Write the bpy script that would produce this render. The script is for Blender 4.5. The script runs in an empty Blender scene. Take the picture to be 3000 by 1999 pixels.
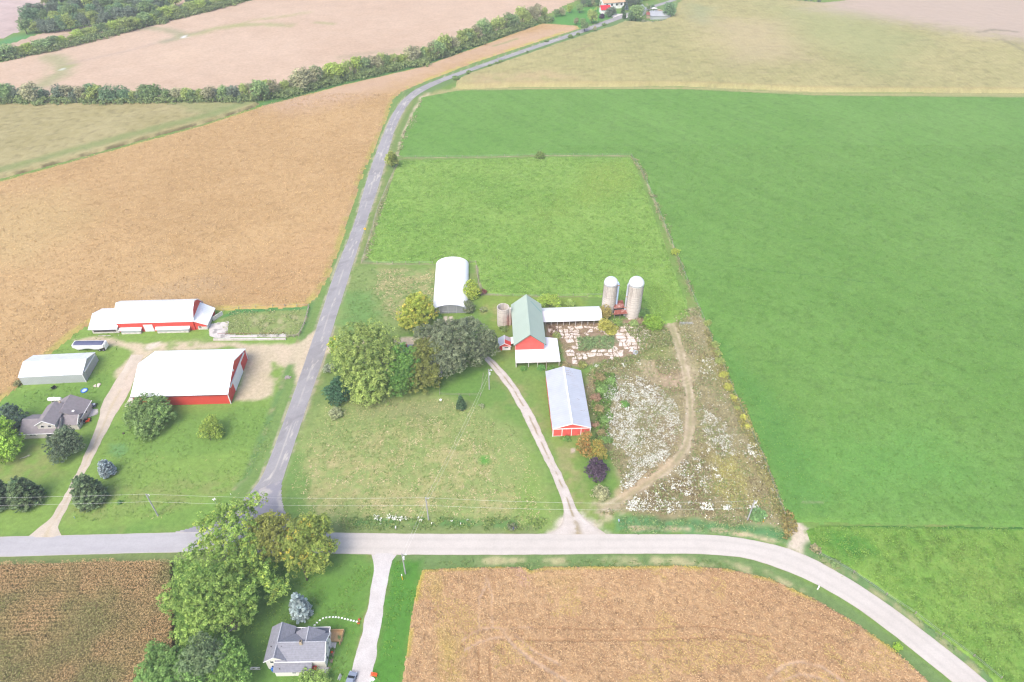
import bpy, math, random
import numpy as np
from mathutils import Vector, Matrix, Euler
R = math.radians
S = bpy.context.scene
COL = S.collection
rng = np.random.default_rng(7)
random.seed(7)
# ------------------------------------------------------------------ camera
CAM_H = 150.0
PITCH = math.atan(2000/2350)          # below the horizon
cd = bpy.data.cameras.new('camera'); cd.lens = 24.0; cd.sensor_width = 36.0; cd.clip_end = 6000; cd.clip_start = 1
cam = bpy.data.objects.new('camera', cd); COL.objects.link(cam)
cam.location = (0, 0, CAM_H); cam.rotation_euler = (math.pi/2-PITCH, 0, 0)
S.camera = cam
# ------------------------------------------------------------------ sky, sun, exposure
SUN_EL, SUN_AZ = 52.0, -150.0          # azimuth clockwise from +Y
w = bpy.data.worlds.new('World'); S.world = w; w.use_nodes = True
nt = w.node_tree; bg = nt.nodes['Background']
sky = nt.nodes.new('ShaderNodeTexSky'); sky.sky_type = 'NISHITA'; sky.sun_disc = False
sky.sun_elevation = R(SUN_EL); sky.sun_rotation = R(SUN_AZ); sky.altitude = 300
sky.air_density = 1.0; sky.dust_density = 5.0; sky.ozone_density = 1.0
nt.links.new(sky.outputs[0], bg.inputs[0]); bg.inputs[1].default_value = 0.15
sl = bpy.data.lights.new('sun', 'SUN'); sl.energy = 1.0; sl.angle = R(36); sl.color = (1.0, 0.93, 0.84)
sun = bpy.data.objects.new('sun', sl); COL.objects.link(sun)
sd_ = Vector((math.sin(R(SUN_AZ))*math.cos(R(SUN_EL)), math.cos(R(SUN_AZ))*math.cos(R(SUN_EL)), math.sin(R(SUN_EL))))
sun.rotation_euler = sd_.to_track_quat('Z', 'Y').to_euler(); sun.location = (-80, 60, 120)
S.view_settings.view_transform = 'Standard'; S.view_settings.look = 'None'
S.view_settings.exposure = 1.10; S.view_settings.gamma = 1.0
S.render.engine = 'CYCLES'
S.cycles.max_bounces = 5; S.cycles.diffuse_bounces = 3; S.cycles.volume_bounces = 0; S.cycles.transparent_max_bounces = 6
S.cycles.use_denoising = True
S.cycles.filter_width = 1.25
# ------------------------------------------------------------------ helpers: measured points of the photograph -> the ground
def G(u, v, z=0.0):
    a = (u-1500)/2000.0; b = (999.5-v)/2000.0
    dx, dy, dz = a, math.cos(PITCH)+b*math.sin(PITCH), -math.sin(PITCH)+b*math.cos(PITCH)
    t = (z-CAM_H)/dz
    return (dx*t, dy*t)
def depth(x, y, z=0):
    return y*math.cos(PITCH)-(z-CAM_H)*math.sin(PITCH)
def height_to(x, y, v):
    lo, hi = 0.0, 60.0
    for _ in range(40):
        m = (lo+hi)/2
        fw = y*math.cos(PITCH)-(m-CAM_H)*math.sin(PITCH); up = y*math.sin(PITCH)+(m-CAM_H)*math.cos(PITCH)
        if 999.5-2000*up/fw > v: lo = m
        else: hi = m
    return lo
def GP(pts, z=0): return [G(u, v, z) for u, v in pts]
def tile(x0, y0, s, pts): return [(x0+x/s, y0+y/s) for x, y in pts]
# ------------------------------------------------------------------ numpy noise and polygon distance
def _h(ix, iy, seed):
    n = (ix.astype(np.int64)*374761393+iy.astype(np.int64)*668265263+seed*1442695041) & 0xffffffff
    n = ((n ^ (n >> 13))*1274126177) & 0xffffffff
    return ((n ^ (n >> 16)) & 0xffffff)/float(0xffffff)
def vn(x, y, sc, seed=0):
    x = np.asarray(x)/sc; y = np.asarray(y)/sc
    ix = np.floor(x); iy = np.floor(y); fx = x-ix; fy = y-iy
    fx = fx*fx*(3-2*fx); fy = fy*fy*(3-2*fy)
    a = _h(ix, iy, seed); b = _h(ix+1, iy, seed); c = _h(ix, iy+1, seed); d = _h(ix+1, iy+1, seed)
    return (a*(1-fx)+b*fx)*(1-fy)+(c*(1-fx)+d*fx)*fy
def fbm(x, y, sc, seed=0, o=3):
    t = 0; w = 1.0; tot = 0
    for k in range(o):
        t = t+w*vn(x, y, sc/2**k, seed+17*k); tot += w; w *= .55
    return t/tot
def sstep(a, b, x):
    t = np.clip((x-a)/(b-a), 0, 1); return t*t*(3-2*t)
def seg_d(x, y, P, closed=True):
    P = np.asarray(P, float); n = len(P); best = np.full(x.shape, 1e18)
    for i in range(n if closed else n-1):
        ax, ay = P[i]; bx, by = P[(i+1) % n]; dx, dy = bx-ax, by-ay; L = dx*dx+dy*dy+1e-12
        t = np.clip(((x-ax)*dx+(y-ay)*dy)/L, 0, 1)
        best = np.minimum(best, (x-ax-t*dx)**2+(y-ay-t*dy)**2)
    return np.sqrt(best)
def inside(x, y, P):
    P = np.asarray(P, float); n = len(P); c = np.zeros(x.shape, bool)
    for i in range(n):
        ax, ay = P[i]; bx, by = P[(i+1) % n]
        if ay == by: continue
        k = ((ay > y) != (by > y)) & (x < (bx-ax)*(y-ay)/(by-ay)+ax); c ^= k
    return c
def sdist(x, y, P):
    d = seg_d(x, y, P); return np.where(inside(x, y, P), d, -d)
# ------------------------------------------------------------------ materials
def _new(name):
    m = bpy.data.materials.new(name); m.use_nodes = True
    nt = m.node_tree; nt.nodes.clear(); o = nt.nodes.new('ShaderNodeOutputMaterial')
    return m, nt, o
def m_tint(name, nscale=2.0, namt=.35, rough=1.0, spec=.1, trans=0.0, detail=4.0, bump=0.0, nscale2=None, namt2=0.0):
    m, nt, o = _new(name); N = nt.nodes.new; L = nt.links.new
    at = N('ShaderNodeAttribute'); at.attribute_name = 'tint'
    tc = N('ShaderNodeTexCoord')
    def mul(col, sc, amt):
        nz = N('ShaderNodeTexNoise'); nz.inputs['Scale'].default_value = sc; nz.inputs['Detail'].default_value = detail; nz.inputs['Roughness'].default_value = .65
        L(tc.outputs['Object'], nz.inputs['Vector'])
        mr = N('ShaderNodeMapRange'); mr.inputs[1].default_value = .3; mr.inputs[2].default_value = .7
        mr.inputs[3].default_value = 1-amt; mr.inputs[4].default_value = 1+amt; L(nz.outputs[0], mr.inputs[0])
        mx = N('ShaderNodeVectorMath'); mx.operation = 'SCALE'; L(col, mx.inputs[0]); L(mr.outputs[0], mx.inputs['Scale'])
        return mx.outputs[0], nz
    c, nz = mul(at.outputs['Color'], nscale, namt)
    if nscale2: c, _ = mul(c, nscale2, namt2)
    p = N('ShaderNodeBsdfPrincipled'); p.inputs['Roughness'].default_value = rough; p.inputs['Specular IOR Level'].default_value = spec
    L(c, p.inputs['Base Color'])
    if bump:
        b = N('ShaderNodeBump'); b.inputs['Strength'].default_value = bump; b.inputs['Distance'].default_value = .1
        L(nz.outputs[0], b.inputs['Height']); L(b.outputs[0], p.inputs['Normal'])
    out = p.outputs[0]
    if trans:
        t = N('ShaderNodeBsdfTranslucent'); L(c, t.inputs[0]); mx = N('ShaderNodeMixShader'); mx.inputs[0].default_value = trans
        L(out, mx.inputs[1]); L(t.outputs[0], mx.inputs[2]); out = mx.outputs[0]
    L(out, o.inputs[0]); return m
def m_col(name, col, rough=.8, spec=.3, var=.12, scale=.6, rib=0.0, ribw=.9, metal=0.0, stain=None, stain_amt=.0, stain_scale=.4, bump=0.0, axis='X', sscale=(1,1,1)):
    m, nt, o = _new(name); N = nt.nodes.new; L = nt.links.new
    tc = N('ShaderNodeTexCoord')
    nz = N('ShaderNodeTexNoise'); nz.inputs['Scale'].default_value = scale; nz.inputs['Detail'].default_value = 6; L(tc.outputs['Object'], nz.inputs['Vector'])
    mr = N('ShaderNodeMapRange'); mr.inputs[1].default_value = .3; mr.inputs[2].default_value = .7; mr.inputs[3].default_value = 1-var; mr.inputs[4].default_value = 1+var
    L(nz.outputs[0], mr.inputs[0])
    rgb = N('ShaderNodeRGB'); rgb.outputs[0].default_value = (*col, 1)
    c = rgb.outputs[0]
    if stain:
        mp = N('ShaderNodeMapping'); mp.inputs['Scale'].default_value = sscale; L(tc.outputs['Object'], mp.inputs[0])
        n2 = N('ShaderNodeTexNoise'); n2.inputs['Scale'].default_value = stain_scale; n2.inputs['Detail'].default_value = 8; n2.inputs['Roughness'].default_value = .7; L(mp.outputs[0], n2.inputs['Vector'])
        m2 = N('ShaderNodeMapRange'); m2.inputs[1].default_value = .5; m2.inputs[2].default_value = .68; m2.inputs[4].default_value = stain_amt; L(n2.outputs[0], m2.inputs[0])
        mx = N('ShaderNodeMix'); mx.data_type = 'RGBA'; L(m2.outputs[0], mx.inputs[0]); L(c, mx.inputs[6]); mx.inputs[7].default_value = (*stain, 1); c = mx.outputs[2]
    sc = N('ShaderNodeVectorMath'); sc.operation = 'SCALE'; L(c, sc.inputs[0]); L(mr.outputs[0], sc.inputs['Scale']); c = sc.outputs[0]
    p = N('ShaderNodeBsdfPrincipled'); p.inputs['Roughness'].default_value = rough; p.inputs['Specular IOR Level'].default_value = spec; p.inputs['Metallic'].default_value = metal
    if rib:
        wv = N('ShaderNodeTexWave'); wv.wave_type = 'BANDS'; wv.bands_direction = axis; wv.inputs['Scale'].default_value = .314/ribw
        L(tc.outputs['Object'], wv.inputs[0]); pw = N('ShaderNodeMath'); pw.operation = 'POWER'; pw.inputs[1].default_value = 6; L(wv.outputs[1], pw.inputs[0])
        m3 = N('ShaderNodeMapRange'); m3.inputs[3].default_value = 1; m3.inputs[4].default_value = 1-rib; L(pw.outputs[0], m3.inputs[0])
        s3 = N('ShaderNodeVectorMath'); s3.operation = 'SCALE'; L(c, s3.inputs[0]); L(m3.outputs[0], s3.inputs['Scale']); c = s3.outputs[0]
        bp = N('ShaderNodeBump'); bp.inputs['Strength'].default_value = .4; bp.inputs['Distance'].default_value = .05; L(pw.outputs[0], bp.inputs['Height']); L(bp.outputs[0], p.inputs['Normal'])
    L(c, p.inputs['Base Color']); L(p.outputs[0], o.inputs[0]); return m
M = {}
M['ground'] = m_tint('grass_ground', .9, .16, 1, .05, nscale2=6.0, namt2=.22)
M['crop'] = m_tint('crop', 1.6, .16, 1, .05, nscale2=4.0, namt2=.14)
M['farcrop'] = m_tint('far_crop', .5, .10, 1, .05, nscale2=.08, namt2=.05)
M['leaf'] = m_tint('leaves', 3.0, .12, .75, .25, trans=.22)
M['blade'] = m_tint('plant_blades', 4.0, .12, .9, .1, trans=.2)
M['asphalt'] = m_tint('asphalt', 2.5, .06, .9, .2, nscale2=.35, namt2=.05)
M['gravel'] = m_tint('gravel', 5.0, .14, 1, .1, nscale2=.5, namt2=.08)
M['bark'] = m_col('bark', (.10,.085,.07), 1, .1, .3, 3)
M['deadwood'] = m_col('dead_wood', (.34,.32,.30), 1, .1, .2, 3)
M['roof_white'] = m_col('white_painted_metal_roof', (.77,.79,.81), .45, .4, .02, .25, rib=.05, ribw=.9)
M['roof_white_y'] = m_col('white_painted_metal', (.80,.82,.84), .45, .4, .02, .25, rib=.05, ribw=.9, axis='Y')
M['white'] = m_col('white_trim', (.80,.80,.80), .6, .3, .04, 1)
M['white_dirty'] = m_col('weathered_white_wood', (.62,.60,.57), .9, .2, .12, 1, stain=(.32,.24,.19), stain_amt=.7, stain_scale=1.2)
M['red'] = m_col('red_painted_steel', (.62,.070,.052), .55, .3, .05, .3, rib=.10, ribw=.3)
M['red_y'] = m_col('red_painted_steel_end', (.62,.070,.052), .55, .3, .05, .3, rib=.10, ribw=.3, axis='Y')
M['red_old'] = m_col('faded_red_boards', (.70,.115,.095), .8, .2, .10, .5, rib=.12, ribw=.35)
M['galv'] = m_col('galvanised_roof', (.44,.47,.53), .4, .5, .06, .35, rib=.06, ribw=.8, stain=(.30,.26,.24), stain_amt=.35, stain_scale=.25)
M['galv_y'] = m_col('galvanised_sheet', (.43,.46,.52), .45, .5, .06, .35, rib=.06, ribw=.8, axis='Y', stain=(.36,.33,.31), stain_amt=.25, stain_scale=.3)
M['greywall'] = m_col('grey_sheet_wall', (.40,.43,.44), .5, .4, .05, .4, rib=.12, ribw=.5)
M['greywall_y'] = m_col('grey_sheet_end_wall', (.38,.40,.41), .5, .4, .05, .4, rib=.12, ribw=.5, axis='Y')
M['roof_green'] = m_col('sage_green_metal_roof', (.37,.455,.385), .5, .4, .03, .3, rib=.10, ribw=.7, axis='Y')
M['green_trim'] = m_col('dark_green_trim', (.13,.22,.17), .6, .3, .05, 1)
M['green_patch'] = m_col('green_translucent_panel', (.19,.34,.32), .5, .4, .05, 1)
M['shingle'] = m_col('grey_shingles', (.235,.24,.275), 1, .15, .12, 2.2, rib=.10, ribw=.35, axis='Y')
M['shingle_brown'] = m_col('grey_brown_shingles', (.235,.215,.225), 1, .15, .10, 1.2, rib=.07, ribw=.35, axis='Y')
M['ridge'] = m_col('ridge_shingles', (.36,.37,.40), 1, .15, .25, 3)
M['siding'] = m_col('white_siding', (.70,.68,.63), .7, .25, .04, .6)
M['siding_beige'] = m_col('beige_siding', (.52,.49,.46), .7, .25, .05, .6)
M['tan'] = m_col('tan_block', (.42,.34,.25), .9, .2, .12, 2)
M['glass'] = m_col('window_glass', (.03,.035,.045), .12, .6, .1, .5)
M['black'] = m_col('black_rubber', (.02,.02,.022), .8, .3, .1, 1)
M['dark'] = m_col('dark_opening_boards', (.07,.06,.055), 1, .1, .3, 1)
M['conc'] = m_col('silo_concrete', (.57,.53,.48), .95, .15, .08, 1.5, stain=(.27,.22,.19), stain_amt=.5, stain_scale=.5, sscale=(1.6,1.6,.18))
M['concpad'] = m_col('concrete_pad', (.56,.53,.50), .95, .15, .08, .8, stain=(.28,.22,.17), stain_amt=.5, stain_scale=.6)
M['band'] = m_col('steel_hoop', (.17,.14,.12), .8, .3, .25, 1.5)
M['dome'] = m_col('silo_dome_sheet', (.68,.70,.73), .4, .5, .05, .5)
M['rust'] = m_col('rusty_sheet_roof', (.26,.085,.06), .85, .2, .25, .8, rib=.3, ribw=.5, stain=(.45,.38,.36), stain_amt=.8, stain_scale=.8)
M['blue'] = m_col('light_blue_pipe', (.42,.55,.72), .5, .4, .05, 1)
M['orange'] = m_col('orange_enamel', (.75,.10,.02), .4, .5, .05, 1)
M['enamel_red'] = m_col('red_enamel', (.52,.02,.03), .4, .5, .05, 1)
M['yellow'] = m_col('yellow_sign_face', (.85,.50,.02), .6, .3, .03, 1)
M['navy'] = m_col('navy_tarp', (.085,.095,.17), .6, .4, .12, .8)
M['brightblue'] = m_col('bright_blue_vinyl', (.03,.16,.60), .5, .4, .05, 1)
M['deck'] = m_col('deck_boards', (.50,.33,.17), .9, .2, .10, 1.5, rib=.2, ribw=.25)
M['post'] = m_col('weathered_post', (.33,.29,.25), 1, .1, .2, 3)
M['pole'] = m_col('utility_pole_wood', (.36,.36,.37), .95, .15, .12, 2)
M['wire'] = m_col('aluminium_wire', (.75,.75,.72), .5, .5, .03, 1)
M['brick'] = m_col('red_brick', (.28,.08,.05), .95, .15, .2, 4)
M['mulch'] = m_col('mulch_bed', (.17,.10,.07), 1, .1, .3, 3)
M['steel'] = m_col('dull_steel', (.30,.31,.33), .5, .5, .08, 1)
M['greyblue'] = m_col('grey_blue_car_paint', (.22,.26,.33), .35, .5, .04, 1)
M['tanroof'] = m_col('tan_roof', (.50,.33,.22), .9, .2, .08, 1)
# ------------------------------------------------------------------ object helpers
def tag(o, label=None, cat=None, group=None, kind=None):
    if label: o['label'] = label
    if cat: o['category'] = cat
    if group: o['group'] = group
    if kind: o['kind'] = kind
    return o
def link(o, parent=None):
    COL.objects.link(o)
    if parent: o.parent = parent
    return o
def fastmesh(name, V, F, mat, col=None, smooth=False):
    V = np.asarray(V, np.float32); F = np.asarray(F, np.int32); k = F.shape[1]
    me = bpy.data.meshes.new(name); me.vertices.add(len(V)); me.vertices.foreach_set('co', V.ravel())
    me.loops.add(F.size); me.loops.foreach_set('vertex_index', F.ravel())
    me.polygons.add(len(F)); me.polygons.foreach_set('loop_start', np.arange(0, F.size, k, dtype=np.int32))
    if smooth: me.polygons.foreach_set('use_smooth', np.ones(len(F), bool))
    if col is not None:
        a = me.color_attributes.new('tint', 'FLOAT_COLOR', 'POINT')
        c = np.ones((len(V), 4), np.float32); c[:, :3] = np.clip(col, .002, .95); a.data.foreach_set('color', c.ravel())
    me.materials.append(M[mat]); me.update(calc_edges=True); me.validate(); return me
def empty(name, loc=(0,0,0), rz=0.0):
    o = bpy.data.objects.new(name, None); o.empty_display_size = .5; o.location = loc; o.rotation_euler = (0, 0, rz); return link(o)
class MB:
    """collects simple shapes and links them as one mesh object"""
    def __init__(s): s.v = []; s.f = []
    def add(s, vs, fs):
        n = len(s.v); s.v += [tuple(v) for v in vs]; s.f += [tuple(i+n for i in f) for f in fs]; return s
    def box(s, x0, x1, y0, y1, z0, z1):
        return s.add([(x0,y0,z0),(x1,y0,z0),(x1,y1,z0),(x0,y1,z0),(x0,y0,z1),(x1,y0,z1),(x1,y1,z1),(x0,y1,z1)],
                     [(0,3,2,1),(4,5,6,7),(0,1,5,4),(1,2,6,5),(2,3,7,6),(3,0,4,7)])
    def slab(s, q, t=.12):
        q = [Vector(p) for p in q]; n = (q[1]-q[0]).cross(q[2]-q[0]).normalized()
        if n.z < 0: n = -n
        b = [p-n*t for p in q]; k = len(q)
        return s.add(q+b, [tuple(range(k)), tuple(range(2*k-1, k-1, -1))]+[(i, i+k, (i+1) % k+k, (i+1) % k) for i in range(k)])
    def bar(s, p, q, w=.1, h=None):
        p = Vector(p); q = Vector(q); h = h or w; d = (q-p).normalized()
        u = d.cross(Vector((0,0,1))) if abs(d.z) < .95 else Vector((1,0,0)); u.normalize(); v = d.cross(u).normalized()
        c = [(a*w/2, b*h/2) for a, b in ((-1,-1),(1,-1),(1,1),(-1,1))]
        return s.add([e+u*a+v*b for e in (p, q) for a, b in c], [(3,2,1,0),(4,5,6,7)]+[(i, (i+1) % 4, (i+1) % 4+4, i+4) for i in range(4)])
    def tube(s, p, q, r0, r1=None, n=10, cap=True):
        p = Vector(p); q = Vector(q); r1 = r0 if r1 is None else r1; d = (q-p).normalized()
        u = d.cross(Vector((0,0,1))) if abs(d.z) < .95 else Vector((1,0,0)); u.normalize(); v = d.cross(u).normalized()
        vs = []
        for e, r in ((p, r0), (q, r1)):
            vs += [e+u*(r*math.cos(2*math.pi*i/n))+v*(r*math.sin(2*math.pi*i/n)) for i in range(n)]
        fs = [(i, (i+1) % n, (i+1) % n+n, i+n) for i in range(n)]
        if cap: fs += [tuple(range(n-1, -1, -1)), tuple(range(n, 2*n))]
        return s.add(vs, fs)
    def lathe(s, prof, c=(0,0), n=28, close=False):
        vs = []; k = len(prof)
        for i in range(n):
            a = 2*math.pi*i/n
            vs += [(c[0]+r*math.cos(a), c[1]+r*math.sin(a), z) for r, z in prof]
        fs = [(i*k+j, ((i+1) % n)*k+j, ((i+1) % n)*k+j+1, i*k+j+1) for i in range(n) for j in range(k-1)]
        return s.add(vs, fs)
    def poly(s, pts): return s.add(pts, [tuple(range(len(pts)))])
    def build(s, name, mat, parent=None, smooth=False, label=None):
        me = bpy.data.meshes.new(name); me.from_pydata(s.v, [], s.f); me.materials.append(M[mat]); me.update()
        if smooth:
            for p in me.polygons: p.use_smooth = True
        o = bpy.data.objects.new(name, me); link(o, parent)
        if label: o['label'] = label
        return o
def wframe(parent, x0, x1, z0, z1, y, out=-1, name='window', glass='glass', fr='white', t=.07):
    """a window on a wall facing local -y (out=-1) or +y: frame mesh with its pane as sub-part"""
    o = out; m = MB(); a, b = sorted((y, y+o*.05))
    m.box(x0-t, x1+t, a, b, z1, z1+t).box(x0-t, x1+t, a, b, z0-t, z0).box(x0-t, x0, a, b, z0, z1).box(x1, x1+t, a, b, z0, z1)
    f = m.build(name, fr, parent); a, b = sorted((y+o*.005, y+o*.025))
    MB().box(x0, x1, a, b, z0, z1).build('pane', glass, f); return f
def wframe_x(parent, y0, y1, z0, z1, x, name='window', glass='glass', fr='white', t=.07):
    m = MB(); m.box(x, x+.05, y0-t, y1+t, z1, z1+t).box(x, x+.05, y0-t, y1+t, z0-t, z0).box(x, x+.05, y0-t, y0, z0, z1).box(x, x+.05, y1, y1+t, z0, z1)
    f = m.build(name, fr, parent); MB().box(x+.005, x+.025, y0, y1, z0, z1).build('pane', glass, f); return f
def gable_walls(m, x0, x1, y0, y1, he, hr, axis='x'):
    """closed prism walls; the ridge runs along axis"""
    if axis == 'x':
        ym = (y0+y1)/2
        v = [(x0,y0,0),(x1,y0,0),(x1,y1,0),(x0,y1,0),(x0,y0,he),(x1,y0,he),(x1,y1,he),(x0,y1,he),(x0,ym,hr),(x1,ym,hr)]
        f = [(0,1,5,4),(2,3,7,6),(1,2,6,9,5),(3,0,4,8,7)]
    else:
        xm = (x0+x1)/2
        v = [(x0,y0,0),(x1,y0,0),(x1,y1,0),(x0,y1,0),(x0,y0,he),(x1,y0,he),(x1,y1,he),(x0,y1,he),(xm,y0,hr),(xm,y1,hr)]
        f = [(1,2,6,5),(3,0,4,7),(0,1,5,8,4),(2,3,7,9,6)]
    return m.add(v, f)
def gable_roof(m, x0, x1, y0, y1, he, hr, axis='x', oh=.3, oe=.35, t=.12):
    if axis == 'x':
        ym = (y0+y1)/2; k = (hr-he)/(ym-y0); a, b = x0-oh, x1+oh; d = oe
        m.slab([(a,y0-d,he-k*d+t),(b,y0-d,he-k*d+t),(b,ym,hr+t),(a,ym,hr+t)], t).slab([(a,ym,hr+t),(b,ym,hr+t),(b,y1+d,he-k*d+t),(a,y1+d,he-k*d+t)], t)
    else:
        xm = (x0+x1)/2; k = (hr-he)/(xm-x0); a, b = y0-oh, y1+oh; d = oe
        m.slab([(x0-d,a,he-k*d+t),(xm,a,hr+t),(xm,b,hr+t),(x0-d,b,he-k*d+t)], t).slab([(xm,a,hr+t),(x1+d,a,he-k*d+t),(x1+d,b,he-k*d+t),(xm,b,hr+t)], t)
    return m
ORD = ['first','second','third','fourth','fifth','sixth','seventh','eighth','ninth','tenth','eleventh','twelfth','thirteenth','fourteenth','fifteenth','sixteenth','seventeenth','eighteenth','nineteenth','twentieth']
ORD += ['twenty-'+w for w in ORD[:9]]+['thirtieth']+['thirty-'+w for w in ORD[:9]]+['fortieth']+['forty-'+w for w in ORD[:9]]+['fiftieth']+['fifty-'+w for w in ORD[:9]]
# ================================================================== GROUND
def axis_pts(a, b, c, d, fine, coarse, lo, hi):
    mid = np.arange(b, c, fine); L = np.arange(a, b, coarse); H = np.arange(c, d, coarse)
    return np.concatenate([[lo, (lo+a)/2], L, mid, H, [d, (hi+d)/2, hi]])
GX = axis_pts(-520, -190, 215, 560, .62, 5.0, -4000, 4000)
GY = axis_pts(-60, 40, 345, 760, .62, 5.0, -1500, 5500)
X, Y = np.meshgrid(GX, GY); X = X.ravel(); Y = Y.ravel()
GC = np.empty((len(X), 3))
def base_grass(x, y):
    a = np.array([.155,.242,.058]); b = np.array([.115,.215,.050]); c = np.array([.20,.225,.075])
    n = fbm(x, y, 22, 3)[:, None]; n2 = fbm(x, y, 5, 5)[:, None]
    col = a*(1-n)+b*n; k = sstep(.52, .75, n2)*.5
    return col*(1-k)+c*k
GC[:] = base_grass(X, Y)
def blendmask(idx, m, col, var=.10, seed=0):
    c = np.array(col)[None, :]*(1+var*2*(fbm(X[idx], Y[idx], 1.8, seed+9)-.5))[:, None]
    GC[idx] = GC[idx]*(1-m[:, None])+c*m[:, None]
def paint(pts, col, soft=1.0, brk=0.0, bs=2.0, alpha=1.0, seed=1, world=False, var=.10):
    P = np.array(pts if world else GP(pts)); lo = P.min(0)-soft*2-2; hi = P.max(0)+soft*2+2
    idx = np.where((X > lo[0]) & (X < hi[0]) & (Y > lo[1]) & (Y < hi[1]))[0]
    if not len(idx): return
    d = sdist(X[idx], Y[idx], P)+(fbm(X[idx], Y[idx], 3.0, seed+3)-.5)*soft*2
    m = sstep(-soft, soft, d)
    if brk: m = m*sstep(brk-.16, brk+.16, fbm(X[idx], Y[idx], bs, seed+5, 4))
    blendmask(idx, m*alpha, col, var, seed)
def paint_line(pts, col, wd=1.0, soft=.4, brk=0.0, bs=2.0, alpha=1.0, seed=1, world=False, var=.10):
    P = np.array(pts if world else GP(pts)); lo = P.min(0)-wd-2; hi = P.max(0)+wd+2
    idx = np.where((X > lo[0]) & (X < hi[0]) & (Y > lo[1]) & (Y < hi[1]))[0]
    if not len(idx): return
    d = wd/2-seg_d(X[idx], Y[idx], P, False)+(fbm(X[idx], Y[idx], 2.0, seed+3)-.5)*soft*1.5
    m = sstep(-soft, soft, d)
    if brk: m = m*sstep(brk-.16, brk+.16, fbm(X[idx], Y[idx], bs, seed+5, 4))
    blendmask(idx, m*alpha, col, var, seed)
def offset_line(pts, d):
    P = np.array(pts, float); T = np.gradient(P, axis=0); T /= np.linalg.norm(T, axis=1)[:, None]+1e-9
    return P+np.stack([-T[:, 1], T[:, 0]], 1)*d
LAWN = (.168,.268,.060); LUSH = (.115,.225,.048); DRYG = (.22,.225,.090); TAN = (.47,.37,.22); STRAW = (.42,.36,.20); SAND = (.47,.395,.285); VERGE = (.140,.225,.065)
# left farmstead lawns
paint([(0,1170),(150,1020),(260,940),(700,900),(930,880),(930,1040),(820,1330),(740,1440),(590,1540),(0,1560),(-120,1560),(-120,1250)], LAWN, 2)
paint([(30,1150),(330,1090),(330,1180),(250,1240),(60,1260),(-20,1220)], LUSH, 3, alpha=.6)
paint([(330,1250),(620,1190),(820,1190),(800,1300),(560,1330),(300,1350)], LUSH, 3, alpha=.5, seed=4)
paint([(30,1300),(150,1310),(170,1400),(40,1420),(-60,1400),(-60,1340)], DRYG, 3, brk=.45, alpha=.6, seed=6)
paint([(250,1450),(560,1400),(700,1380),(640,1460),(420,1500),(210,1520)], DRYG, 4, brk=.45, alpha=.5, seed=8)
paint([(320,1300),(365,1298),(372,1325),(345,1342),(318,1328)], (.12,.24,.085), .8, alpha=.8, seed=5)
paint_line([(790,1345),(760,1400),(700,1460),(600,1500),(400,1548)], LUSH, 5, 1.5, alpha=.5)
# farmyard dirt
paint([(215,995),(300,985),(420,1010),(560,995),(700,1008),(860,1015),(900,985),(935,990),(900,1060),(880,1110),(860,1090),(800,1062),(790,1100),(800,1160),(740,1175),(690,1172),(716,1060),(690,1012),(560,1025),(450,1030),(400,1080),(350,1130),(340,1085),(375,1050),(390,1030),(330,1012),(225,1006)], SAND, 1.2, alpha=.95, seed=11)
paint([(720,1050),(830,1045),(850,1085),(810,1130),(760,1170),(700,1165)], (.42,.36,.24), 2, brk=.5, bs=2.5, alpha=.6, seed=12)
paint([(360,985),(520,1000),(640,992),(620,1010),(500,1022),(400,1030)], LAWN, 1.0, brk=.52, bs=3, alpha=.75, seed=13)
paint([(865,1065),(872,1130),(855,1170),(820,1190),(800,1180),(820,1130),(840,1090)], LAWN, 1, alpha=.9, seed=14)
paint([(835,1104),(850,1100),(852,1112),(838,1114)], (.42,.36,.34), .5)
paint([(275,948),(420,975),(600,968),(700,985),(700,1000),(600,1004),(400,992),(300,975),(200,990)], LAWN, 1, alpha=.7, seed=15)
paint([(425,1008),(470,1000),(475,1012),(440,1026),(425,1022)], (.52,.46,.38), .8)
# pen right of the white barn: coarse dry grass
paint([(640,935),(690,912),(905,902),(893,950),(870,985),(838,990),(660,982),(665,945)], (.19,.245,.080), 1, seed=21)
paint([(740,930),(890,915),(880,975),(760,975)], (.33,.31,.17), 2, brk=.53, bs=2.2, alpha=.8, seed=22)
paint([(640,935),(690,905),(905,898),(905,906),(700,918)], (.07,.20,.06), .8)
# strips beside the side road
ROADL = [(731,1446),(765,1405),(795,1333),(846,1194),(897,1049),(935,939),(982,790),(1036,667),(1066,553),(1100,451),(1127.5,383),(1157,319),(1187,285),(1221,259),(1298,227),(1383,198),(1468,168),(1553,138),(1667,100),(1744,72),(1829,40),(1876,28),(1906,18),(1974,-2),(2040,-30)]
ROADR = [(829,1405),(852,1333),(914,1147),(952,1037),(1000,882),(1068,667),(1108,553),(1136,451),(1155,383),(1174,340),(1200,298),(1238,268),(1306,236),(1383,208),(1468,178),(1553,148),(1680,106),(1765,76),(1842,47),(1888,34),(1915,23),(1990,-1),(2052,-27)]
rl = GP(ROADL); rr = GP(ROADR)
paint_line(offset_line(rl, 2.6), VERGE, 5.5, 1, world=True, seed=31)
paint_line(offset_line(rr, -3.0), (.135,.205,.060), 6.5, 1, world=True, seed=32)
paint_line(offset_line(rl, 4.6), (.10,.20,.065), 1.8, .8, world=True, seed=33, alpha=.6)
paint_line(offset_line(rl, 4.9), (.38,.30,.18), 1.2, .8, brk=.6, bs=4, world=True, seed=34, alpha=.8)
paint_line(offset_line(rr, -1.2), (.24,.25,.10), 2.0, .8, brk=.5, world=True, seed=35, alpha=.6)
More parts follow.
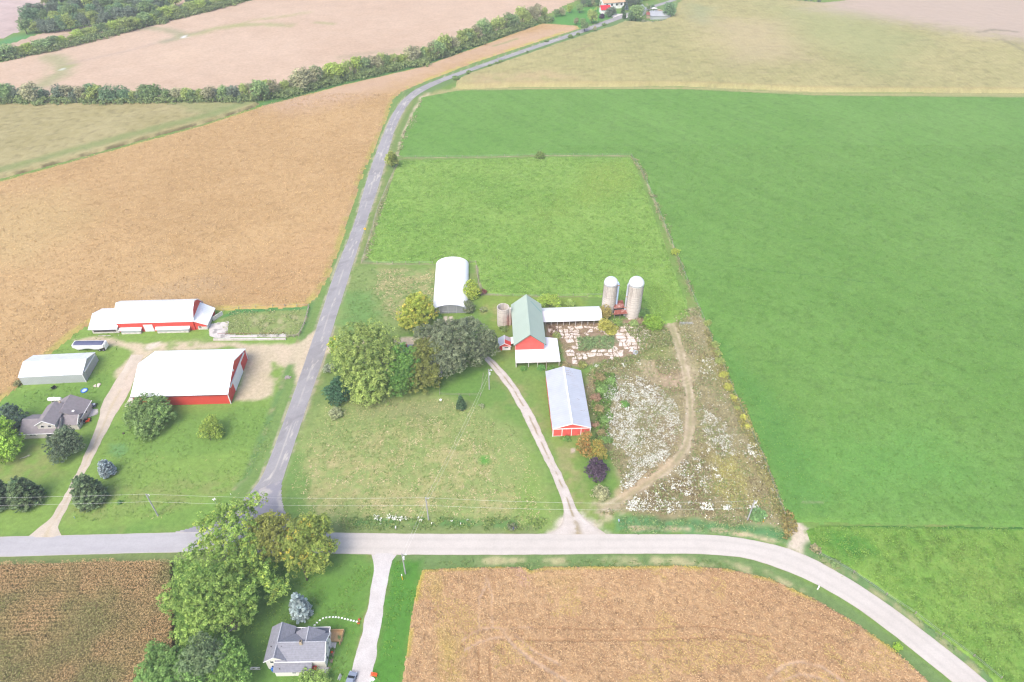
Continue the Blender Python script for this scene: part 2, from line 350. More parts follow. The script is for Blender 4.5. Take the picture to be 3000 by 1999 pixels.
# dry shoulder spill
paint_line(offset_line(rl, .3), (.38,.33,.25), .9, .3, brk=.4, bs=3, world=True, seed=36, alpha=.8)
paint_line(offset_line(rr, -.3), (.38,.32,.25), .9, .3, brk=.4, bs=3, world=True, seed=37, alpha=.8)
# middle lawns
paint([(1040,785),(1275,785),(1265,900),(1200,980),(1000,985),(975,940)], (.18,.25,.080), 2, seed=41)
paint([(1110,790),(1270,790),(1270,850),(1220,880),(1170,930),(1110,910),(1090,850)], (.30,.28,.13), 4, brk=.44, bs=3, alpha=.75, seed=42)
paint([(1010,860),(1100,850),(1110,940),(1030,970),(990,950)], (.10,.23,.06), 4, alpha=.6, seed=43)
paint([(930,1180),(1060,1150),(1290,1150),(1430,1200),(1520,1260),(1590,1400),(1640,1560),(850,1545),(840,1400),(880,1290)], (.205,.268,.088), 3, seed=44)
paint([(900,1330),(1000,1290),(1280,1230),(1430,1290),(1540,1420),(1560,1500),(1000,1500),(890,1470)], (.34,.31,.14), 6, brk=.55, bs=2.4, alpha=.6, seed=45)
for k, (u, v) in enumerate(((905,1400),(930,1470),(1080,1300),(1160,1460),(1230,1480),(1320,1330),(1290,1440),(1400,1360),(1430,1480),(1040,1440),(1110,1480),(960,1340))):
    paint([(u-34,v-26),(u+36,v-30),(u+40,v+24),(u-30,v+28)], (.40,.34,.18), 2.8, brk=.54, bs=1.5, alpha=.6, seed=450+k)
paint([(840,1340),(880,1330),(905,1400),(905,1520),(850,1520),(832,1440)], (.12,.225,.055), 2, alpha=.8, seed=46)
paint([(1560,1330),(1600,1480),(1640,1540),(1560,1550),(1500,1480)], LAWN, 3, alpha=.8, seed=47)
paint([(1402,1336),(1432,1334),(1436,1356),(1406,1360)], (.10,.25,.045), .9)
paint([(1040,1180),(1300,1165),(1330,1195),(1250,1230),(1040,1215)], (.215,.20,.105), 3, alpha=.4, seed=48)  # shade under the grove trees, painted into the ground colour
paint([(1290,1085),(1415,1080),(1412,1160),(1288,1158)], LUSH, .8, alpha=.9, seed=49)
paint([(1290,1080),(1480,1040),(1600,1110),(1620,1280),(1560,1230),(1480,1120),(1420,1060)], (.155,.24,.060), 2, alpha=.7, seed=50)
paint([(1430,1090),(1545,1130),(1600,1240),(1610,1320),(1570,1250),(1500,1160)], (.25,.24,.11), 2, brk=.5, bs=2, alpha=.7, seed=51)
paint([(1400,860),(1560,860),(1700,870),(1720,905),(1480,960),(1470,1060),(1405,1000)], (.175,.255,.050), 2, seed=52)
paint([(1410,900),(1470,890),(1480,940),(1420,950)], (.30,.27,.12), 2, brk=.45, alpha=.6, seed=53)
paint([(1620,1290),(1740,1290),(1810,1400),(1825,1460),(1790,1530),(1700,1540),(1650,1420)], (.17,.245,.060), 2, seed=54)
paint([(1700,1310),(1800,1340),(1815,1420),(1790,1470),(1720,1470),(1690,1380)], LUSH, 3, alpha=.8, seed=55)
paint([(1620,1300),(1680,1310),(1700,1400),(1720,1500),(1670,1480),(1640,1400)], (.27,.25,.12), 2, brk=.42, alpha=.7, seed=56)
paint([(1674,1316),(1684,1316),(1685,1326),(1675,1326)], (.5,.4,.35), .4)
paint([(1380,935),(1440,915),(1440,1010),(1400,1000)], LUSH, 2, alpha=.6)
# drive through the trees, hoop-house approach, gravel aprons
paint_line([(930,1010),(985,1012),(1100,1012),(1180,1004),(1330,990),(1400,1030)], SAND, 5, .8, seed=61)
paint_line([(1306,930),(1308,955),(1300,985)], (.55,.47,.40), 1.2, .3, seed=62); paint_line([(1321,930),(1323,955),(1318,985)], (.55,.47,.40), 1.2, .3, seed=63)
paint([(1660,1500),(1700,1505),(1750,1530),(1800,1566),(1590,1566),(1625,1540)], (.52,.46,.40), 1.2, brk=.42, bs=1.6, alpha=.95, seed=64)
paint([(1740,1470),(1830,1475),(1850,1500),(1790,1520),(1750,1540),(1720,1510)], (.45,.37,.27), 1.2, brk=.48, bs=1.8, alpha=.8, seed=65)
paint([(2310,1530),(2345,1530),(2372,1560),(2372,1605),(2385,1637),(2310,1604)], (.50,.43,.35), .8, brk=.36, bs=1.6, alpha=.95, seed=66)
paint([(900,985),(945,960),(930,1020),(905,1100),(880,1180),(866,1160),(880,1090)], SAND, .8, brk=.38, bs=2, seed=67)
paint([(790,1008),(870,1006),(905,985),(935,962),(925,1010),(905,1045),(888,1100),(872,1128),(862,1068),(815,1058)], SAND, 1.0, alpha=.92, seed=69)
paint([(945,1000),(1000,990),(1000,1020),(940,1045)], SAND, .8, alpha=.9, seed=68)
paint([(1015,845),(1000,800),(975,870),(955,900),(945,890),(960,850)], LAWN, 1, alpha=0.0)
# verges of the cross road
paint_line([(-60,1650),(212,1640),(510,1634),(700,1634)], (.16,.21,.075), 3.0, .8, seed=71)
paint_line([(1160,1642),(1255,1642),(1510,1641),(1850,1640),(2000,1640),(2106,1645),(2200,1662),(2300,1700),(2400,1755),(2500,1815),(2600,1890),(2700,1970),(2800,2060)], (.13,.205,.070), 5.0, .8, seed=72)
paint_line([(1400,1645),(1700,1643),(2000,1645),(2150,1660),(2260,1690),(2350,1735),(2450,1795)], (.40,.36,.20), 2.2, .8, brk=.52, bs=3, seed=73, alpha=.85)
paint_line([(850,1548),(1255,1552),(1560,1555)], (.17,.22,.08), 3.2, .8, seed=74)
paint_line([(1040,1528),(1200,1530),(1500,1535)], (.10,.20,.06), 2.6, .8, brk=.42, bs=4, seed=75)
paint([(1810,1515),(2000,1520),(2200,1530),(2300,1545),(2310,1600),(2190,1572),(2000,1560),(1800,1560)], (.10,.225,.085), 1.5, seed=76)
paint_line([(1850,1548),(2000,1550),(2110,1556),(2200,1568),(2290,1592)], (.46,.38,.24), 1.3, .5, brk=.45, bs=2.5, seed=77)
paint_line([(2395,1620),(2480,1668),(2570,1728),(2660,1790),(2750,1858),(2830,1915),(2910,1985)], (.12,.21,.075), 7, 1, seed=78)
paint_line([(2400,1640),(2490,1688),(2580,1748),(2670,1812),(2760,1880),(2860,1965)], (.33,.31,.16), 2.0, .7, brk=.48, bs=3, seed=79, alpha=.8)
# lower yards
paint([(520,1650),(1095,1640),(1030,1990),(1000,2080),(400,2080)], LUSH, 1.5, seed=81)
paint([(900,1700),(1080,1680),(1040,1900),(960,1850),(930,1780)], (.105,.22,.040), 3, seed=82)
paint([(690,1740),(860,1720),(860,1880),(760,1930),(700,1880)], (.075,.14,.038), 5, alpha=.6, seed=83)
paint([(1150,1640),(1240,1640),(1225,1710),(1204,1834),(1178,2010),(1170,2080),(1070,2080),(1098,1940),(1125,1780)], (.075,.20,.032), 1, seed=84)
paint([(1095,1700),(1080,1780),(1065,1840),(1050,1900),(1062,1905),(1076,1850),(1090,1790),(1104,1710)], (.33,.26,.16), .5, seed=85)
paint_line([(1128,1720),(1118,1800),(1104,1890)], (.12,.19,.05), 2.2, .6, brk=.5, seed=86)
paint([(668,1810),(690,1812),(692,1840),(668,1836)], (.20,.13,.09), 1)
# weedy lot
LOT = [(1712,1140),(1735,1085),(1850,1040),(1950,950),(2000,905),(2030,900),(2068,943),(2085,998),(2140,1126),(2195,1253),(2232,1333),(2272,1443),(2293,1503),(2315,1530),(2290,1548),(2200,1535),(1960,1515),(1820,1502),(1760,1500),(1822,1455),(1815,1400),(1790,1330),(1745,1290),(1738,1210)]
paint(LOT, (.29,.265,.15), 1.2, seed=91)
paint([(2050,1330),(2150,1330),(2200,1400),(2240,1480),(2150,1500),(2080,1420)], (.36,.335,.085), 4, brk=.40, bs=6, alpha=.8, seed=92)
paint([(2060,1010),(2110,1060),(2130,1130),(2090,1120),(2040,1050)], (.26,.27,.075), 3, alpha=.6, seed=93)
paint([(1880,1410),(1960,1360),(2060,1340),(2110,1440),(2090,1500),(1900,1505),(1840,1480)], (.155,.115,.060), 5, brk=.40, bs=5, alpha=.8, seed=94)
paint([(1900,1050),(2000,1050),(2020,1140),(2010,1300),(1950,1340),(1900,1180)], (.27,.195,.125), 5, brk=.45, bs=5, alpha=.7, seed=95)
paint([(1760,1180),(1860,1230),(1900,1330),(1830,1370),(1800,1320),(1750,1280)], (.20,.205,.075), 4, brk=.5, bs=4, alpha=.8, seed=96)
paint([(1740,1060),(1860,1020),(1960,1000),(1950,1060),(1800,1090),(1740,1110)], (.17,.215,.065), 2, brk=.4, bs=3, alpha=.8, seed=97)
paint([(1900,960),(2000,920),(2020,1000),(1960,1060),(1900,1040)], (.20,.235,.075), 3, alpha=.7, seed=98)
TRACK = [(1962,940),(1975,975),(1988,1010),(2000,1060),(2012,1110),(2020,1160),(2023,1220),(2020,1270),(2008,1310),(1985,1345),(1950,1378),(1910,1405),(1865,1435),(1825,1462),(1790,1482),(1765,1488)]
tw = np.array(GP(TRACK))
paint_line(tw, (.34,.275,.185), 4.2, 1.3, world=True, seed=101, alpha=.55)
for s_ in (-1.0, 1.0): paint_line(offset_line(tw, s_), (.50,.42,.31), .9, .5, world=True, seed=102+int(s_), alpha=.65, brk=.42, bs=3)
paint_line(tw, (.25,.25,.11), .7, .4, world=True, seed=105, alpha=.6, brk=.42, bs=5)
cx_, cy_ = G(1960, 1075); 
for r_ in (5.2, 6.6, 8.0, 9.3):
    paint_line([(cx_+r_*1.0*math.cos(a), cy_+r_*math.sin(a)) for a in np.linspace(2.7, 6.5, 22)], (.48,.40,.27), .5, .3, brk=.38, bs=2.5, world=True, seed=103, alpha=.75)
paint([(1935,1100),(1990,1110),(2000,1130),(1975,1140),(1940,1125)], (.42,.31,.22), 1, brk=.4, alpha=.6)
paint_line([(1820,1445),(1870,1415),(1920,1380),(1960,1350)], (.43,.33,.21), 3.4, 1, alpha=.6, seed=104)
# broken-concrete yard bed and silo surroundings
paint([(1595,945),(1700,940),(1800,945),(1880,925),(1905,945),(1900,1010),(1850,1050),(1760,1060),(1690,1075),(1660,1068),(1640,1000),(1600,985)], (.27,.20,.135), 1, seed=111)
paint([(1700,995),(1790,985),(1810,1000),(1740,1030),(1700,1020)], (.17,.24,.105), 2, brk=.35, alpha=.85, seed=112)
paint([(1640,1000),(1720,1010),(1760,1050),(1680,1060)], (.20,.19,.085), 2, brk=.5, bs=2, alpha=.7, seed=113)
paint([(1745,1095),(1790,1110),(1790,1200),(1770,1300),(1745,1290),(1735,1200)], (.11,.17,.055), 1.5, seed=114)
# pasture rim and fence lines
for pl in ([(1165,470),(1187,463),(1400,461),(1595,456),(1850,457)], [(1850,457),(1880,502),(1914,578),(1950,667),(2000,790),(2025,854),(2068,943)], [(1168,478),(1140,535),(1108,610),(1088,680),(1062,765)], [(1060,771),(1150,774),(1280,773)], [(1395,768),(1405,830),(1415,862),(1600,868),(1790,866)]):
    paint_line(pl, (.20,.22,.10), 1.3, .6, seed=121)
    paint_line(pl, (.36,.33,.20), .6, .4, brk=.52, bs=4, seed=122)
paint_line([(2295,1503),(2272,1443),(2232,1333),(2195,1253),(2140,1126),(2085,998)], (.27,.25,.10), 2.4, .8, seed=123)
paint_line([(1245,281),(1220,315),(1200,352),(1180,405),(1165,455)], (.37,.33,.22), 2.6, .8, brk=.4, bs=4, seed=124)
paint_line([(1250,280),(1340,263),(1640,257),(2000,256),(2382,274),(3000,281)], (.30,.28,.13), 6, 1.5, seed=125)
paint([(1225,285),(1255,276),(1262,283),(1235,290)], SAND, .8)
# far land between fields: green lanes, wet swales, ditch grass
paint_line([(0,312),(300,310),(640,310),(760,305),(850,288),(1000,248),(1234,192),(1391,138),(1520,96),(1610,62)], (.085,.20,.055), 8, 3, seed=131)
paint([(1600,60),(1640,40),(1700,20),(1760,22),(1830,40),(1744,68),(1700,82),(1640,76)], (.085,.235,.050), 3, seed=132)
paint([(0,120),(60,100),(110,108),(40,128),(-40,150)], (.09,.235,.08), 4, seed=133)
paint([(1885,60),(1910,15),(1960,0),(2000,5),(1975,45),(1930,66)], (.14,.22,.075), 3, seed=134)
paint_line([(1210,275),(1300,240),(1400,205),(1500,170),(1600,135),(1700,102),(1800,68),(1880,38)], (.12,.20,.07), 11, 2, seed=135)
xs, ys = len(GX), len(GY)
ii = (np.arange(ys-1)[:, None]*xs+np.arange(xs-1)[None, :]).ravel()
F = np.stack([ii, ii+1, ii+1+xs, ii+xs], 1)
V = np.stack([X, Y, np.zeros_like(X)], 1)
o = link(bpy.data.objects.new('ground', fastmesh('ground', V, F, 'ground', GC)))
tag(o, 'mown green and straw coloured grass ground between farmyards and fields', kind='structure')
# ================================================================== ROADS AND DRIVES
def resample(P, step):
    P = np.asarray(P, float); out = [P[0]]
    for a, b in zip(P[:-1], P[1:]):
        n = max(1, int(np.linalg.norm(b-a)/step))
        for k in range(1, n+1): out.append(a+(b-a)*k/n)
    return np.array(out)
def smooth(P, it=2):
    P = np.asarray(P, float)
    for _ in range(it):
        Q = [P[0]]
        for a, b in zip(P[:-1], P[1:]): Q += [a*.75+b*.25, a*.25+b*.75]
        P = np.array(Q+[P[-1]])
    return P
def arclen(P):
    return np.concatenate([[0], np.cumsum(np.linalg.norm(np.diff(P, axis=0), axis=1))])
def ribbon(name, L, Rr, z, mat, colfn, n=None, m=14, jit=0.0, label=None, seed=0, sm=2):
    """road surface between two measured edges; edges crumble by jit metres"""
    L = smooth(L, sm); Rr = smooth(Rr, sm)
    la, ra = arclen(L), arclen(Rr); n = n or int(max(la[-1], ra[-1])/.6)
    t = np.linspace(0, 1, n)
    l = np.stack([np.interp(t*la[-1], la, L[:, k]) for k in (0, 1)], 1); r = np.stack([np.interp(t*ra[-1], ra, Rr[:, k]) for k in (0, 1)], 1)
    if jit:
        d = (r-l)/(np.linalg.norm(r-l, axis=1)[:, None]+1e-9)
        l = l+d*((fbm(l[:, 0], l[:, 1], 3, seed)-.5)*2*jit)[:, None]; r = r+d*((fbm(r[:, 0], r[:, 1], 3, seed+5)-.5)*2*jit)[:, None]
    s = np.linspace(0, 1, m)
    P = l[:, None, :]*(1-s)[None, :, None]+r[:, None, :]*s[None, :, None]
    crown = .05*(1-(2*s-1)**2)
    x = P[..., 0].ravel(); y = P[..., 1].ravel(); zz = (z+np.broadcast_to(crown, (n, m))).ravel()
    S_ = np.broadcast_to(s, (n, m)).ravel(); A = np.broadcast_to((t*la[-1])[:, None], (n, m)).ravel()
    i = (np.arange(n-1)[:, None]*m+np.arange(m-1)[None, :]).ravel()
    V = np.stack([x, y, zz], 1); F = np.stack([i, i+1, i+1+m, i+m], 1)
    o = link(bpy.data.objects.new(name, fastmesh(name, V, F, mat, colfn(x, y, S_, A), smooth=True)))
    return tag(o, label, kind='structure')
def mixc(a, b, k): return np.array(a)[None]*(1-k[:, None])+np.array(b)[None]*k[:, None]
def col_side(x, y, s, a):
    c = mixc((.25,.243,.252), (.30,.293,.300), fbm(s*6, a, 4, 2))
    k = np.exp(-((s-.5)/.035)**2)*sstep(.35, .6, fbm(s*3, a, 9, 4))*.55            # worn centre joint
    k += sstep(.62, .75, fbm(s*9, a/2.5, 1.3, 8, 4))*.75*sstep(.08, .2, s)*sstep(1, .85, s)*sstep(.30, .5, fbm(x, y, 30, 9))   # pale patches
    k += (sstep(.06, .0, s)+sstep(.94, 1, s))*.5*vn(x, y, 3, 3)
    c = c*(1-np.clip(k, 0, 1)[:, None])+np.array([.47,.44,.40])*np.clip(k, 0, 1)[:, None]
    dk = sstep(.60, .66, fbm(s*4, a, 5, 12))*.12
    return c*(1-dk[:, None])
ribbon('side_road', rl, rr, .045, 'asphalt', col_side, jit=.12, m=28, label='cracked grey asphalt side road running away into the fields', n=1400)
def col_main(x, y, s, a):
    k = fbm(x/4, y*2.2, 2.0, 21)
    c = mixc((.34,.332,.345), (.40,.392,.402), k)
    e = (sstep(.05, 0, s)+sstep(.95, 1, s))*.6
    return c*(1-e[:, None])+np.array([.48,.43,.36])*e[:, None]
UP = tile(0,1333,2.353,[(-260,570),(0,565),(400,555),(800,547),(1200,535),(1500,534),(1900,534)])
LO = tile(0,1333,2.353,[(-260,708),(0,705),(500,690),(1200,672),(1500,675),(1900,678)])
ribbon('cross_road_asphalt', GP(UP), GP(LO), .05, 'asphalt', col_main, jit=.08, m=20, label='bluish grey asphalt cross road on the left', sm=1)
# flare of the junction
fl = [(501,1561),(589,1537),(650,1508),(700,1470),(731,1446),(765,1405),(829,1405),(827,1452),(835,1494),(850,1520),(880,1556),(880,1575),(501,1575)]
def patch(name, pts, z, mat, colfn, cell=.5, jit=.3, label=None, seed=0, kind='structure', soft=None):
    P = np.array(pts); lo = P.min(0)-1; hi = P.max(0)+1
    gx = np.arange(lo[0], hi[0], cell); gy = np.arange(lo[1], hi[1], cell); x, y = np.meshgrid(gx, gy); n = len(gx); x = x.ravel(); y = y.ravel()
    d = sdist(x, y, P)+(fbm(x, y, 2.0, seed)-.5)*2*jit
    i = (np.arange(len(gy)-1)[:, None]*n+np.arange(n-1)[None, :]).ravel(); F = np.stack([i, i+1, i+1+n, i+n], 1)
    F = F[(d[F] > 0).all(1)]; u, inv = np.unique(F, return_inverse=True); F = inv.reshape(F.shape)
    V = np.stack([x[u], y[u], np.full(len(u), z)], 1)
    o = link(bpy.data.objects.new(name, fastmesh(name, V, F, mat, colfn(x[u], y[u], d[u]))))
    return tag(o, label, kind=kind)
patch('junction_road', GP(fl), .035, 'asphalt', lambda x, y, d: mixc((.25,.245,.275), (.42,.39,.36), sstep(.5, .68, fbm(x, y, 3.2, 3, 4))*.8+0*d), cell=.35, jit=.1, label='flared asphalt junction where the side road meets the cross road')
UP2 = tile(0,1333,2.353,[(1900,534),(2275,535)])+tile(1000,1333,2.353,[(0,538),(600,545),(1300,545),(2353,548)])+tile(2000,1333,2.353,[(120,549),(250,555),(450,580),(700,635),(900,715),(1100,825),(1300,950),(1500,1090),(1700,1245),(1900,1400),(2100,1567),(2300,1730)])
LO2 = tile(0,1333,2.353,[(1900,678),(2290,680)])+tile(1000,1333,2.353,[(170,688),(600,690),(1200,690),(2000,682)])+tile(2000,1333,2.353,[(0,682),(120,684),(250,692),(430,708),(650,775),(900,880),(1150,1020),(1400,1200),(1650,1400),(1860,1567),(2040,1730)])
def col_conc(x, y, s, a):
    c = mixc((.455,.42,.38), (.50,.468,.43), fbm(s*3, a, 8, 31))
    t = (np.exp(-((s-.28)/.07)**2)+np.exp(-((s-.72)/.07)**2))*.10
    e = (sstep(.045, 0, s)+sstep(.955, 1, s))*.5*(.4+vn(x, y, 4, 5))
    c = c*(1-t[:, None]*.8); e = np.clip(e, 0, 1)
    return c*(1-e[:, None])+np.array([.40,.33,.26])*e[:, None]
ribbon('cross_road_concrete', GP(UP2), GP(LO2), .05, 'asphalt', col_conc, jit=.10, m=20, label='pale chip-sealed road curving away to the lower right', sm=1)
DL = [(80,1575),(108,1550),(153,1516),(187,1456),(221,1392),(249,1333),(289,1232),(296,1190),(325,1139),(350,1100),(372,1065),(385,1040)]
DR = [(185,1575),(168,1550),(172,1532),(195,1490),(221,1439),(278,1333),(300,1290),(336,1215),(362,1180),(380,1150),(400,1090),(420,1040)]
def col_drive(x, y, s, a):
    c = mixc((.43,.375,.295), (.52,.46,.385), fbm(x, y, 2.5, 41))
    k = np.exp(-((s-.52)/.10)**2)*.55*sstep(.3, .5, fbm(x, y, 4, 42))*sstep(75, 50, a)
    return c*(1-k[:, None])+np.array([.40,.33,.20])*k[:, None]
ribbon('farm_driveway', GP(DL), GP(DR), .028, 'gravel', col_drive, jit=.35, m=16, label='tan gravel driveway up to the red sheds', sm=2)
HL = [(1088,1622),(1098,1656),(1085,1741),(1064,1843),(1047,1907),(1034,1949),(1023,1999),(1006,2070)]
HR = [(1165,1622),(1144,1652),(1136,1707),(1123,1783),(1110,1864),(1096,1945),(1087,1999),(1068,2070)]
ribbon('house_driveway', GP(HL), GP(HR), .028, 'gravel', lambda x, y, s, a: mixc((.45,.42,.40), (.53,.51,.50), fbm(x, y, 3, 51)), jit=.3, m=14, label='pale gravel driveway beside the white house', sm=2)
LL = [(1404,1037),(1425,1062),(1476,1122),(1518,1190),(1548,1253),(1589,1333),(1629,1418),(1650,1482),(1652,1525),(1632,1552),(1600,1566)]
LR = [(1419,1035),(1459,1067),(1506,1122),(1552,1194),(1582,1249),(1614,1333),(1654,1405),(1680,1473),(1703,1512),(1738,1540),(1775,1566)]
def col_lane(x, y, s, a):
    n_ = fbm(x, y, 1.6, 61, 4)
    c = mixc((.42,.37,.32), (.54,.505,.475), n_)
    k = np.exp(-((s-.52)/.08)**2)*.9*sstep(.40, .55, fbm(x, y, 3, 62))+(sstep(.12, 0, s)+sstep(.88, 1, s))*.6*n_
    k = np.clip(k, 0, 1)
    return c*(1-k[:, None])+np.array([.27,.22,.12])*k[:, None]
ribbon('farm_lane', GP(LL), GP(LR), .022, 'gravel', col_lane, jit=.35, m=22, label='two-track pale gravel lane from the road to the green-roofed barn', sm=2)
# ================================================================== CROPS
def crop(name, label, cat, pts, cell, h, amp, ns, ca, cb, large=30, fine=1.4, fk=.5, rows=None, edge=None, paints=(), mat='crop', jit=.35, seed=0, zrow=0.0, world=False, dark=.0, streak=None):
    P = np.array(pts if world else GP(pts)); lo = P.min(0)-2*cell; hi = P.max(0)+2*cell
    gx = np.arange(lo[0], hi[0], cell); gy = np.arange(lo[1], hi[1], cell); x, y = np.meshgrid(gx, gy); n = len(gx); x = x.ravel(); y = y.ravel()
    if cell < 1.5:
        x = x+(_h(x*97, y*89, 3)-.5)*cell*.5; y = y+(_h(x*83, y*101, 4)-.5)*cell*.5
    d = sdist(x, y, P)+(fbm(x, y, 5, seed)-.5)*2*jit
    f = fbm(x, y, ns, seed+1, 3); z = h+amp*(f-.5)*2
    k = fbm(x, y, large, seed+2); k = np.clip((k-.5)*1.6+.5, 0, 1)
    kk = fbm(x, y, fine, seed+3, 3); kk = np.clip((kk-.5)*2.2*fk*2+.5, 0, 1)
    c = mixc(ca, cb, np.clip(.5+(k-.5)*.8+(kk-.5)*.7, 0, 1))
    if rows:
        ang, sp, ra = rows; u = x*math.cos(ang)+y*math.sin(ang); rw = .5+.5*np.cos(2*np.pi*u/sp)
        z = z-zrow*(1-rw); c = c*(1-ra*(1-rw[:, None]))
    if streak:
        sa, ss, sk = streak; u = x*math.cos(sa)+y*math.sin(sa); v = -x*math.sin(sa)+y*math.cos(sa); st = .6*fbm(u/14, v, ss, seed+31, 3)+.4*fbm(u/30, v, ss*.35, seed+32, 2)
        c = c*(1+sk*np.clip((st-.5)*4, -1, 1))[:, None]
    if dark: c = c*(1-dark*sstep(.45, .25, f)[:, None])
    for pp in paints:
        pw, col_, wd, soft, al, brk, line, dz = pp
        Q = np.array(GP(pw)); dd = (wd/2-seg_d(x, y, Q, False)) if line else sdist(x, y, Q)
        mm = sstep(-soft, soft, dd+(fbm(x, y, 2.5 if line else 6, seed+7)-.5)*soft)*al
        if brk: mm = mm*sstep(brk-.15, brk+.15, fbm(x, y, 5, seed+8, 4))
        c = c*(1-mm[:, None])+np.array(col_)[None]*mm[:, None]; z = z-dz*mm
    if edge is not None:
        ec, ew = edge; mm = sstep(ew, ew*.3, d)*sstep(.35, .6, fbm(x, y, 4, seed+11))
        c = c*(1-mm[:, None])+np.array(ec)[None]*mm[:, None]
    z = np.maximum(z, .05)*sstep(-.2*cell, .9*cell, d)
    z = np.where(d <= 0, .012, np.maximum(z, .014))
    i = (np.arange(len(gy)-1)[:, None]*n+np.arange(n-1)[None, :]).ravel(); F = np.stack([i, i+1, i+1+n, i+n], 1)
    F = F[(d[F] > 0).any(1)]; u, inv = np.unique(F, return_inverse=True); F = inv.reshape(F.shape)
    o = link(bpy.data.objects.new(name, fastmesh(name, np.stack([x[u], y[u], z[u]], 1), F, mat, c[u])))
    return tag(o, label, cat, kind='stuff'), P
def line(p, col, wd, soft=.3, al=.8, brk=0, dz=0): return (p, col, wd, soft, al, brk, True, dz)
def area(p, col, soft=3, al=.7, brk=0, dz=0): return (p, col, 0, soft, al, brk, False, dz)
ALF = (.106,.226,.044); ALF2 = (.128,.250,.056)
_a, _b = G(2000,760), G(2800,1230); STRK = math.atan2(_b[1]-_a[1], _b[0]-_a[0])
BIG = [(1238,286),(1340,267),(1638,262),(2000,262),(2382,281),(3000,287),(3200,288),(3600,900),(3600,1545),(3000,1539),(2467,1529),(2335,1527),(2296,1503),(2275,1443),(2235,1333),(2198,1253),(2143,1126),(2088,998),(2071,943),(2028,854),(1954,667),(1917,578),(1883,502),(1852,455),(1595,453),(1400,458),(1187,460),(1172,456),(1181,408),(1203,353),(1226,313)]
WAVE = [[(2000,757),(2100,780),(2250,795),(2400,812),(2560,832)], [(2110,1040),(2300,1070),(2440,1095),(2620,1125),(2800,1135)], [(2190,1215),(2250,1235),(2290,1250)], [(2130,1035),(2160,1015)]]
alfo, ALFP = crop('alfalfa_field', 'large smooth green alfalfa field filling the right side', 'field', BIG, .75, .35, .13, 1.6, ALF, ALF2, large=26, fine=2.2, fk=.5, seed=200, jit=.25, dark=.16, streak=(STRK, 2.6, .07),
     paints=[line(w_, (.045,.12,.03), .5, .25, .55, .35) for w_ in WAVE]+[line([(2350,1473),(2408,1475)], (.30,.27,.19), .7, .3, .8, .3), area([(2350,1300),(2700,1250),(2900,1400),(2500,1500)], (.10,.27,.055), 12, .4), area([(2100,1000),(2160,1130),(2260,1380),(2300,1500),(2420,1500),(2300,1200)], (.062,.20,.042), 6, .45)])
PAST = [(1174,472),(1400,468),(1595,463),(1846,464),(1858,480),(1875,525),(1895,575),(1925,655),(1958,752),(1985,828),(2010,880),(2018,925),(1995,942),(1950,948),(1915,925),(1888,900),(1860,888),(1790,873),(1722,867),(1500,865),(1425,858),(1408,828),(1402,780),(1390,774),(1170,770),(1100,768),(1078,752),(1084,715),(1104,667),(1140,560),(1160,500)]
paso, PASP = crop('pasture', 'tufted bright green fenced pasture behind the barns', 'pasture', PAST, .5, .34, .24, 1.5, (.142,.268,.050), (.212,.332,.078), large=16, fine=1.2, fk=.5, seed=230, dark=.22,
     paints=[area([(1720,480),(1840,475),(1870,540),(1800,580),(1700,610),(1680,560)], (.20,.275,.050), 6, .55), area([(1560,590),(1660,570),(1680,640),(1600,680),(1560,660)], (.185,.265,.050), 6, .4, .4), area([(1880,830),(1960,840),(1990,930),(1920,930)], (.15,.25,.045), 4, .7)])
HAY = [(2364,1556),(2400,1542),(2450,1541),(3000,1549),(3300,1552),(3300,2140),(3050,2120),(2925,2002),(2845,1925),(2755,1858),(2665,1788),(2570,1715),(2470,1650),(2395,1612),(2375,1590)]
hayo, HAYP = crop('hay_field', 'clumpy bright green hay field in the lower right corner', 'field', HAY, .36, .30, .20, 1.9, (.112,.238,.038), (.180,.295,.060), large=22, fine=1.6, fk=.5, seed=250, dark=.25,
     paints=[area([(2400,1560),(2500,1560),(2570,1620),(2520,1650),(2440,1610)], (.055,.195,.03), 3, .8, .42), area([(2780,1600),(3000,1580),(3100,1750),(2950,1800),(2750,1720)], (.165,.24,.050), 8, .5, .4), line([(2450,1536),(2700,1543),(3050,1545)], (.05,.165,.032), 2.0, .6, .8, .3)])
SOYL = [(-120,1290),(0,1172),(47,1134),(110,1075),(150,1030),(212,981),(263,945),(300,930),(420,925),(637,907),(722,903),(895,897),(925,868),(958,812),(976,768),(998,705),(1022,625),(1061,508),(1099,423),(1132,340),(1148,293),(1174,268),(1252,236),(1380,186),(1508,144),(1635,103),(1696,83),(1690,77),(1591,70),(1510,98),(1391,142),(1234,198),(1000,252),(850,292),(765,314),(744,322),(595,370),(382,428),(170,487),(-40,545),(-200,590),(-300,1290)]
soylo, SOYLP = crop('soybean_field', 'golden ripe soybean field filling the left side', 'field', SOYL, .85, .55, .14, 1.8, (.365,.240,.108), (.445,.305,.150), large=26, fine=1.6, fk=.45, seed=270, jit=.6, dark=.10,
     edge=((.38,.32,.10), 2.4),
     paints=[area([(700,300),(1000,240),(1391,135),(1690,72),(1700,90),(1400,170),(1200,240),(1000,300),(850,330)], (.45,.325,.25), 15, .6), area([(560,820),(700,790),(900,700),(1000,640),(960,800),(880,880),(700,890)], (.40,.255,.13), 12, .4),
             area([(380,860),(620,800),(700,850),(430,900)], (.37,.27,.16), 5, .5, .4), area([(0,1050),(150,980),(200,940),(60,1110)], (.37,.24,.12), 6, .5),
             line([(1445,138),(1480,128),(1515,116)], (.22,.26,.11), 2.2, 1.2, .7), area([(-100,600),(200,560),(300,640),(100,760),(-100,800)], (.43,.335,.16), 16, .5)])
CORNL = [(-220,310),(0,307),(170,306),(467,304),(637,304),(744,300),(757,305),(744,314),(595,362),(382,419),(170,478),(-40,535),(-220,580)]
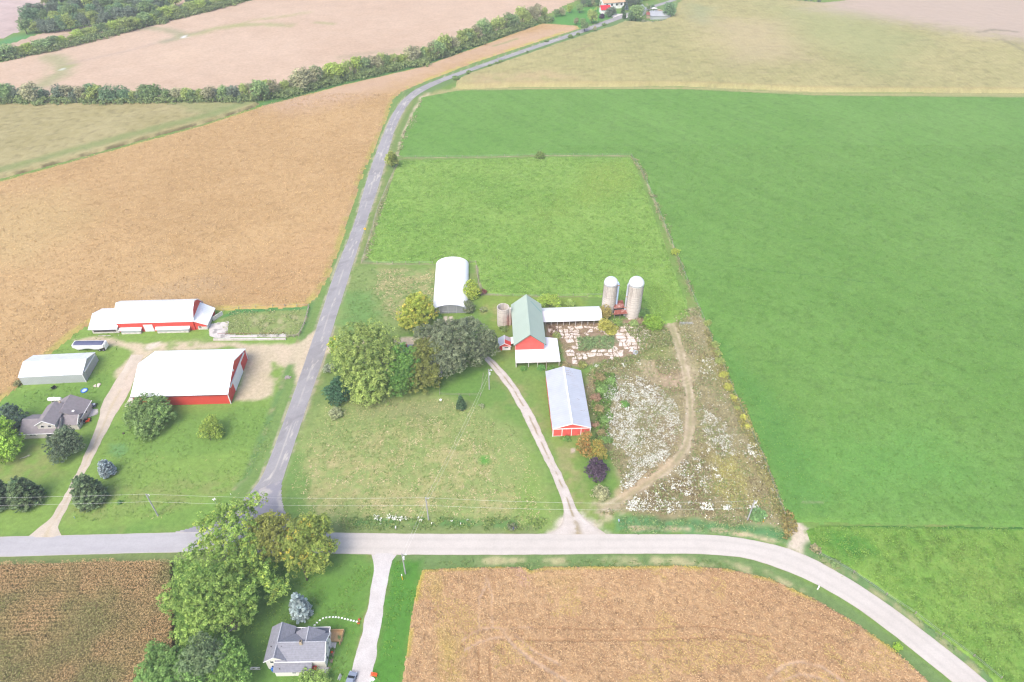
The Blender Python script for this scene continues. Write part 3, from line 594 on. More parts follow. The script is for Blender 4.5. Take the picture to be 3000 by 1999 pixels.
crop('corn_field', 'dull green corn field wedge below the left hedgerow', 'field', CORNL, 1.0, 1.2, .3, 2.2, (.265,.235,.105), (.335,.295,.150), large=24, fine=2.0, fk=.45, seed=290, dark=.2, jit=.2, edge=((.13,.11,.05), 1.0),
     paints=[line([(0,505),(170,460),(382,402),(595,348),(740,303)], (.16,.215,.07), 7, 3, .7), area([(500,306),(740,302),(640,340),(560,330)], (.19,.23,.09), 6, .6)])
CORNR = [(1334,261),(1510,254),(2000,252),(2382,269),(3000,273),(3300,274),(3300,-20),(2700,-22),(2450,10),(2404,14),(2300,4),(2204,0),(2130,-4),(2030,2),(1990,8),(1984,30),(1977,47),(1955,60),(1935,68),(1884,71),(1829,67),(1800,80),(1765,90),(1637,132),(1510,175),(1383,218),(1345,236)]
crop('corn_field', 'pale tan-green corn field across the upper right', 'field', CORNR, 1.5, 2.0, .32, 3, (.28,.27,.115), (.36,.325,.150), large=45, fine=3.5, fk=.5, seed=310, dark=.18, jit=.2, rows=(R(6), 3.2, .10),
     paints=[line([(1345,255),(1510,250),(2000,248),(2382,264),(3000,268)], (.30,.24,.11), 2.5, 1.5, .5, .35), area([(2380,40),(2560,60),(3000,130),(3300,160),(3300,-30),(2440,-20)], (.40,.315,.265), 25, .85), area([(2050,60),(2300,70),(2350,180),(2150,200)], (.40,.32,.20), 22, .5), area([(2250,20),(2500,50),(2700,120),(2600,220),(2350,120)], (.25,.285,.12), 25, .5),
             line([(2860,104),(2910,96),(2975,102)], (.14,.14,.09), 3, 2, .7, .3), line([(2935,125),(2960,138),(3000,160)], (.16,.15,.09), 3, 2, .6, .3), area([(2020,20),(2090,30),(2060,80),(2030,60)], (.22,.27,.15), 12, .5), line([(1700,140),(1740,137),(1680,160),(1660,170)], (.20,.16,.08), 1.5, 1, .5, .4), area([(1350,235),(1600,215),(1700,240),(1400,255)], (.40,.29,.17), 8, .5, .35)])
FAR = [(-400,300),(0,298),(640,296),(760,262),(1000,210),(1230,160),(1400,105),(1600,40),(1660,10),(1800,-40),(1500,-70),(900,-30),(722,6),(637,28),(500,62),(382,93),(170,144),(0,186),(-400,270)]
WET = (.235,.25,.14)
crop('tan_field', 'pinkish tan harvested-looking field between the two left hedgerows', 'field', FAR, 2.2, .4, .10, 5, (.425,.312,.222), (.475,.36,.265), large=60, fine=7, fk=.35, seed=330, mat='farcrop', jit=.3, dark=.0,
     paints=[line([(430,84),(480,88),(515,96),(535,107),(520,113),(482,124)], WET, 7, 5, .8), line([(535,109),(590,97),(640,84),(700,76),(760,74),(845,76)], (.27,.29,.12), 8, 5, .75, .3), line([(670,84),(740,62),(860,46),(900,38)], (.30,.30,.13), 5, 4, .6, .3), area([(532,108),(545,106),(546,112),(535,115)], (.70,.72,.75), 1.0, 1.0),
             line([(150,170),(175,182),(185,200),(172,222),(130,248),(110,256)], (.25,.265,.13), 12, 7, .8, .3), line([(205,195),(180,206)], (.25,.28,.11), 6, 3, .7), area([(180,204),(188,203),(189,207),(181,208)], (.7,.72,.75), .8, 1), line([(930,68),(975,72)], (.26,.28,.11), 4, 3, .7),
             line([(1000,170),(1080,158),(1150,152),(1180,148)], (.31,.27,.18), 5, 4, .6, .3), line([(100,260),(400,250),(560,268)], (.36,.29,.20), 4, 3, .5, .4), area([(470,150),(600,150),(560,190),(480,180)], (.50,.38,.27), 12, .5), line([(200,190),(380,150),(600,90)], (.30,.24,.21), 3, 3, .4, .3)])
FAR2 = [(-500,250),(0,150),(60,128),(130,104),(300,78),(500,42),(620,12),(700,-10),(900,-60),(560,-60),(300,10),(100,84),(0,118),(-500,200)]
crop('tan_field', 'narrow tan field strip between the upper-left wood and hedgerow', 'field', [(-500,262),(0,168),(170,130),(382,76),(500,46),(637,10),(760,-30),(600,-34),(480,28),(350,62),(200,88),(110,104),(40,128),(-500,230)], 2.4, .4, .1, 5, (.40,.29,.21), (.46,.35,.26), large=40, fine=6, fk=.4, seed=340, mat='farcrop', jit=.3,
     paints=[line([(20,150),(100,132),(190,106)], (.24,.23,.13), 5, 4, .6, .3)])
crop('tan_field', 'ploughed purplish field in the top left corner', 'field', [(-600,190),(-60,128),(0,112),(50,92),(60,60),(100,30),(200,-20),(200,-60),(-700,-60)], 2.6, .3, .1, 5, (.38,.29,.26), (.46,.37,.34), large=40, fine=6, fk=.4, seed=345, mat='farcrop', jit=.3, rows=(R(70), 14, .08))
crop('tan_field', 'distant tan field above the far farmsteads', 'field', [(1700,-6),(1660,6),(1500,-70),(1500,-140),(2800,-140),(3600,-60),(2700,-30),(2420,-4),(2200,-16),(2000,-30),(1850,-20)], 3.5, .4, .1, 5, (.42,.32,.26), (.46,.37,.30), large=60, fine=8, fk=.3, seed=347, mat='farcrop', jit=.3)
SOYB = [(1240,1672),(1420,1664),(1540,1664),(1552,1676),(1600,1664),(2000,1660),(2127,1669),(2255,1698),(2382,1756),(2510,1830),(2616,1904),(2722,2001),(2800,2080),(1165,2080),(1181,1999),(1204,1834),(1225,1712)]
PALE = (.45,.33,.235)
soy_tracks = [line(p, PALE, w_*.75, .35, .6, max(b,.36), .15) for p, w_, b in (
    ([(1424,1692),(1422,1725),(1405,1755),(1402,1800),(1405,1840)], .7, .3), ([(1428,1700),(1442,1750),(1440,1800),(1443,1842)], .7, .3),
    ([(1355,1880),(1400,1850),(1440,1842),(1480,1848),(1520,1842),(1560,1842)], .7, 0), ([(1362,1908),(1400,1888),(1440,1874),(1470,1870)], .9, 0),
    ([(1470,1850),(1500,1890),(1560,1940),(1620,1975),(1680,2010)], 1.1, .2), ([(1510,1865),(1560,1910),(1640,1950)], .6, .35),
    ([(2240,1999),(2290,1955),(2340,1942),(2400,1955),(2440,1980),(2470,2005)], 1.0, .2), ([(2290,2000),(2340,1978),(2400,1990),(2430,2010)], .8, .2))]
soy_tracks += [line(p, (.24,.135,.06), .35, .25, .7, .2, .15) for p in (
    [(1560,1842),(1700,1848),(1900,1846),(2050,1838),(2150,1850),(2250,1875)], [(1500,1878),(1700,1882),(1900,1880),(2080,1872),(2200,1882),(2290,1930)], [(1400,1900),(1404,1950),(1400,2010)], [(1436,1890),(1434,1950),(1438,2010)])]
soy_tracks += [area([(1512,1662),(1545,1662),(1552,1720),(1520,1715)], (.42,.27,.20), 1.5, .8), line([(1300,1860),(1310,1920),(1325,1990)], (.38,.31,.08), 4, 2, .6, .38), area([(1580,1700),(1700,1690),(1650,1740)], (.40,.33,.09), 4, .6, .5), area([(1260,1680),(1300,1700),(1290,1760),(1265,1740)], (.37,.29,.09), 2, .5, .5)]
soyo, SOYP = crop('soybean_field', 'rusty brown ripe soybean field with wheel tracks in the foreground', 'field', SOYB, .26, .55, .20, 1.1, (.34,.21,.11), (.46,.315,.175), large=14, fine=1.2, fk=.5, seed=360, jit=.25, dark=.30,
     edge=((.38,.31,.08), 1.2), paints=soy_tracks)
CORNB = [(-200,1668),(0,1660),(170,1656),(330,1650),(506,1652),(508,1780),(514,1919),(490,1960),(440,2000),(400,2080),(-200,2080)]
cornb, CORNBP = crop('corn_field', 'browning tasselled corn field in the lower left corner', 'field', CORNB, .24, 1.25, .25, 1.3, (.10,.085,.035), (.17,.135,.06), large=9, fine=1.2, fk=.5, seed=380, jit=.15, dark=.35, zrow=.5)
# ================================================================== LEAVES, BLADES, TREES
def quads(P, U, W, C, name, mat, parent=None, bend=None):
    """many small leaf-like faces: centre P, half-axes U and W (n x 3), colour C"""
    n = len(P); V = np.empty((n, 4, 3)); V[:, 0] = P-U; V[:, 1] = P+W*.9-U*.1; V[:, 2] = P+U; V[:, 3] = P-W*.9-U*.1
    F = np.arange(n*4).reshape(n, 4)
    return fastmesh(name, V.reshape(-1, 3), F, mat, np.repeat(C*LEAFK[mat], 4, 0))
LEAFK = {'leaf': 1.8, 'blade': 1.25}
def unit(v): return v/(np.linalg.norm(v, axis=-1, keepdims=True)+1e-9)
def frame(N, g):
    T = unit(np.cross(N, g.normal(size=N.shape))); B = np.cross(N, T); return T, B
def leaf_cloud(lobes, leaf, ca, cb, cover=2.6, seed=0, clump=None, flat=.75, cc=None, cck=0.0, droop=0.0, ragged=.25):
    """lobes: (x,y,z,rx,rz). Branch-end clumps on each lobe's surface, leaves on each clump."""
    g = np.random.default_rng(seed); Ps = []; Ns = []; Cs = []
    L = np.array([l[:5] for l in lobes])
    for (lx, ly, lz, rx, rz) in L:
        cs = clump or min(max(rx*.22, .45), 1.05); area_ = 2*math.pi*rx*(rx+rz)
        m = max(6, int(area_/(cs*cs)*.60)); D = unit(g.normal(size=(m, 3))); lk = g.uniform(.84, 1.14); D[:, 2] = np.where(D[:, 2] < -.55, -D[:, 2], D[:, 2])
        rad = np.where(g.random(m) < .2, g.uniform(.35, .8, m), g.uniform(.80, 1.0+ragged, m))
        # outline made uneven by low-frequency lobing
        rad = rad*(1+ragged*.6*(np.sin(D[:, 0]*5+seed)+np.sin(D[:, 1]*6+seed*2)+np.sin(D[:, 2]*7+seed))/3)
        Cn = np.array([lx, ly, lz])+D*rad[:, None]*np.array([rx, rx, rz])
        keep = Cn[:, 2] > min(.3, lz*.3); Cn = Cn[keep]; D = D[keep]; m = len(Cn)
        if not m: continue
        csz = cs*g.uniform(.55, 1.35, m); k = max(8, int(cover*area_/(leaf*leaf*1.1)/m))
        idx = np.repeat(np.arange(m), k); n = len(idx)
        d = unit(g.normal(size=(n, 3))+D[idx]*.6+np.array([0, 0, .35])); r = g.uniform(.55, 1.05, n)
        P = Cn[idx]+d*(r*csz[idx])[:, None]*np.array([1, 1, flat]); P[:, 2] -= droop*((P[:, 0]-lx)**2+(P[:, 1]-ly)**2)/(rx*rx+.1)
        N = unit(d*.8+np.array([0, 0, .55])+g.normal(size=(n, 3))*.45)
        kc = g.random(m); mixv = np.clip(kc[idx]*.75+g.random(n)*.35-.05, 0, 1)[:, None]
        C = np.array(ca)*(1-mixv)+np.array(cb)*mixv
        if cc is not None:
            s = (g.random(m) < cck)[idx][:, None]*g.uniform(.4, 1, n)[:, None]; C = C*(1-s)+np.array(cc)*s
        C = C*(lk*g.uniform(.86, 1.15, n)*(g.uniform(.82, 1.18, m)[idx]))[:, None]; Ps.append(P); Ns.append(N); Cs.append(C)
    P = np.concatenate(Ps); N = np.concatenate(Ns); C = np.concatenate(Cs); P[:, 2] = np.maximum(P[:, 2], .06)
    T, B = frame(N, g); s = leaf*g.uniform(.65, 1.25, len(P))[:, None]
    return P, T*s*.75, B*s*.5, C
def trunk_mb(x, y, h, r, tops=(), n=8, lean=(0, 0)):
    m = MB(); a = (x, y, -.1); b = (x+lean[0]*.5, y+lean[1]*.5, h*.5); c = (x+lean[0], y+lean[1], h)
    m.tube(a, b, r, r*.72, n).tube(b, c, r*.72, r*.35, n)
    for (tx, ty, tz) in tops:
        z0 = min(h*.8, max(h*.3, tz*.35)); s = (x+lean[0]*z0/h, y+lean[1]*z0/h, z0)
        mid = ((s[0]+tx)/2, (s[1]+ty)/2, s[2]+(tz-s[2])*.62); m.tube(s, mid, r*.5, r*.3, 6).tube(mid, (tx, ty, tz), r*.3, r*.08, 6)
    return m
PXM = lambda x, y, z=0: depth(x, y, z)/2000.0
def broadleaf(name, label, lobes_px, h, ca, cb, base_px=None, leaf=.36, cover=2.6, seed=0, zc=None, cat='tree', group=None, flat=.75, cc=None, cck=0.0, droop=0.0, tr=None, vk=.85, ragged=.25, clump=None, trunk=True, crown='crown'):
    """a tree whose crown lobes were measured in the photograph: (u, v, radius px[, height of the lobe centre])"""
    lob = []
    for l in lobes_px:
        u, v, r = l[:3]; z = l[3] if len(l) > 3 else (zc if zc is not None else h*.6)
        x, y = G(u, v, z); rr = r*.9*PXM(x, y, z); lob.append((x, y, z, rr, min(rr*vk, z*.98)))
    if base_px: bx, by = G(*base_px)
    else: bx = sum(l[0] for l in lob)/len(lob); by = sum(l[1] for l in lob)/len(lob)
    loc = [(l[0]-bx, l[1]-by, l[2], l[3], l[4]) for l in lob]
    root = empty(name, (bx, by, 0)); tag(root, label, cat, group)
    P, U, W, C = leaf_cloud(loc, leaf, ca, cb, cover, seed, clump, flat, cc, cck, droop, ragged)
    link(bpy.data.objects.new(crown, quads(P, U, W, C, crown, 'leaf')), root)
    if trunk:
        trunk_mb(0, 0, max(l[2] for l in loc)*.9, tr or max(.12, max(l[3] for l in loc)*.055), [(l[0]*.8, l[1]*.8, l[2]) for l in loc][:9]).build('trunk', 'bark', root)
    return root
def bush(label, u, v, r, hk, ca, cb, name='shrub', leaf=.26, seed=0, cat='shrub', group=None, cc=None, cck=0, cover=2.4, flat=.7, trunk=False, ragged=.3):
    """low shrub: one mesh of leafy clumps down to the ground"""
    x, y = G(u, v); rr = r*PXM(x, y); x, y = G(u, v, rr*hk*.55)
    g = np.random.default_rng(seed+99); lob = [(0, 0, rr*hk*.55, rr*.8, rr*hk*.55)]+[(rr*.45*math.cos(a), rr*.45*math.sin(a), rr*hk*g.uniform(.35, .6), rr*.5, rr*hk*.4) for a in g.uniform(0, 6.28, 3)]
    P, U, W, C = leaf_cloud(lob, leaf, ca, cb, cover, seed, None, flat, cc, cck, 0, ragged)
    o = link(bpy.data.objects.new(name, quads(P, U, W, C, name, 'leaf'))); o.location = (x, y, 0); return tag(o, label, cat, group)
def conifer(name, label, u, v, top_v, rpx, ca, cb, seed=0, leaf=.24, power=.85, cat='tree', group=None, layers=16, dens=1.0, base=.02, round_=0.0, h=None):
    x, y = G(u, v); h = h or height_to(x, y, top_v); Rr = rpx*PXM(x, y); g = np.random.default_rng(seed)
    root = empty(name, (x, y, 0)); tag(root, label, cat, group)
    nb = int(layers*11*dens); t = 1-np.sqrt(g.random(nb)); t = np.sort(t)
    prof = (1-t)**power*(1-round_)+round_*np.sqrt(np.clip(1-(t*1.02)**2.2, 0, 1))
    rr = Rr*prof*g.uniform(.86, 1.08, nb); ang = np.arange(nb)*2.39996+g.normal(size=nb)*.25
    zb = h*(base+(1-base)*t)
    k = int(max(14, 120*dens*(.20/leaf)))
    idx = np.repeat(np.arange(nb), k); n = len(idx); s = g.random(n)**.55
    L = rr[idx]*s+.05; side = g.normal(size=n)*(.085*Rr+.08)*(1.15-s*.75)*np.clip(prof[idx]+.25, 0, 1)
    ca_, sa = np.cos(ang[idx]), np.sin(ang[idx]); up = g.normal(size=n)*.05*h/8+.05
    X_ = L*ca_-side*sa; Y_ = L*sa+side*ca_; Z_ = zb[idx]+.35-.12*L+.16*L*s*s+up-np.abs(side)*.22
    P = np.stack([X_, Y_, np.maximum(Z_, .08)], 1)
    dirv = np.stack([ca_, sa, np.full(n, -.05)], 1)+g.normal(size=(n, 3))*.45; T = unit(dirv); N = unit(np.stack([ca_*.35, sa*.35, np.ones(n)], 1)+g.normal(size=(n, 3))*.4); B = unit(np.cross(N, T))
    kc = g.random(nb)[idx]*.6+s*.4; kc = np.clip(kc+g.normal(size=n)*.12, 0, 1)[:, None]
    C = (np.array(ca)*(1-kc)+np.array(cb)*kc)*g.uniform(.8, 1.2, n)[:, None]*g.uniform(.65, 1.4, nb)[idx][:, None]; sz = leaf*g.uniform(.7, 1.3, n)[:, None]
    link(bpy.data.objects.new('crown', quads(P, T*sz*.8, B*sz*.36, C, 'crown', 'leaf')), root)
    trunk_mb(0, 0, h*.96, max(.10, Rr*.05)).build('trunk', 'bark', root)
    return root
GR1, GR2 = (.060,.125,.024), (.205,.300,.062)       # fresh maple
# ---- foreground silver maples over the cross road
broadleaf('maple_tree', 'huge fresh green maple overhanging the corn in the left foreground', [(560,1745,62,9),(635,1730,58,10.5),(690,1765,50,8),(548,1665,36,8),(605,1800,48,8),(560,1845,42,6.5),(650,1812,42,7),(522,1755,34,6),(600,1740,50,11),(575,1620,24,8),(720,1800,26,5.5),(590,1875,30,5),(700,1735,40,9)], 14, GR1, (.220,.305,.070), (640,1850), .33, 2.5, 11, ragged=.5, clump=.75)
broadleaf('maple_tree', 'tall fresh green maple spilling over the road junction', [(625,1545,36,9.5),(700,1500,36,10.5),(745,1472,26,10),(655,1500,22,10),(700,1570,48,9.5),(655,1620,42,9),(718,1640,44,8.5),(622,1590,30,8),(770,1690,40,6.5),(822,1718,26,5),(672,1680,34,8),(735,1600,34,8),(605,1535,22,9),(800,1745,22,4.5),(725,1690,34,7)], 14, GR1, (.215,.300,.064), (700,1690), .33, 2.5, 12, ragged=.5, cc=(.26,.31,.055), cck=.12, clump=.75)
broadleaf('maple_tree', 'olive yellow maple between the two larger trees at the junction', [(765,1550,40,8.5),(802,1575,38,8),(762,1595,38,7.5),(790,1535,32,8.5),(825,1535,28,7.5),(800,1620,30,6)], 11, (.105,.130,.028), (.215,.225,.055), (780,1660), .32, 2.8, 13, ragged=.3)
broadleaf('maple_tree', 'yellowing round maple at the right end of the roadside group', [(885,1580,55,8),(925,1560,40,8),(930,1615,42,6.5),(880,1640,42,5.5),(860,1600,40,7),(940,1655,26,4.5),(905,1545,36,8.5),(948,1532,22,8),(965,1600,22,6),(915,1665,22,3.5)], 11, (.095,.145,.028), (.215,.255,.055), (900,1700), .32, 2.9, 14, cc=(.38,.31,.05), cck=.05, ragged=.34)
broadleaf('ash_tree', 'dull grey-green tree at the bottom edge beside the corn', [(585,1905,42,9),(560,1950,40,8),(610,1950,42,8),(625,1900,26,8)], 11, (.065,.105,.045), (.135,.190,.085), None, .30, 2.8, 15)
broadleaf('box_elder_tree', 'mid green tree cut by the bottom edge next to the corn field', [(470,1935,40,6),(440,1985,45,6),(500,1990,48,6.5),(520,1935,36,6.5),(455,1905,24,6),(560,2020,50,7)], 10, (.065,.135,.030), (.150,.245,.070), None, .32, 2.7, 16)
broadleaf('box_elder_tree', 'bushy green tree at the bottom edge left of the white house', [(660,1905,38,6),(680,1945,42,6),(650,1985,45,6.5),(690,1995,38,5),(640,1940,36,7)], 9, (.075,.145,.030), (.165,.265,.065), None, .32, 2.7, 17)
broadleaf('lilac_bush', 'pale green bushy shrub in front of the white house porch', [(905,1990,28,1.8),(940,1994,26,1.8),(920,2015,30,1.6)], 3, (.10,.175,.035), (.225,.31,.085), None, .24, 2.3, 18, cat='shrub', trunk=False, crown='foliage')
# ---- conifers of the left lawns and the lower yard
BS1, BS2 = (.10,.14,.135), (.29,.345,.345)
conifer('blue_spruce', 'silvery blue spruce behind the white house', 886, 1800, 1741, 33, BS1, BS2, 21, .20, .75, round_=.35)
conifer('blue_spruce', 'small blue spruce on the lawn left of the side road', 320, 1388, 1349, 24, (.09,.125,.125), (.26,.31,.32), 22, .22, .7, round_=.35)
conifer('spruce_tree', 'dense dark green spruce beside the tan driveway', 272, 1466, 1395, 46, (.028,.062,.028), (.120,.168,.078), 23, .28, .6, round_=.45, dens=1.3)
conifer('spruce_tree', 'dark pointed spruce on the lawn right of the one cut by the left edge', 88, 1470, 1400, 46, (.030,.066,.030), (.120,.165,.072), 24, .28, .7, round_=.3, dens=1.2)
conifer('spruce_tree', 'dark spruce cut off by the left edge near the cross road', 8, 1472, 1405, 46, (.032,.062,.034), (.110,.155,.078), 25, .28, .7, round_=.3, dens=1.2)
broadleaf('pine_tree', 'large blackish green pine standing in front of the grey-roofed farmhouse', [(172,1300,36,3.8),(205,1296,32,4),(190,1268,22,6.5),(176,1330,28,2.6),(222,1310,22,3)], 8, (.035,.062,.034), (.115,.150,.085), (190,1345), .25, 3.0, 26, flat=.5, clump=.55)
broadleaf('pine_tree', 'dark bluish pine behind the left end of the grey-roofed farmhouse', [(35,1225,32,3.6),(22,1205,22,5),(52,1240,24,3),(30,1255,26,2.5)], 7, (.032,.060,.045), (.095,.140,.095), None, .25, 3.0, 27, flat=.5, clump=.55)
broadleaf('maple_tree', 'bright lime green maple cut by the left edge below the farmhouse', [(8,1290,40,4.5),(25,1310,32,4),(0,1245,26,6.5),(15,1335,26,2.6),(-25,1310,40,4)], 9, (.10,.19,.024), (.25,.37,.06), None, .30, 2.8, 28)
broadleaf('crabapple_tree', 'broad rounded olive green tree in front of the big red shed', [(430,1195,40,4.4),(470,1215,34,3.8),(405,1225,36,3.4),(440,1240,38,3),(465,1185,26,4.4),(425,1268,26,1.8),(395,1195,24,3.4)], 6.5, (.070,.125,.035), (.165,.245,.080), None, .28, 3.0, 29, flat=.6)
broadleaf('young_maple', 'small yellow-green young maple alone on the left lawn', [(617,1245,22,3.4),(608,1265,24,2.4),(632,1262,20,2.4),(617,1228,14,4.6),(640,1278,10,1.4)], 5.5, (.11,.175,.03), (.235,.30,.055), (617,1290), .26, 2.4, 30)
bush('olive brush at the left end of the grey shed', 52, 1124, 11, 1.0, (.10,.11,.045), (.20,.19,.09), seed=31)
# ---- centre grove around the hidden house
broadleaf('elm_tree', 'large feathery yellow-green elm at the left of the central grove', [(1055,1000,52,10.5),(1100,985,44,11),(1018,1050,44,8.5),(1075,1050,56,10.5),(1125,1050,44,9),(1040,1100,40,7),(1095,1110,42,7.5),(1075,1145,32,4.5),(1050,1155,20,3.5),(1130,1005,34,10),(1000,1015,24,9),(1110,1150,20,4)], 15, (.085,.140,.034), (.265,.330,.090), (1080,1150), .32, 2.8, 41, flat=.8, droop=.6, ragged=.45, clump=.8)
broadleaf('maple_tree', 'deep green maple squeezed between the elm and the olive tree', [(1180,1045,38,8.5),(1165,1090,36,7),(1185,1110,34,6),(1170,1135,28,4),(1192,1070,32,8)], 9, (.035,.105,.020), (.125,.225,.048), None, .28, 2.9, 42)
broadleaf('oak_tree', 'brownish olive oak in the middle of the central grove', [(1225,1050,34,7.5),(1250,1085,38,6),(1220,1120,34,4),(1265,1110,28,4),(1272,1020,28,8.5),(1240,1020,30,8.5),(1210,1080,28,6)], 11, (.075,.100,.024), (.190,.205,.055), None, .28, 3.0, 43)
broadleaf('oak_tree', 'spreading dark grey-green oak over the head of the farm lane', [(1245,985,34,8.5),(1290,975,38,10),(1340,968,38,10.5),(1390,975,36,10),(1425,995,30,8),(1350,990,46,11),(1300,1000,42,10),(1325,1040,40,8),(1290,1060,28,7),(1308,1085,24,5.5),(1375,1020,34,8),(1410,1025,24,6.5),(1340,1065,28,6),(1375,948,22,9),(1440,1020,24,5.5),(1395,1050,26,5)], 14, (.045,.068,.034), (.150,.175,.100), (1330,1080), .30, 3.0, 44, flat=.6)
broadleaf('maple_tree', 'round golden yellow-green maple left of the hoop building', [(1222,900,38,5.5),(1195,920,30,4.2),(1250,915,30,4.2),(1215,945,32,2.8),(1212,885,24,6.2),(1240,885,22,6),(1188,945,18,2.4)], 8, (.13,.19,.028), (.31,.33,.060), None, .28, 2.9, 45, cc=(.42,.33,.06), cck=.10)
broadleaf('young_maple', 'small yellow-green tree against the right side of the hoop building', [(1380,840,19,3.6),(1375,855,18,2.6),(1391,852,17,2.8),(1383,866,14,1.6)], 5, (.12,.20,.03), (.34,.38,.07), None, .26, 2.6, 46)
bush('grey green bush between the hoop building and the open silo', 1374, 900, 19, 1.3, (.075,.10,.05), (.17,.20,.11), seed=47, cat='bush')
bush('dark reddish purple shrub at the corner of the pasture', 1414, 855, 10, .9, (.09,.03,.03), (.18,.07,.06), seed=48)
bush('low green shrub at the hoop building door', 1287, 928, 8, .8, (.05,.13,.03), (.11,.22,.05), seed=49)
bush('brush heap around a pale boulder in the yard behind the oak', 1416, 908, 11, .6, (.11,.16,.06), (.22,.24,.11), seed=50)
broadleaf('holly_tree', 'dense blackish green tree beside the side road', [(988,1140,28,3.6),(970,1150,22,2.8),(1005,1155,26,2.6),(985,1168,24,1.8),(990,1120,18,4.6)], 6, (.020,.060,.028), (.055,.120,.060), None, .26, 3.0, 51)
bush('pale grey-green shrub in a ring of bare soil near the side road', 985, 1211, 21, .9, (.12,.14,.07), (.24,.26,.14), seed=52)
bush('grey weedy bush between the side road and the elm', 962, 1082, 16, 1.2, (.12,.15,.10), (.22,.25,.17), seed=53, cat='bush')
broadleaf('young_maple', 'small tree with yellow tips at the driveway entrance off the side road', [(975,1015,15,2.6),(988,1008,13,3),(983,1026,15,1.6),(978,998,12,3.8)], 5, (.08,.16,.03), (.20,.27,.05), None, .25, 2.6, 54, cc=(.65,.48,.02), cck=.2)
conifer('spruce_tree', 'small dark spruce alone on the lawn below the fenced garden', 1351, 1197, 1159, 15, (.025,.060,.028), (.065,.115,.055), 55, .20, .8, round_=.2, layers=13)
bush('small round grey-green bush on the lawn under the service wires', 1411, 1190, 6.5, .9, (.10,.13,.06), (.22,.25,.14), seed=56)
broadleaf('young_ash', 'leafy shrub tree rising behind the long white shed near the barn', [(1600,878,18,3.2),(1622,880,18,3.2),(1585,888,14,2.4),(1632,892,12,2.2)], 4.5, (.13,.22,.035), (.31,.39,.075), None, .26, 2.5, 57)
bush('smaller light green shrub behind the middle of the long white shed', 1671, 890, 14, 1.1, (.13,.21,.05), (.28,.36,.10), seed=58)
bush('small tree in the far fence line of the pasture', 1581, 456, 13, 1.2, (.07,.12,.03), (.16,.21,.06), name='fence_row_tree', seed=59, cat='tree', leaf=.4)
broadleaf('roadside_tree', 'lone roundish tree where the pasture fence meets the side road', [(1147,463,15,4.5),(1143,470,14,3),(1152,474,13,3),(1147,455,10,7)], 8, (.11,.15,.035), (.24,.27,.07), None, .4, 2.6, 60)
bush('small yellow-green bush in the fence row beside the alfalfa', 1980, 738, 12, 1.2, (.14,.20,.03), (.30,.34,.06), seed=61)
bush('round dense green bush right of the tall silos', 1916, 944, 29, .95, (.075,.155,.018), (.175,.265,.040), seed=62, cover=3)
bush('dark green vine thicket at the right foot of the tallest silo', 1886, 918, 17, 1.3, (.04,.11,.03), (.12,.19,.06), seed=63, cat='bush')
bush('rusty brown vine climbing the left silo foot', 1772, 916, 20, 1.6, (.13,.11,.035), (.26,.22,.07), name='vine_thicket', seed=64, cat='vine')
bush('yellow-olive vine mound at the end of the long white shed', 1775, 955, 22, 1.2, (.16,.17,.035), (.31,.29,.07), name='vine_thicket', seed=65, cat='vine')
bush('bright green bush under the rusty lean-to', 1811, 945, 14, 1.0, (.09,.16,.04), (.22,.29,.08), seed=66, cat='bush')
bush('low yellow-green ground vine in front of the vine mound', 1790, 965, 24, .3, (.16,.17,.035), (.30,.30,.06), name='ground_vine', seed=67, cat='vine')
broadleaf('oak_sapling', 'orange and rust coloured autumn tree at the corner of the red pole shed', [(1712,1290,17,3.6),(1708,1310,18,2.6),(1722,1325,17,1.8),(1718,1275,12,4.6)], 5.5, (.12,.11,.03), (.25,.18,.06), None, .26, 2.2, 68, cc=(.32,.15,.045), cck=.3, ragged=.4)
broadleaf('oak_sapling', 'olive autumn tree right of the orange one', [(1752,1315,19,2.6),(1745,1332,17,1.8),(1765,1330,15,1.8),(1752,1300,13,3.6)], 5, (.13,.13,.03), (.28,.25,.06), None, .26, 2.3, 69, cc=(.32,.19,.04), cck=.15, ragged=.35)
broadleaf('purple_smoke_tree', 'round blackish purple tree below the red pole shed', [(1748,1365,23,3),(1735,1378,20,2.4),(1762,1378,20,2.4),(1750,1392,20,1.6)], 5, (.028,.018,.030), (.085,.062,.085), None, .27, 2.9, 70)
bush('pale beige-green globe shrub below the purple tree', 1759, 1443, 25, .85, (.15,.16,.08), (.27,.27,.15), seed=71)
for k, (u, v, r, c, l) in enumerate(((1755,1105,17,0,'brown brush at the back corner of the red pole shed'),(1765,1140,17,1,'green weeds clump beside the rear half of the red pole shed'),(1748,1165,14,2,'russet shrub against the right wall of the red pole shed'),(1757,1200,15,0,'brown leafy shrub beside the middle of the red pole shed wall'),(1770,1230,13,1,'green shrub at the edge of the white flowers by the shed'),(1742,1245,11,2,'russet bush near the front of the red pole shed wall'),(1762,1268,12,0,'brownish bush right of the red pole shed front corner'),(1775,1290,14,1,'bright green weeds clump above the olive autumn tree'),(1792,1118,14,1,'green bush beside the pale mound of rubble'))):
    A_ = ((.14,.12,.055), (.085,.16,.045), (.16,.10,.065))[c]; B_ = ((.25,.21,.10), (.18,.28,.085), (.28,.19,.12))[c]
    bush(l, u, v, r, .9, A_, B_, seed=80+k)
bush('dark weeds along the front of the red pole shed', 1660, 1286, 10, .7, (.05,.12,.03), (.12,.21,.05), seed=90); bush('bright weed clump under the left post of the barn lean-to', 1532, 1081, 9, .8, (.05,.13,.03), (.12,.22,.05), seed=91)
bush('dark weed clump under the middle of the barn lean-to', 1585, 1078, 11, .8, (.04,.12,.03), (.10,.21,.05), seed=92); bush('leafy weed clump under the right half of the barn lean-to', 1612, 1079, 9, .9, (.06,.14,.03), (.14,.24,.05), seed=93)
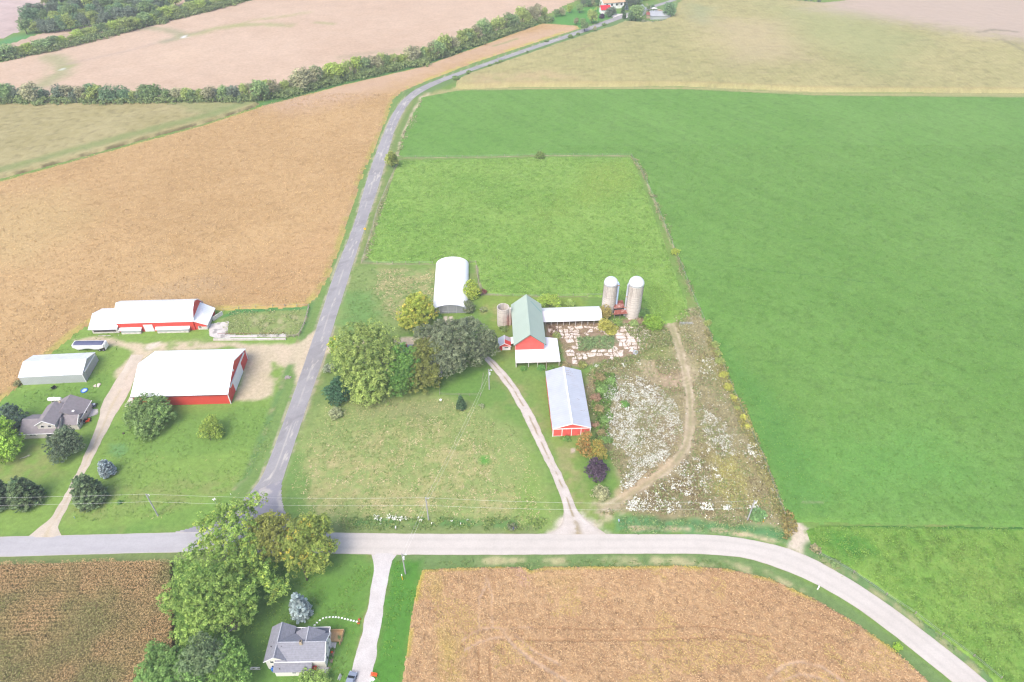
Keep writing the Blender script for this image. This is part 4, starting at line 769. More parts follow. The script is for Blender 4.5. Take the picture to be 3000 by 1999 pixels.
bush('green weeds at the foot of the old open silo', 1478, 962, 13, .5, (.08,.14,.04), (.17,.23,.08), seed=94); bush('weeds at the base of the tallest silo', 1858, 948, 14, .6, (.10,.17,.05), (.22,.28,.10), seed=95)
bush('shrub growing in the broken concrete near the white lean-to', 1630, 984, 12, .9, (.12,.16,.05), (.24,.28,.09), seed=96); bush('bush at the lower left corner of the broken concrete', 1708, 1068, 13, .9, (.12,.14,.04), (.24,.26,.08), seed=97)
bush('low brown brush beside the white lean-to corner', 1655, 1070, 14, .6, (.14,.12,.06), (.26,.22,.11), seed=98); bush('green bush alone among the white flowers', 1829, 1184, 12, .8, (.05,.14,.03), (.13,.25,.05), seed=99)
bush('dark leafy clump beside the mailbox on the road verge', 1501, 1545, 10, 1.2, (.07,.09,.05), (.15,.17,.09), seed=100); bush('green thicket at the foot of the right utility pole', 2220, 1508, 26, .5, (.08,.17,.06), (.16,.26,.10), seed=101, cat='bush')
bush('bright green weed beside the soybeans at the lower right', 2631, 1896, 12, .7, (.12,.22,.02), (.24,.36,.05), seed=102); bush('brush at the start of the hay field ditch', 2390, 1608, 14, .6, (.14,.13,.07), (.24,.22,.12), seed=103)
bush('green weeds filling the garden fence corner by the pole', 2445, 1652, 14, .35, (.10,.17,.06), (.19,.25,.10), name='ditch_weeds', seed=104)
for k, (u, v, r) in enumerate(((2075,946,11),(2095,1010,12),(2110,1060,14),(2122,1100,13),(2135,1135,13),(2180,1225,10),(2190,1250,9),(2148,1165,9),(2103,1035,10),(2160,1195,8))):
    y_ = k in (3,4,5,6,7); bush('%s bush in the fence row of the weedy lot, %s from the top'%('goldenrod yellow' if y_ else 'olive green', ORD[k]), u, v, r, .9, ((.17,.19,.04) if y_ else (.12,.16,.05)), ((.33,.33,.07) if y_ else (.24,.27,.08)), seed=110+k, group='fence row bushes beside the alfalfa')
for k, (u, v, r) in enumerate(((1334,229,8),(1374,212,7),(1436,192,5),(1454,185,4),(1466,180,5),(1545,153,3.5),(1601,120,5),(1671,107,7),(1694,100,5),(1770,72,5))):
    bush('small dark roadside bush, %s along the far stretch of side road'%ORD[k], u, v, r, 1.0, (.07,.12,.04), (.14,.20,.07), seed=130+k, leaf=.45, group='bushes beside the far side road')
# ---- hedgerow and wood trees: shared meshes, one object each
FG = [((.060,.100,.040),(.135,.190,.075)), ((.085,.120,.035),(.190,.225,.070)), ((.045,.085,.042),(.095,.150,.075)), ((.120,.125,.070),(.215,.215,.125)), ((.100,.150,.030),(.215,.270,.060)), ((.050,.075,.050),(.105,.130,.090))]
FN = ['mid green', 'olive green', 'dark green', 'greyish brown-green', 'yellow-green', 'dark blue-green']
VAR = []
for k, (a, b) in enumerate(FG):
    for j in range(2):
        a = tuple(q*1.22 for q in a); b = tuple(q*1.22 for q in b); g = np.random.default_rng(500+k*7+j)
        lob = [(0,0,.58,.36,.36)]+[(g.uniform(-.24,.24), g.uniform(-.24,.24), g.uniform(.30,.78), g.uniform(.16,.27), g.uniform(.15,.26)) for _ in range(7)]
        P, U, W, C = leaf_cloud(lob, .052, a, b, 2.2, 600+k*3+j, .085, .75, ragged=.3)
        VAR.append((k, quads(P, U, W, C, 'crown', 'leaf')))
tm = MB(); tm.tube((0,0,-.02), (0,0,.45), .035, .02, 6).tube((0,0,.3), (.12,.05,.6), .018, .006, 5).tube((0,0,.3), (-.1,-.07,.62), .018, .006, 5); _t = tm.build('trunk_source', 'bark'); TRUNKME = _t.data; TRUNKME.name = 'trunk'; bpy.data.objects.remove(_t)
def far_tree(x, y, h, wd, kind, rot, label, group, name='hedgerow_tree'):
    c = [v for v in VAR if v[0] == kind]; me = c[int(rot*7) % 2][1]
    root = empty(name, (x, y, 0), rot); tag(root, label, 'tree', group)
    cr = link(bpy.data.objects.new('crown', me), root); cr.scale = (wd, wd, h)
    tr = link(bpy.data.objects.new('trunk', TRUNKME), root); tr.scale = (h, h, h)
    return root
def hedge(pts, n, hpx, group, where, kinds, seed, wk=(.75, 1.25), jit=3.0, name='hedgerow_tree', rows=1):
    g = np.random.default_rng(seed); P = np.array(pts, float); a = arclen(P); cnt = 0
    for k in range(n):
        t = (k+.5+g.uniform(-.35, .35))/n*a[-1]; u = np.interp(t, a, P[:, 0]); v = np.interp(t, a, P[:, 1])
        x, y = G(u, v); y += g.uniform(-.2, 1)*jit; hp = hpx*g.uniform(.68, 1.18); h = height_to(x, y, v-hp); wd = h*g.uniform(*wk)
        kd = int(g.choice(kinds)); far_tree(x, y, h, wd, kd, g.uniform(0, 6.2), '%s tree, %s from the left %s'%(FN[kd], ORD[k], where), group, name)
def lowhedge(pts, wd, h, label, seed):
    P = resample(np.array(GP(pts)), wd*.55); g = np.random.default_rng(seed)
    lob = [(p[0]+g.normal()*wd*.2, p[1]+g.normal()*wd*.25, h*g.uniform(.3,.5), wd*g.uniform(.4,.7), h*g.uniform(.35,.6)) for p in P]
    Pq, U, W, C = leaf_cloud(lob, .55, (.08,.12,.045), (.18,.23,.085), 1.5, seed, 1.0, .7)
    o = link(bpy.data.objects.new('undergrowth', quads(Pq, U, W, C, 'undergrowth', 'leaf'))); return tag(o, label, 'undergrowth', kind='stuff')
hedge([(0,302),(160,301),(330,303),(520,303),(690,298)], 32, 46, 'trees of the left hedgerow', 'in the hedgerow above the corn wedge', [0,1,2,2,3,5,0], 701)
lowhedge([(-30,305),(330,306),(600,303),(700,300)], 4.5, 4, 'scrubby undergrowth beneath the left hedgerow', 702)
hedge([(712,297),(770,292),(850,274),(930,252),(1010,232),(1100,212),(1180,196),(1234,184),(1300,165),(1391,128),(1450,104),(1520,82),(1600,58)], 54, 50, 'trees of the long middle hedgerow', 'in the long middle hedgerow', [0,1,1,3,3,0,4], 703, (.7,1.1))
lowhedge([(715,299),(850,280),(1010,238),(1234,190),(1391,134),(1520,88),(1605,60)], 5, 4, 'scrubby undergrowth beneath the long middle hedgerow', 704)
hedge([(-20,176),(60,166),(140,150),(210,128),(300,106),(400,84),(500,56),(580,36),(650,16),(710,2)], 40, 34, 'trees of the upper left hedgerow', 'in the pale upper-left hedgerow', [4,4,1,0,1], 705, (1.0,1.6))
lowhedge([(-30,180),(140,155),(300,112),(500,60),(650,22),(740,-6)], 6, 4, 'low brush beneath the upper left hedgerow', 706)
for rk, (pts, n_, w_) in enumerate((([(75,100),(130,96),(190,92),(250,84),(310,76),(370,70),(430,56),(480,44)], 22, 'at the front of the upper-left wood'), ([(75,72),(160,66),(260,58),(360,50),(450,36),(540,18),(600,6)], 22, 'in second row of the upper-left wood'), ([(85,46),(180,40),(300,32),(420,20),(520,4)], 18, 'in third row of the upper-left wood'), ([(130,22),(240,14),(360,6),(480,-8)], 16, 'in back row of the upper-left wood'))):
    hedge(pts, n_, 42, 'trees of the upper left wood', w_, [5,2,0,5,0,1], 710+rk, (.8,1.2), 6, 'forest_tree')
for rk, (pts, n_, w_) in enumerate((([(1705,20),(1760,22),(1830,22),(1880,14)], 14, 'at front of the far farmhouse wood'), ([(1700,6),(1780,6),(1860,4),(1930,-4)], 14, 'at back of the far farmhouse wood'))):
    hedge(pts, n_, 26, 'trees of the wood behind the far farmhouse', w_, [5,2,5,3], 720+rk, (.7,1.1), 6, 'forest_tree')
hedge([(2210,4),(2280,5),(2340,7),(2400,10)], 12, 14, 'trees on the upper right skyline', 'on the top-right skyline', [5,2], 730, (.9,1.3), 3, 'forest_tree')
FT = [(1629,50,22,0,'slim tree at the left of the far lawn'),(1646,48,24,3,'brownish tree behind the slim one on the far lawn'),(1668,38,22,4,'pale green tree at the back of the far lawn'),(1698,38,26,0,'tall tree at the edge of the far wood by the lawn'),(1688,72,20,3,'left of two small lollipop trees on the far lawn'),(1706,74,20,0,'right of two small lollipop trees on the far lawn'),(1727,44,14,2,'dark round tree left of the far red shed'),(1745,32,9,4,'small yellow-green tree above the far red shed'),(1712,93,28,0,'leaning tree beside the far bend of the road'),(1735,70,38,1,'large spreading tree over the far side road'),(1862,62,46,0,'big round green tree between the two far farmsteads'),(1850,62,30,2,'dark low tree at the left foot of the big round one'),(1959,54,42,2,'big green tree at the right end of the far farmstead'),(1899,32,16,0,'small bush tree by the far bend, left'),(1912,26,12,2,'small bush tree by the far bend, right'),(1783,50,27,5,'grey leafless-looking tree in front of the far house'),(1795,44,24,5,'second grey tree hiding the far house front'),(1620,60,10,2,'little dark bush at the end of the middle hedgerow'),(1742,90,12,3,'small pale tree in the road ditch below the spreading tree')]
for k, (u, v, hp, kd, l) in enumerate(FT):
    x, y = G(u, v); h = height_to(x, y, v-hp); far_tree(x, y, h, h*(1.0 if hp > 24 else .95), kd, k*1.3, l, 'trees around the far farmsteads', 'yard_tree')
bush('dark purple round tree beside the far red shed', 1763, 48, 7, 1.5, (.03,.015,.03), (.07,.05,.08), name='plum_tree', seed=150, cat='tree', leaf=.5)
for k, (u, v, tv, r, l) in enumerate(((1824,40,18,5,'left of two columnar cedars by the far road'),(1828,56,31,5,'right of two columnar cedars by the far road'))): conifer('cedar_tree', l, u, v, tv, r, (.03,.07,.03), (.08,.14,.06), 160+k, .5, .4, round_=.7, layers=8, group='columnar cedars beside the far road')
conifer('blue_spruce', 'distant blue-grey spruce behind the far cedars', 1835, 30, 8, 6, (.07,.10,.10), (.15,.19,.20), 163, .5, .9, layers=8)
for k, (u, v, r) in enumerate(((1886,62,6),(1897,66,7),(1912,68,7),(1925,66,6),(1939,62,6))): bush('greyish garden bush at the far right farmstead, %s from the left'%ORD[k], u, v, r, 1.0, (.12,.15,.09), (.22,.24,.16), seed=170+k, leaf=.5, group='garden bushes of the far right farmstead')
# ================================================================== LOOSE PLANTS (uncountable)
TRK = None
def scatter(name, label, cat, mats, regions, blade, seed, up=.75):
    """regions: (polygon px, density per m2, colour a, colour b, size, height, clump threshold, clump scale)"""
    g = np.random.default_rng(seed); Ps = []; Us = []; Ws = []; Cs = []
    for (pts, dens, ca, cb, sz, hh, thr, csc) in regions:
        P = np.array(GP(pts)); lo = P.min(0); hi = P.max(0); n = int(np.prod(hi-lo)*dens)
        if n < 1: continue
        x = g.uniform(lo[0], hi[0], n); y = g.uniform(lo[1], hi[1], n); k = sdist(x, y, P)+(fbm(x, y, 3, seed)-.5)*2+(fbm(x, y, 8, seed+1)-.5)*5 > 0; x, y = x[k], y[k]
        dt = seg_d(x, y, tw, False)+(vn(x, y, 1.5, 5)-.5)*.8; dr_ = np.abs(np.hypot(x-cx_, y-cy_)-7.2); k = (dt > 1.7-.7*g.random(len(x))) & (dt > .5) & ((dr_ > 2.6) | (g.random(len(x)) < .25)); x, y = x[k], y[k]
        if name == 'straw_litter': k = g.random(len(x)) < .35+.65*(.5+.5*np.cos(2*np.pi*(x+.043*y+(vn(x, y, 9, 4)-.5)*.8)/1.7)); x, y = x[k], y[k]
        if thr:
            f = fbm(x, y, csc, seed+4, 4)+.35*(fbm(x, y, csc*6, seed+5, 2)-.5); k = g.random(len(x)) < sstep(thr-.05, thr+.05, f); x, y = x[k], y[k]
        n = len(x); z = hh*g.uniform(.35, 1.1, n)
        N = unit(np.array([0, 0, up])+g.normal(size=(n, 3))*.5); T, B = frame(N, g); s = (sz*g.uniform(.6, 1.4, n))[:, None]
        k = g.random(n)[:, None]; Ps.append(np.stack([x, y, z], 1)); Us.append(T*s*blade); Ws.append(B*s/blade*.7); Cs.append((np.array(ca)*(1-k)+np.array(cb)*k)*g.uniform(.85, 1.15, n)[:, None])
    o = link(bpy.data.objects.new(name, quads(np.concatenate(Ps), np.concatenate(Us), np.concatenate(Ws), np.concatenate(Cs), name, mats))); return tag(o, label, cat, kind='stuff')
WF = ((.42,.43,.36), (.70,.70,.64))
F1 = [(1765,1120),(1800,1100),(1870,1105),(1950,1140),(1985,1200),(1998,1260),(1985,1310),(1950,1355),(1890,1395),(1840,1435),(1818,1448),(1818,1400),(1850,1370),(1830,1330),(1785,1290),(1768,1220)]
F2 = [(2045,1175),(2085,1200),(2130,1240),(2165,1290),(2185,1330),(2110,1340),(2055,1300),(2040,1240)]
spots = [(1850,1488,22),(1870,1470,16),(1962,1502,9),(1965,1498,9),(2062,1488,13),(2078,1490,12),(2130,1493,12),(2120,1490,9),(2206,1487,13),(2210,1495,9),(1995,1490,5),(1975,1435,10),(1925,1455,8),(2010,1450,10),(2100,1400,7),(2095,1380,6),(2190,1265,8),(2200,1330,9),(2262,1440,6),(2165,1185,6),(1990,1090,0),(1890,1480,12),(2030,1345,12),(2045,1370,11),(2075,1325,8),(1935,1430,7),(2070,1405,7),(1745,1075,7),(1830,1075,8),(1900,1060,9),(1870,1068,7),(1032,1521,11),(1028,1527,8),(1102,1520,8),(1112,1524,7),(1140,1518,7),(1155,1521,8),(1172,1524,8),(1190,1522,6),(1230,1524,7),(1240,1530,6),(1262,1520,3),(1266,1540,4),(1323,1531,3),(1350,1539,3),(1371,1526,3),(1117,1538,3),(2070,1490,14),(2048,1040,6),(2058,1052,6)]
circ = lambda u, v, r: [(u+r*math.cos(a), v+r*.8*math.sin(a)) for a in np.linspace(0, 6.28, 11)[:-1]]
scatter('white_wildflowers', 'white flowering weeds frothing over the rough lot and verges', 'wildflowers', 'blade', [
    (F1, 20, *WF, .155, .7, .535, 1.1), (F2, 20, *WF, .155, .7, .53, 1.1), (F1, 3.0, *WF, .17, .7, 0, 1), ([(1765,1130),(1830,1150),(1880,1290),(1840,1300),(1785,1270)], 17, *WF, .18, .8, .50, 1.4), ([(1840,1370),(1930,1330),(1975,1310),(1900,1385),(1830,1440)], 18, *WF, .19, .8, .49, 1.5), ([(1790,1130),(1900,1120),(1950,1180),(1850,1240),(1790,1200)], 9, *WF, .22, .8, .50, 1.5),
    ([(2050,1010),(2110,1050),(2120,1120),(2050,1110)], 10, *WF, .20, .6, .56, 1.2), ([(2160,1290),(2215,1310),(2250,1400),(2190,1340)], 10, *WF, .24, .7, .54, 1.5), ([(1850,1410),(2060,1330),(2120,1400),(2080,1480),(1880,1500)], 8, *WF, .20, .6, .58, 1.3), (LOT, .5, *WF, .18, .6, 0, 1)]
    +[(circ(*s), 22, (.55,.56,.47), (.78,.78,.72), .19, .9, .44, .8) for s in spots if s[2]], 1.0, 801)
WB = ((.20,.18,.09), (.38,.34,.19))
scatter('weeds', 'tangled brown, olive and green weeds covering the rough lot', 'weeds', 'blade', [
    (LOT, 7, *WB, .24, .45, 0, 1), (LOT, 5, (.13,.18,.06), (.25,.30,.12), .26, .5, .47, 4), (LOT, 2.5, (.12,.09,.05), (.22,.17,.10), .24, .4, .55, 6), ([(2060,1330),(2160,1330),(2230,1480),(2120,1500)], 6, (.30,.30,.11), (.45,.44,.19), .24, .4, .42, 5), ([(1745,1095),(1800,1100),(1790,1300),(1740,1290)], 12, (.07,.15,.03), (.17,.26,.07), .38, .8, 0, 1),
    ([(1810,1515),(2200,1525),(2315,1545),(2300,1600),(2190,1568),(1820,1555)], 7, (.12,.20,.07), (.24,.31,.13), .24, .35, .40, 2),
    ([(1590,945),(1790,945),(1900,930),(1905,1010),(1850,1055),(1690,1078),(1640,1040)], 5, (.20,.17,.09), (.36,.30,.19), .22, .4, .48, 3), ([(1600,945),(1640,950),(1640,1060),(1600,1000)], 10, (.15,.10,.065), (.28,.20,.13), .3, .5, 0, 1), ([(1690,990),(1800,985),(1790,1020),(1700,1030)], 14, (.12,.20,.08), (.22,.30,.13), .3, .35, 0, 1), ([(1820,950),(1960,960),(1970,1010),(1900,1060),(1740,1090),(1740,1070),(1880,1040)], 10, (.11,.17,.05), (.25,.28,.11), .32, .45, 0, 1),
    ([(640,935),(690,912),(905,902),(893,950),(870,985),(838,990),(660,982),(665,945)], 6, (.18,.25,.085), (.36,.36,.19), .22, .3, .42, 2),
    ([(2060,935),(2090,990),(2145,1120),(2200,1245),(2275,1435),(2310,1530),(2285,1540),(2250,1450),(2175,1260),(2120,1130),(2070,1010)], 9, (.16,.17,.06), (.34,.31,.13), .30, .8, 0, 1), ([(2150,1160),(2200,1250),(2185,1270),(2140,1180)], 8, (.24,.24,.05), (.40,.37,.09), .28, 1.0, .45, 3),
    ([(2300,1500),(2330,1530),(2310,1600),(2285,1580)], 12, (.15,.14,.05), (.32,.26,.10), .36, .8, 0, 1), ([(1000,1515),(1280,1515),(1620,1525),(1560,1555),(1010,1550)], 6, (.09,.17,.045), (.22,.27,.09), .30, .35, .45, 3),
    ([(1845,455),(1890,500),(1925,580),(1960,665),(2008,790),(2030,850),(2062,935),(2040,940),(2010,860),(1990,790),(1945,665),(1905,575),(1872,500)], 4, (.16,.17,.07), (.32,.30,.17), .32, .8, .45, 4), ([(1240,285),(1215,330),(1180,400),(1160,455),(1172,458),(1196,400),(1228,330)], 3, (.18,.18,.08), (.36,.33,.21), .34, .8, .45, 3),
    ([(1160,475),(1125,570),(1090,670),(1062,765),(1075,765),(1102,680),(1138,570)], 4, (.19,.18,.09), (.36,.33,.21), .30, .7, .45, 3)], 1.3, 802, .55)
LAWNB = [(880,1290),(960,1220),(1060,1175),(1290,1170),(1430,1210),(1520,1290),(1600,1440),(1640,1545),(870,1535),(850,1420)]
LAWNM = [(900,1320),(1000,1280),(1280,1220),(1430,1290),(1540,1400),(1590,1500),(1560,1520),(1000,1515),(880,1480)]
scatter('straw_litter', 'scattered straw coloured clippings on the mown middle lawns', 'grass clippings', 'blade', [
    (LAWNB, 2.2, (.30,.27,.12), (.44,.38,.20), .18, .06, .50, 2.6), (LAWNB, 1.2, (.30,.27,.12), (.44,.38,.20), .15, .06, 0, 1), (LAWNM, 6, (.40,.34,.19), (.54,.45,.28), .20, .06, .585, 1.8),
    ([(1110,790),(1270,790),(1270,900),(1170,940),(1100,860)], 3, (.36,.30,.16), (.50,.40,.25), .30, .06, .45, 4), ([(930,1180),(1060,1165),(1300,1170),(1480,1260),(1300,1260),(900,1300)], 1.0, (.30,.28,.12), (.50,.42,.22), .18, .06, 0, 1),
    ([(590,1330),(800,1300),(700,1460),(420,1530),(220,1520),(300,1350)], .8, (.22,.25,.08), (.36,.34,.14), .20, .06, .5, 5)], 1.8, 803, 2.0)
scatter('grass', 'coarse green grass tufts of lawns and verges', 'grass', 'blade', [
    (LAWNM, 3, (.11,.17,.04), (.18,.23,.07), .20, .10, .46, 2.0), ([(1040,785),(1275,785),(1265,900),(1200,980),(1000,985)], 2, (.08,.16,.035), (.16,.22,.07), .28, .10, .45, 3),
    ([(330,1250),(620,1200),(820,1190),(790,1330),(700,1440),(400,1530),(210,1520)], 2, (.10,.18,.04), (.17,.25,.06), .24, .10, .45, 3), ([(520,1660),(1090,1650),(1010,1999),(600,1999)], 5, (.08,.16,.03), (.16,.25,.05), .20, .10, .42, 2.5),
    ([(1150,1640),(1240,1650),(1204,1834),(1178,1999),(1100,1999),(1125,1780)], 4, (.06,.16,.02), (.14,.26,.04), .2, .10, .42, 2), ([(930,1180),(1290,1170),(1430,1200),(1520,1280),(1300,1260),(900,1330)], 2.5, (.09,.15,.04), (.17,.22,.07), .2, .1, .45, 2),
    ([(0,1170),(150,1020),(260,940),(360,940),(320,1100),(200,1250),(0,1300)], 1.6, (.09,.18,.035), (.16,.25,.06), .26, .10, .42, 3), ([(1170,1640),(1850,1642),(2100,1648),(2250,1690),(2500,1830),(2700,1999),(2660,1999),(2480,1850),(2240,1705),(2090,1662),(1240,1662)], 5, (.08,.15,.04), (.20,.24,.09), .22, .18, .42, 2),
    ([(2390,1630),(2500,1690),(2670,1810),(2860,1950),(2920,1990),(2840,1930),(2660,1775),(2480,1650),(2400,1600)], 5, (.08,.16,.04), (.22,.27,.10), .24, .22, .42, 2.2)], 1.5, 804, 1.2)
# corn plants and soybean leaves of the two near fields
def corn_plants():
    g = np.random.default_rng(5); X_ = []; Y_ = []
    for a, side in ((R(2), 0), (R(62), 1)):                      # headland rows along the road, field rows beyond
        us = np.arange(-200, 200, .25); vs = np.arange(-200, 200, .95); u, v = np.meshgrid(us, vs); u = u.ravel()+g.normal(size=u.size)*.06; v = v.ravel()+g.normal(size=v.size)*.06
        x = u*math.cos(a)-v*math.sin(a); y = u*math.sin(a)+v*math.cos(a); k = (x > -135) & (x < -50) & (y > 48) & (y < 105); x, y = x[k], y[k]
        s_ = (x+92)*.8-(y-82)*1.0+(fbm(x, y, 8, 5)-.5)*4; k = (s_ > 0) == bool(side); X_.append(x[k]); Y_.append(y[k])
    x = np.concatenate(X_); y = np.concatenate(Y_); k = sdist(x, y, CORNBP) > .1; x, y = x[k], y[k]; n = len(x); L = 7; i = np.repeat(np.arange(n), L); m = len(i)
    ang = g.uniform(0, 6.28, m); z = np.tile(np.linspace(1.0, 2.3, L), n)+g.normal(size=m)*.1; T = unit(np.stack([np.cos(ang), np.sin(ang), g.uniform(-.7, .5, m)], 1))
    B = unit(np.cross(T, np.stack([g.normal(size=m)*.3, g.normal(size=m)*.3, np.ones(m)], 1))); s = g.uniform(.20, .34, m)[:, None]; P = np.stack([x[i], y[i], z], 1)+T*s*.8
    gr = np.clip((fbm(x, y, 10, 77, 3)-.46)*4.5, 0, 1)[i]; tan = np.array([.52,.37,.185]); brn = np.array([.27,.165,.07]); grn = np.array([.165,.195,.065])
    q = g.random(m)[:, None]; C = (tan*q+brn*(1-q))*(1-gr[:, None]*.8)+grn*gr[:, None]*.8; C *= g.uniform(.7, 1.3, m)[:, None]; top = (z > 2.15)[:, None]; C = np.where(top, C*.6+np.array([.52,.40,.22])*.4, C)
    return P, T*s, B*.07*np.ones((m, 1)), C
P, U, W, C = corn_plants(); me2 = quads(P, U, W, C, 'corn_leaves', 'blade')
lv = link(bpy.data.objects.new('corn_plants', me2), cornb); lv['kind'] = 'stuff'
def soy_leaves():
    g = np.random.default_rng(6); lo = np.array([-40., 55.]); hi = np.array([100., 98.]); n = int((hi[0]-lo[0])*(hi[1]-lo[1])*24); x = g.uniform(lo[0], hi[0], n); y = g.uniform(lo[1], hi[1], n)
    d = sdist(x, y, SOYP); k = d > .15; x, y, d = x[k], y[k], d[k]
    keep = np.ones(len(x), bool)
    for pp in soy_tracks[:8]:
        dd = seg_d(x, y, np.array(GP(pp[0])), False); keep &= ~((dd < pp[2]*.55) & (g.random(len(x)) < .8))
    for pp in soy_tracks[8:12]:
        dd = seg_d(x, y, np.array(GP(pp[0])), False); keep &= ~((dd < .3) & (g.random(len(x)) < .7))
    sw = sstep(5, 30, x+(fbm(x, y, 12, 9)-.5)*20) > .5; uu = np.where(sw, x*.64+y*.77, x+y*.04); keep &= g.random(len(x)) < .35+.65*(.5+.5*np.cos(2*np.pi*uu/.80))
    x, y, d = x[keep], y[keep], d[keep]; n = len(x); T = unit(np.stack([g.normal(size=n)+.6, g.normal(size=n)-.3, g.uniform(-.5, .5, n)], 1)); B = unit(np.cross(T, np.stack([g.normal(size=n)*.4, g.normal(size=n)*.4, np.ones(n)], 1)))
    s = g.uniform(.16, .34, n)[:, None]; z = .55+.35*fbm(x, y, 1.1, 361, 3)+g.uniform(-.15, .12, n); q = g.random(n)[:, None]; C = np.array([.30,.185,.09])*(1-q)+np.array([.54,.385,.215])*q
    ye = (fbm(x, y, 7, 88, 3) > .60)[:, None]*.35+sstep(1.6, .2, d)[:, None]*.7*(fbm(x, y, 4, 371) > .42)[:, None]; C = C*(1-ye)+np.array([.42,.35,.09])*ye*1.0
    return np.stack([x, y, z], 1), T*s, B*s*.32, C
P, U, W, C = soy_leaves(); lv = link(bpy.data.objects.new('soybean_leaves', quads(P, U, W, C, 'soybean_leaves', 'blade')), soyo); lv['kind'] = 'stuff'
def field_leaves(obj, P, box, dens, ca, cb, sz, h0, hv, seed, name, ns=1.5, blade=.5, thr=0.0, exclude=()):
    g = np.random.default_rng(seed); x0, x1, y0, y1 = box; n = int((x1-x0)*(y1-y0)*dens); x = g.uniform(x0, x1, n); y = g.uniform(y0, y1, n); k = sdist(x, y, P) > .2; x, y = x[k], y[k]
    fw = depth(x, y); px = 1500+2000*x/fw; k = (px > -60) & (px < 3060); x, y = x[k], y[k]; f = fbm(x, y, ns, seed+3, 3)
    if thr: k = f > thr+g.normal(size=len(x))*.05; x, y, f = x[k], y[k], f[k]
    n = len(x); z = h0+hv*(f-.5)*2+g.uniform(-.1, .1, n); T, B = frame(unit(np.array([0, 0, .8])+g.normal(size=(n, 3))*.55), g); s = (sz*g.uniform(.6, 1.4, n))[:, None]; q = np.clip((f-.5)*2.2+.5+g.normal(size=n)*.25, 0, 1)[:, None]
    C = (np.array(ca)*(1-q)+np.array(cb)*q)*g.uniform(.85, 1.15, n)[:, None]
    o = link(bpy.data.objects.new(name, quads(np.stack([x, y, z], 1), T*s, B*s*blade, C, name, 'blade')), obj); o['kind'] = 'stuff'
field_leaves(paso, PASP, (-60, 95, 190, 390), 7, (.125,.245,.046), (.215,.340,.080), .26, .45, .30, 901, 'pasture_leaves', 1.5)
field_leaves(alfo, ALFP, (20, 260, 98, 330), 3.2, (.088,.192,.036), (.132,.242,.054), .24, .40, .15, 902, 'alfalfa_leaves', 1.6)
field_leaves(hayo, HAYP, (50, 160, 60, 106), 12, (.095,.205,.034), (.178,.290,.060), .22, .38, .24, 903, 'hay_leaves', 1.9)
field_leaves(soylo, SOYLP, (-330, -50, 130, 400), 2.2, (.33,.22,.10), (.46,.33,.165), .26, .95, .16, 904, 'soybean_leaves', 1.8)
# broken concrete yard: pieces of one old pavement
def rubble():
    g = np.random.default_rng(9); m = MB(); P = np.array(GP([(1612,960),(1660,955),(1720,952),(1790,948),(1830,950),(1850,930),(1895,945),(1900,985),(1895,1010),(1855,1045),(1800,1052),(1730,1045),(1685,1070),(1668,1050),(1650,1010),(1628,985)])); Hh = np.array(GP([(1700,992),(1745,985),(1800,988),(1812,1000),(1770,1018),(1712,1028),(1698,1010)]))
    lo = P.min(0)-1; hi = P.max(0)+1; cw, ch = 1.75, 1.75; nx, ny = int((hi[0]-lo[0])/cw)+1, int((hi[1]-lo[1])/ch)+1
    V = np.array([[[lo[0]+i*cw+g.normal()*.34+(j % 2)*.5, lo[1]+j*ch+g.normal()*.30] for j in range(ny+1)] for i in range(nx+1)])
    used = np.zeros((nx, ny), bool)
    for i in range(nx):
        for j in range(ny):
            if used[i, j]: continue
            w_ = 2 if (g.random() < .28 and i+1 < nx and not used[i+1, j]) else 1; q = np.array([V[i, j], V[i+w_, j], V[i+w_, j+1], V[i, j+1]]); c = q.mean(0); px, py = c[:1], c[1:]
            if not (sdist(px, py, P)[0] > .1 and sdist(px, py, Hh)[0] < 0 and fbm(px, py, 6, 33)[0]+g.normal()*.06 > .41): continue
            used[i:i+w_, j] = True; q = c+(q-c)*(1-g.uniform(.06, .22)); pts = []
            for k in range(4):
                p0, p1 = q[k], q[(k+1) % 4]
                for t in (.12, .36, .64, .88): p = p0+(p1-p0)*t; p = p+(c-p)*(g.uniform(0, .09)); pts.append((p[0], p[1], .10+g.uniform(0, .03)))
            m.slab(pts, .12)
    o = m.build('broken_pavement', 'concslab'); return tag(o, 'broken pale concrete pavement pieces with weeds in the joints', kind='structure')
M['concslab'] = m_col('old_concrete_slabs', (.66,.585,.53), .95, .15, .08, 1.2, stain=(.36,.26,.19), stain_amt=.55, stain_scale=1.3)
rubble()
# ================================================================== BUILDINGS
RZ = R(2.4)
def ridgecap(m, p, q, w=.35): return m.bar(Vector(p)+Vector((0,0,.14)), Vector(q)+Vector((0,0,.14)), w, .07)
# ---- big red machine shed
b = empty('machine_shed', (-114.4, 145.6, 0), R(2.3)); tag(b, 'largest red machine shed with a plain white roof', 'shed')
W_, D_, HE, HR = 28.4, 20.3, 4.3, 8.3
gable_walls(MB(), 0, W_, 0, D_, HE, HR).build('wall', 'red', b)
gable_roof(MB(), 0, W_, 0, D_, HE, HR, oh=.35, oe=.4).build('roof', 'roof_white', b)
m = MB(); m.bar((W_+.04,-.04,0),(W_+.04,-.04,HE-.1),.22).bar((W_+.04,D_+.02,0),(W_+.04,D_+.02,HE-.1),.22).bar((-.04,-.04,0),(-.04,-.04,HE-.1),.22); m.build('corner_trim', 'white', b)
MB().bar((-.3,-.46,HE-.12),(W_+.3,-.46,HE-.12),.12,.16).build('gutter', 'dark', b)
dr = MB().box(W_+.03, W_+.10, 5.4, 14.4, .05, 4.05).build('sliding_door', 'roof_white_y', b)
MB().box(W_+.06, W_+.36, 2.6, 18.6, 4.1, 4.6).build('door_track', 'white', b)
MB().box(W_+.02, W_+.30, 7.7, 8.3, 6.2, 6.7).build('yard_light', 'white', b)
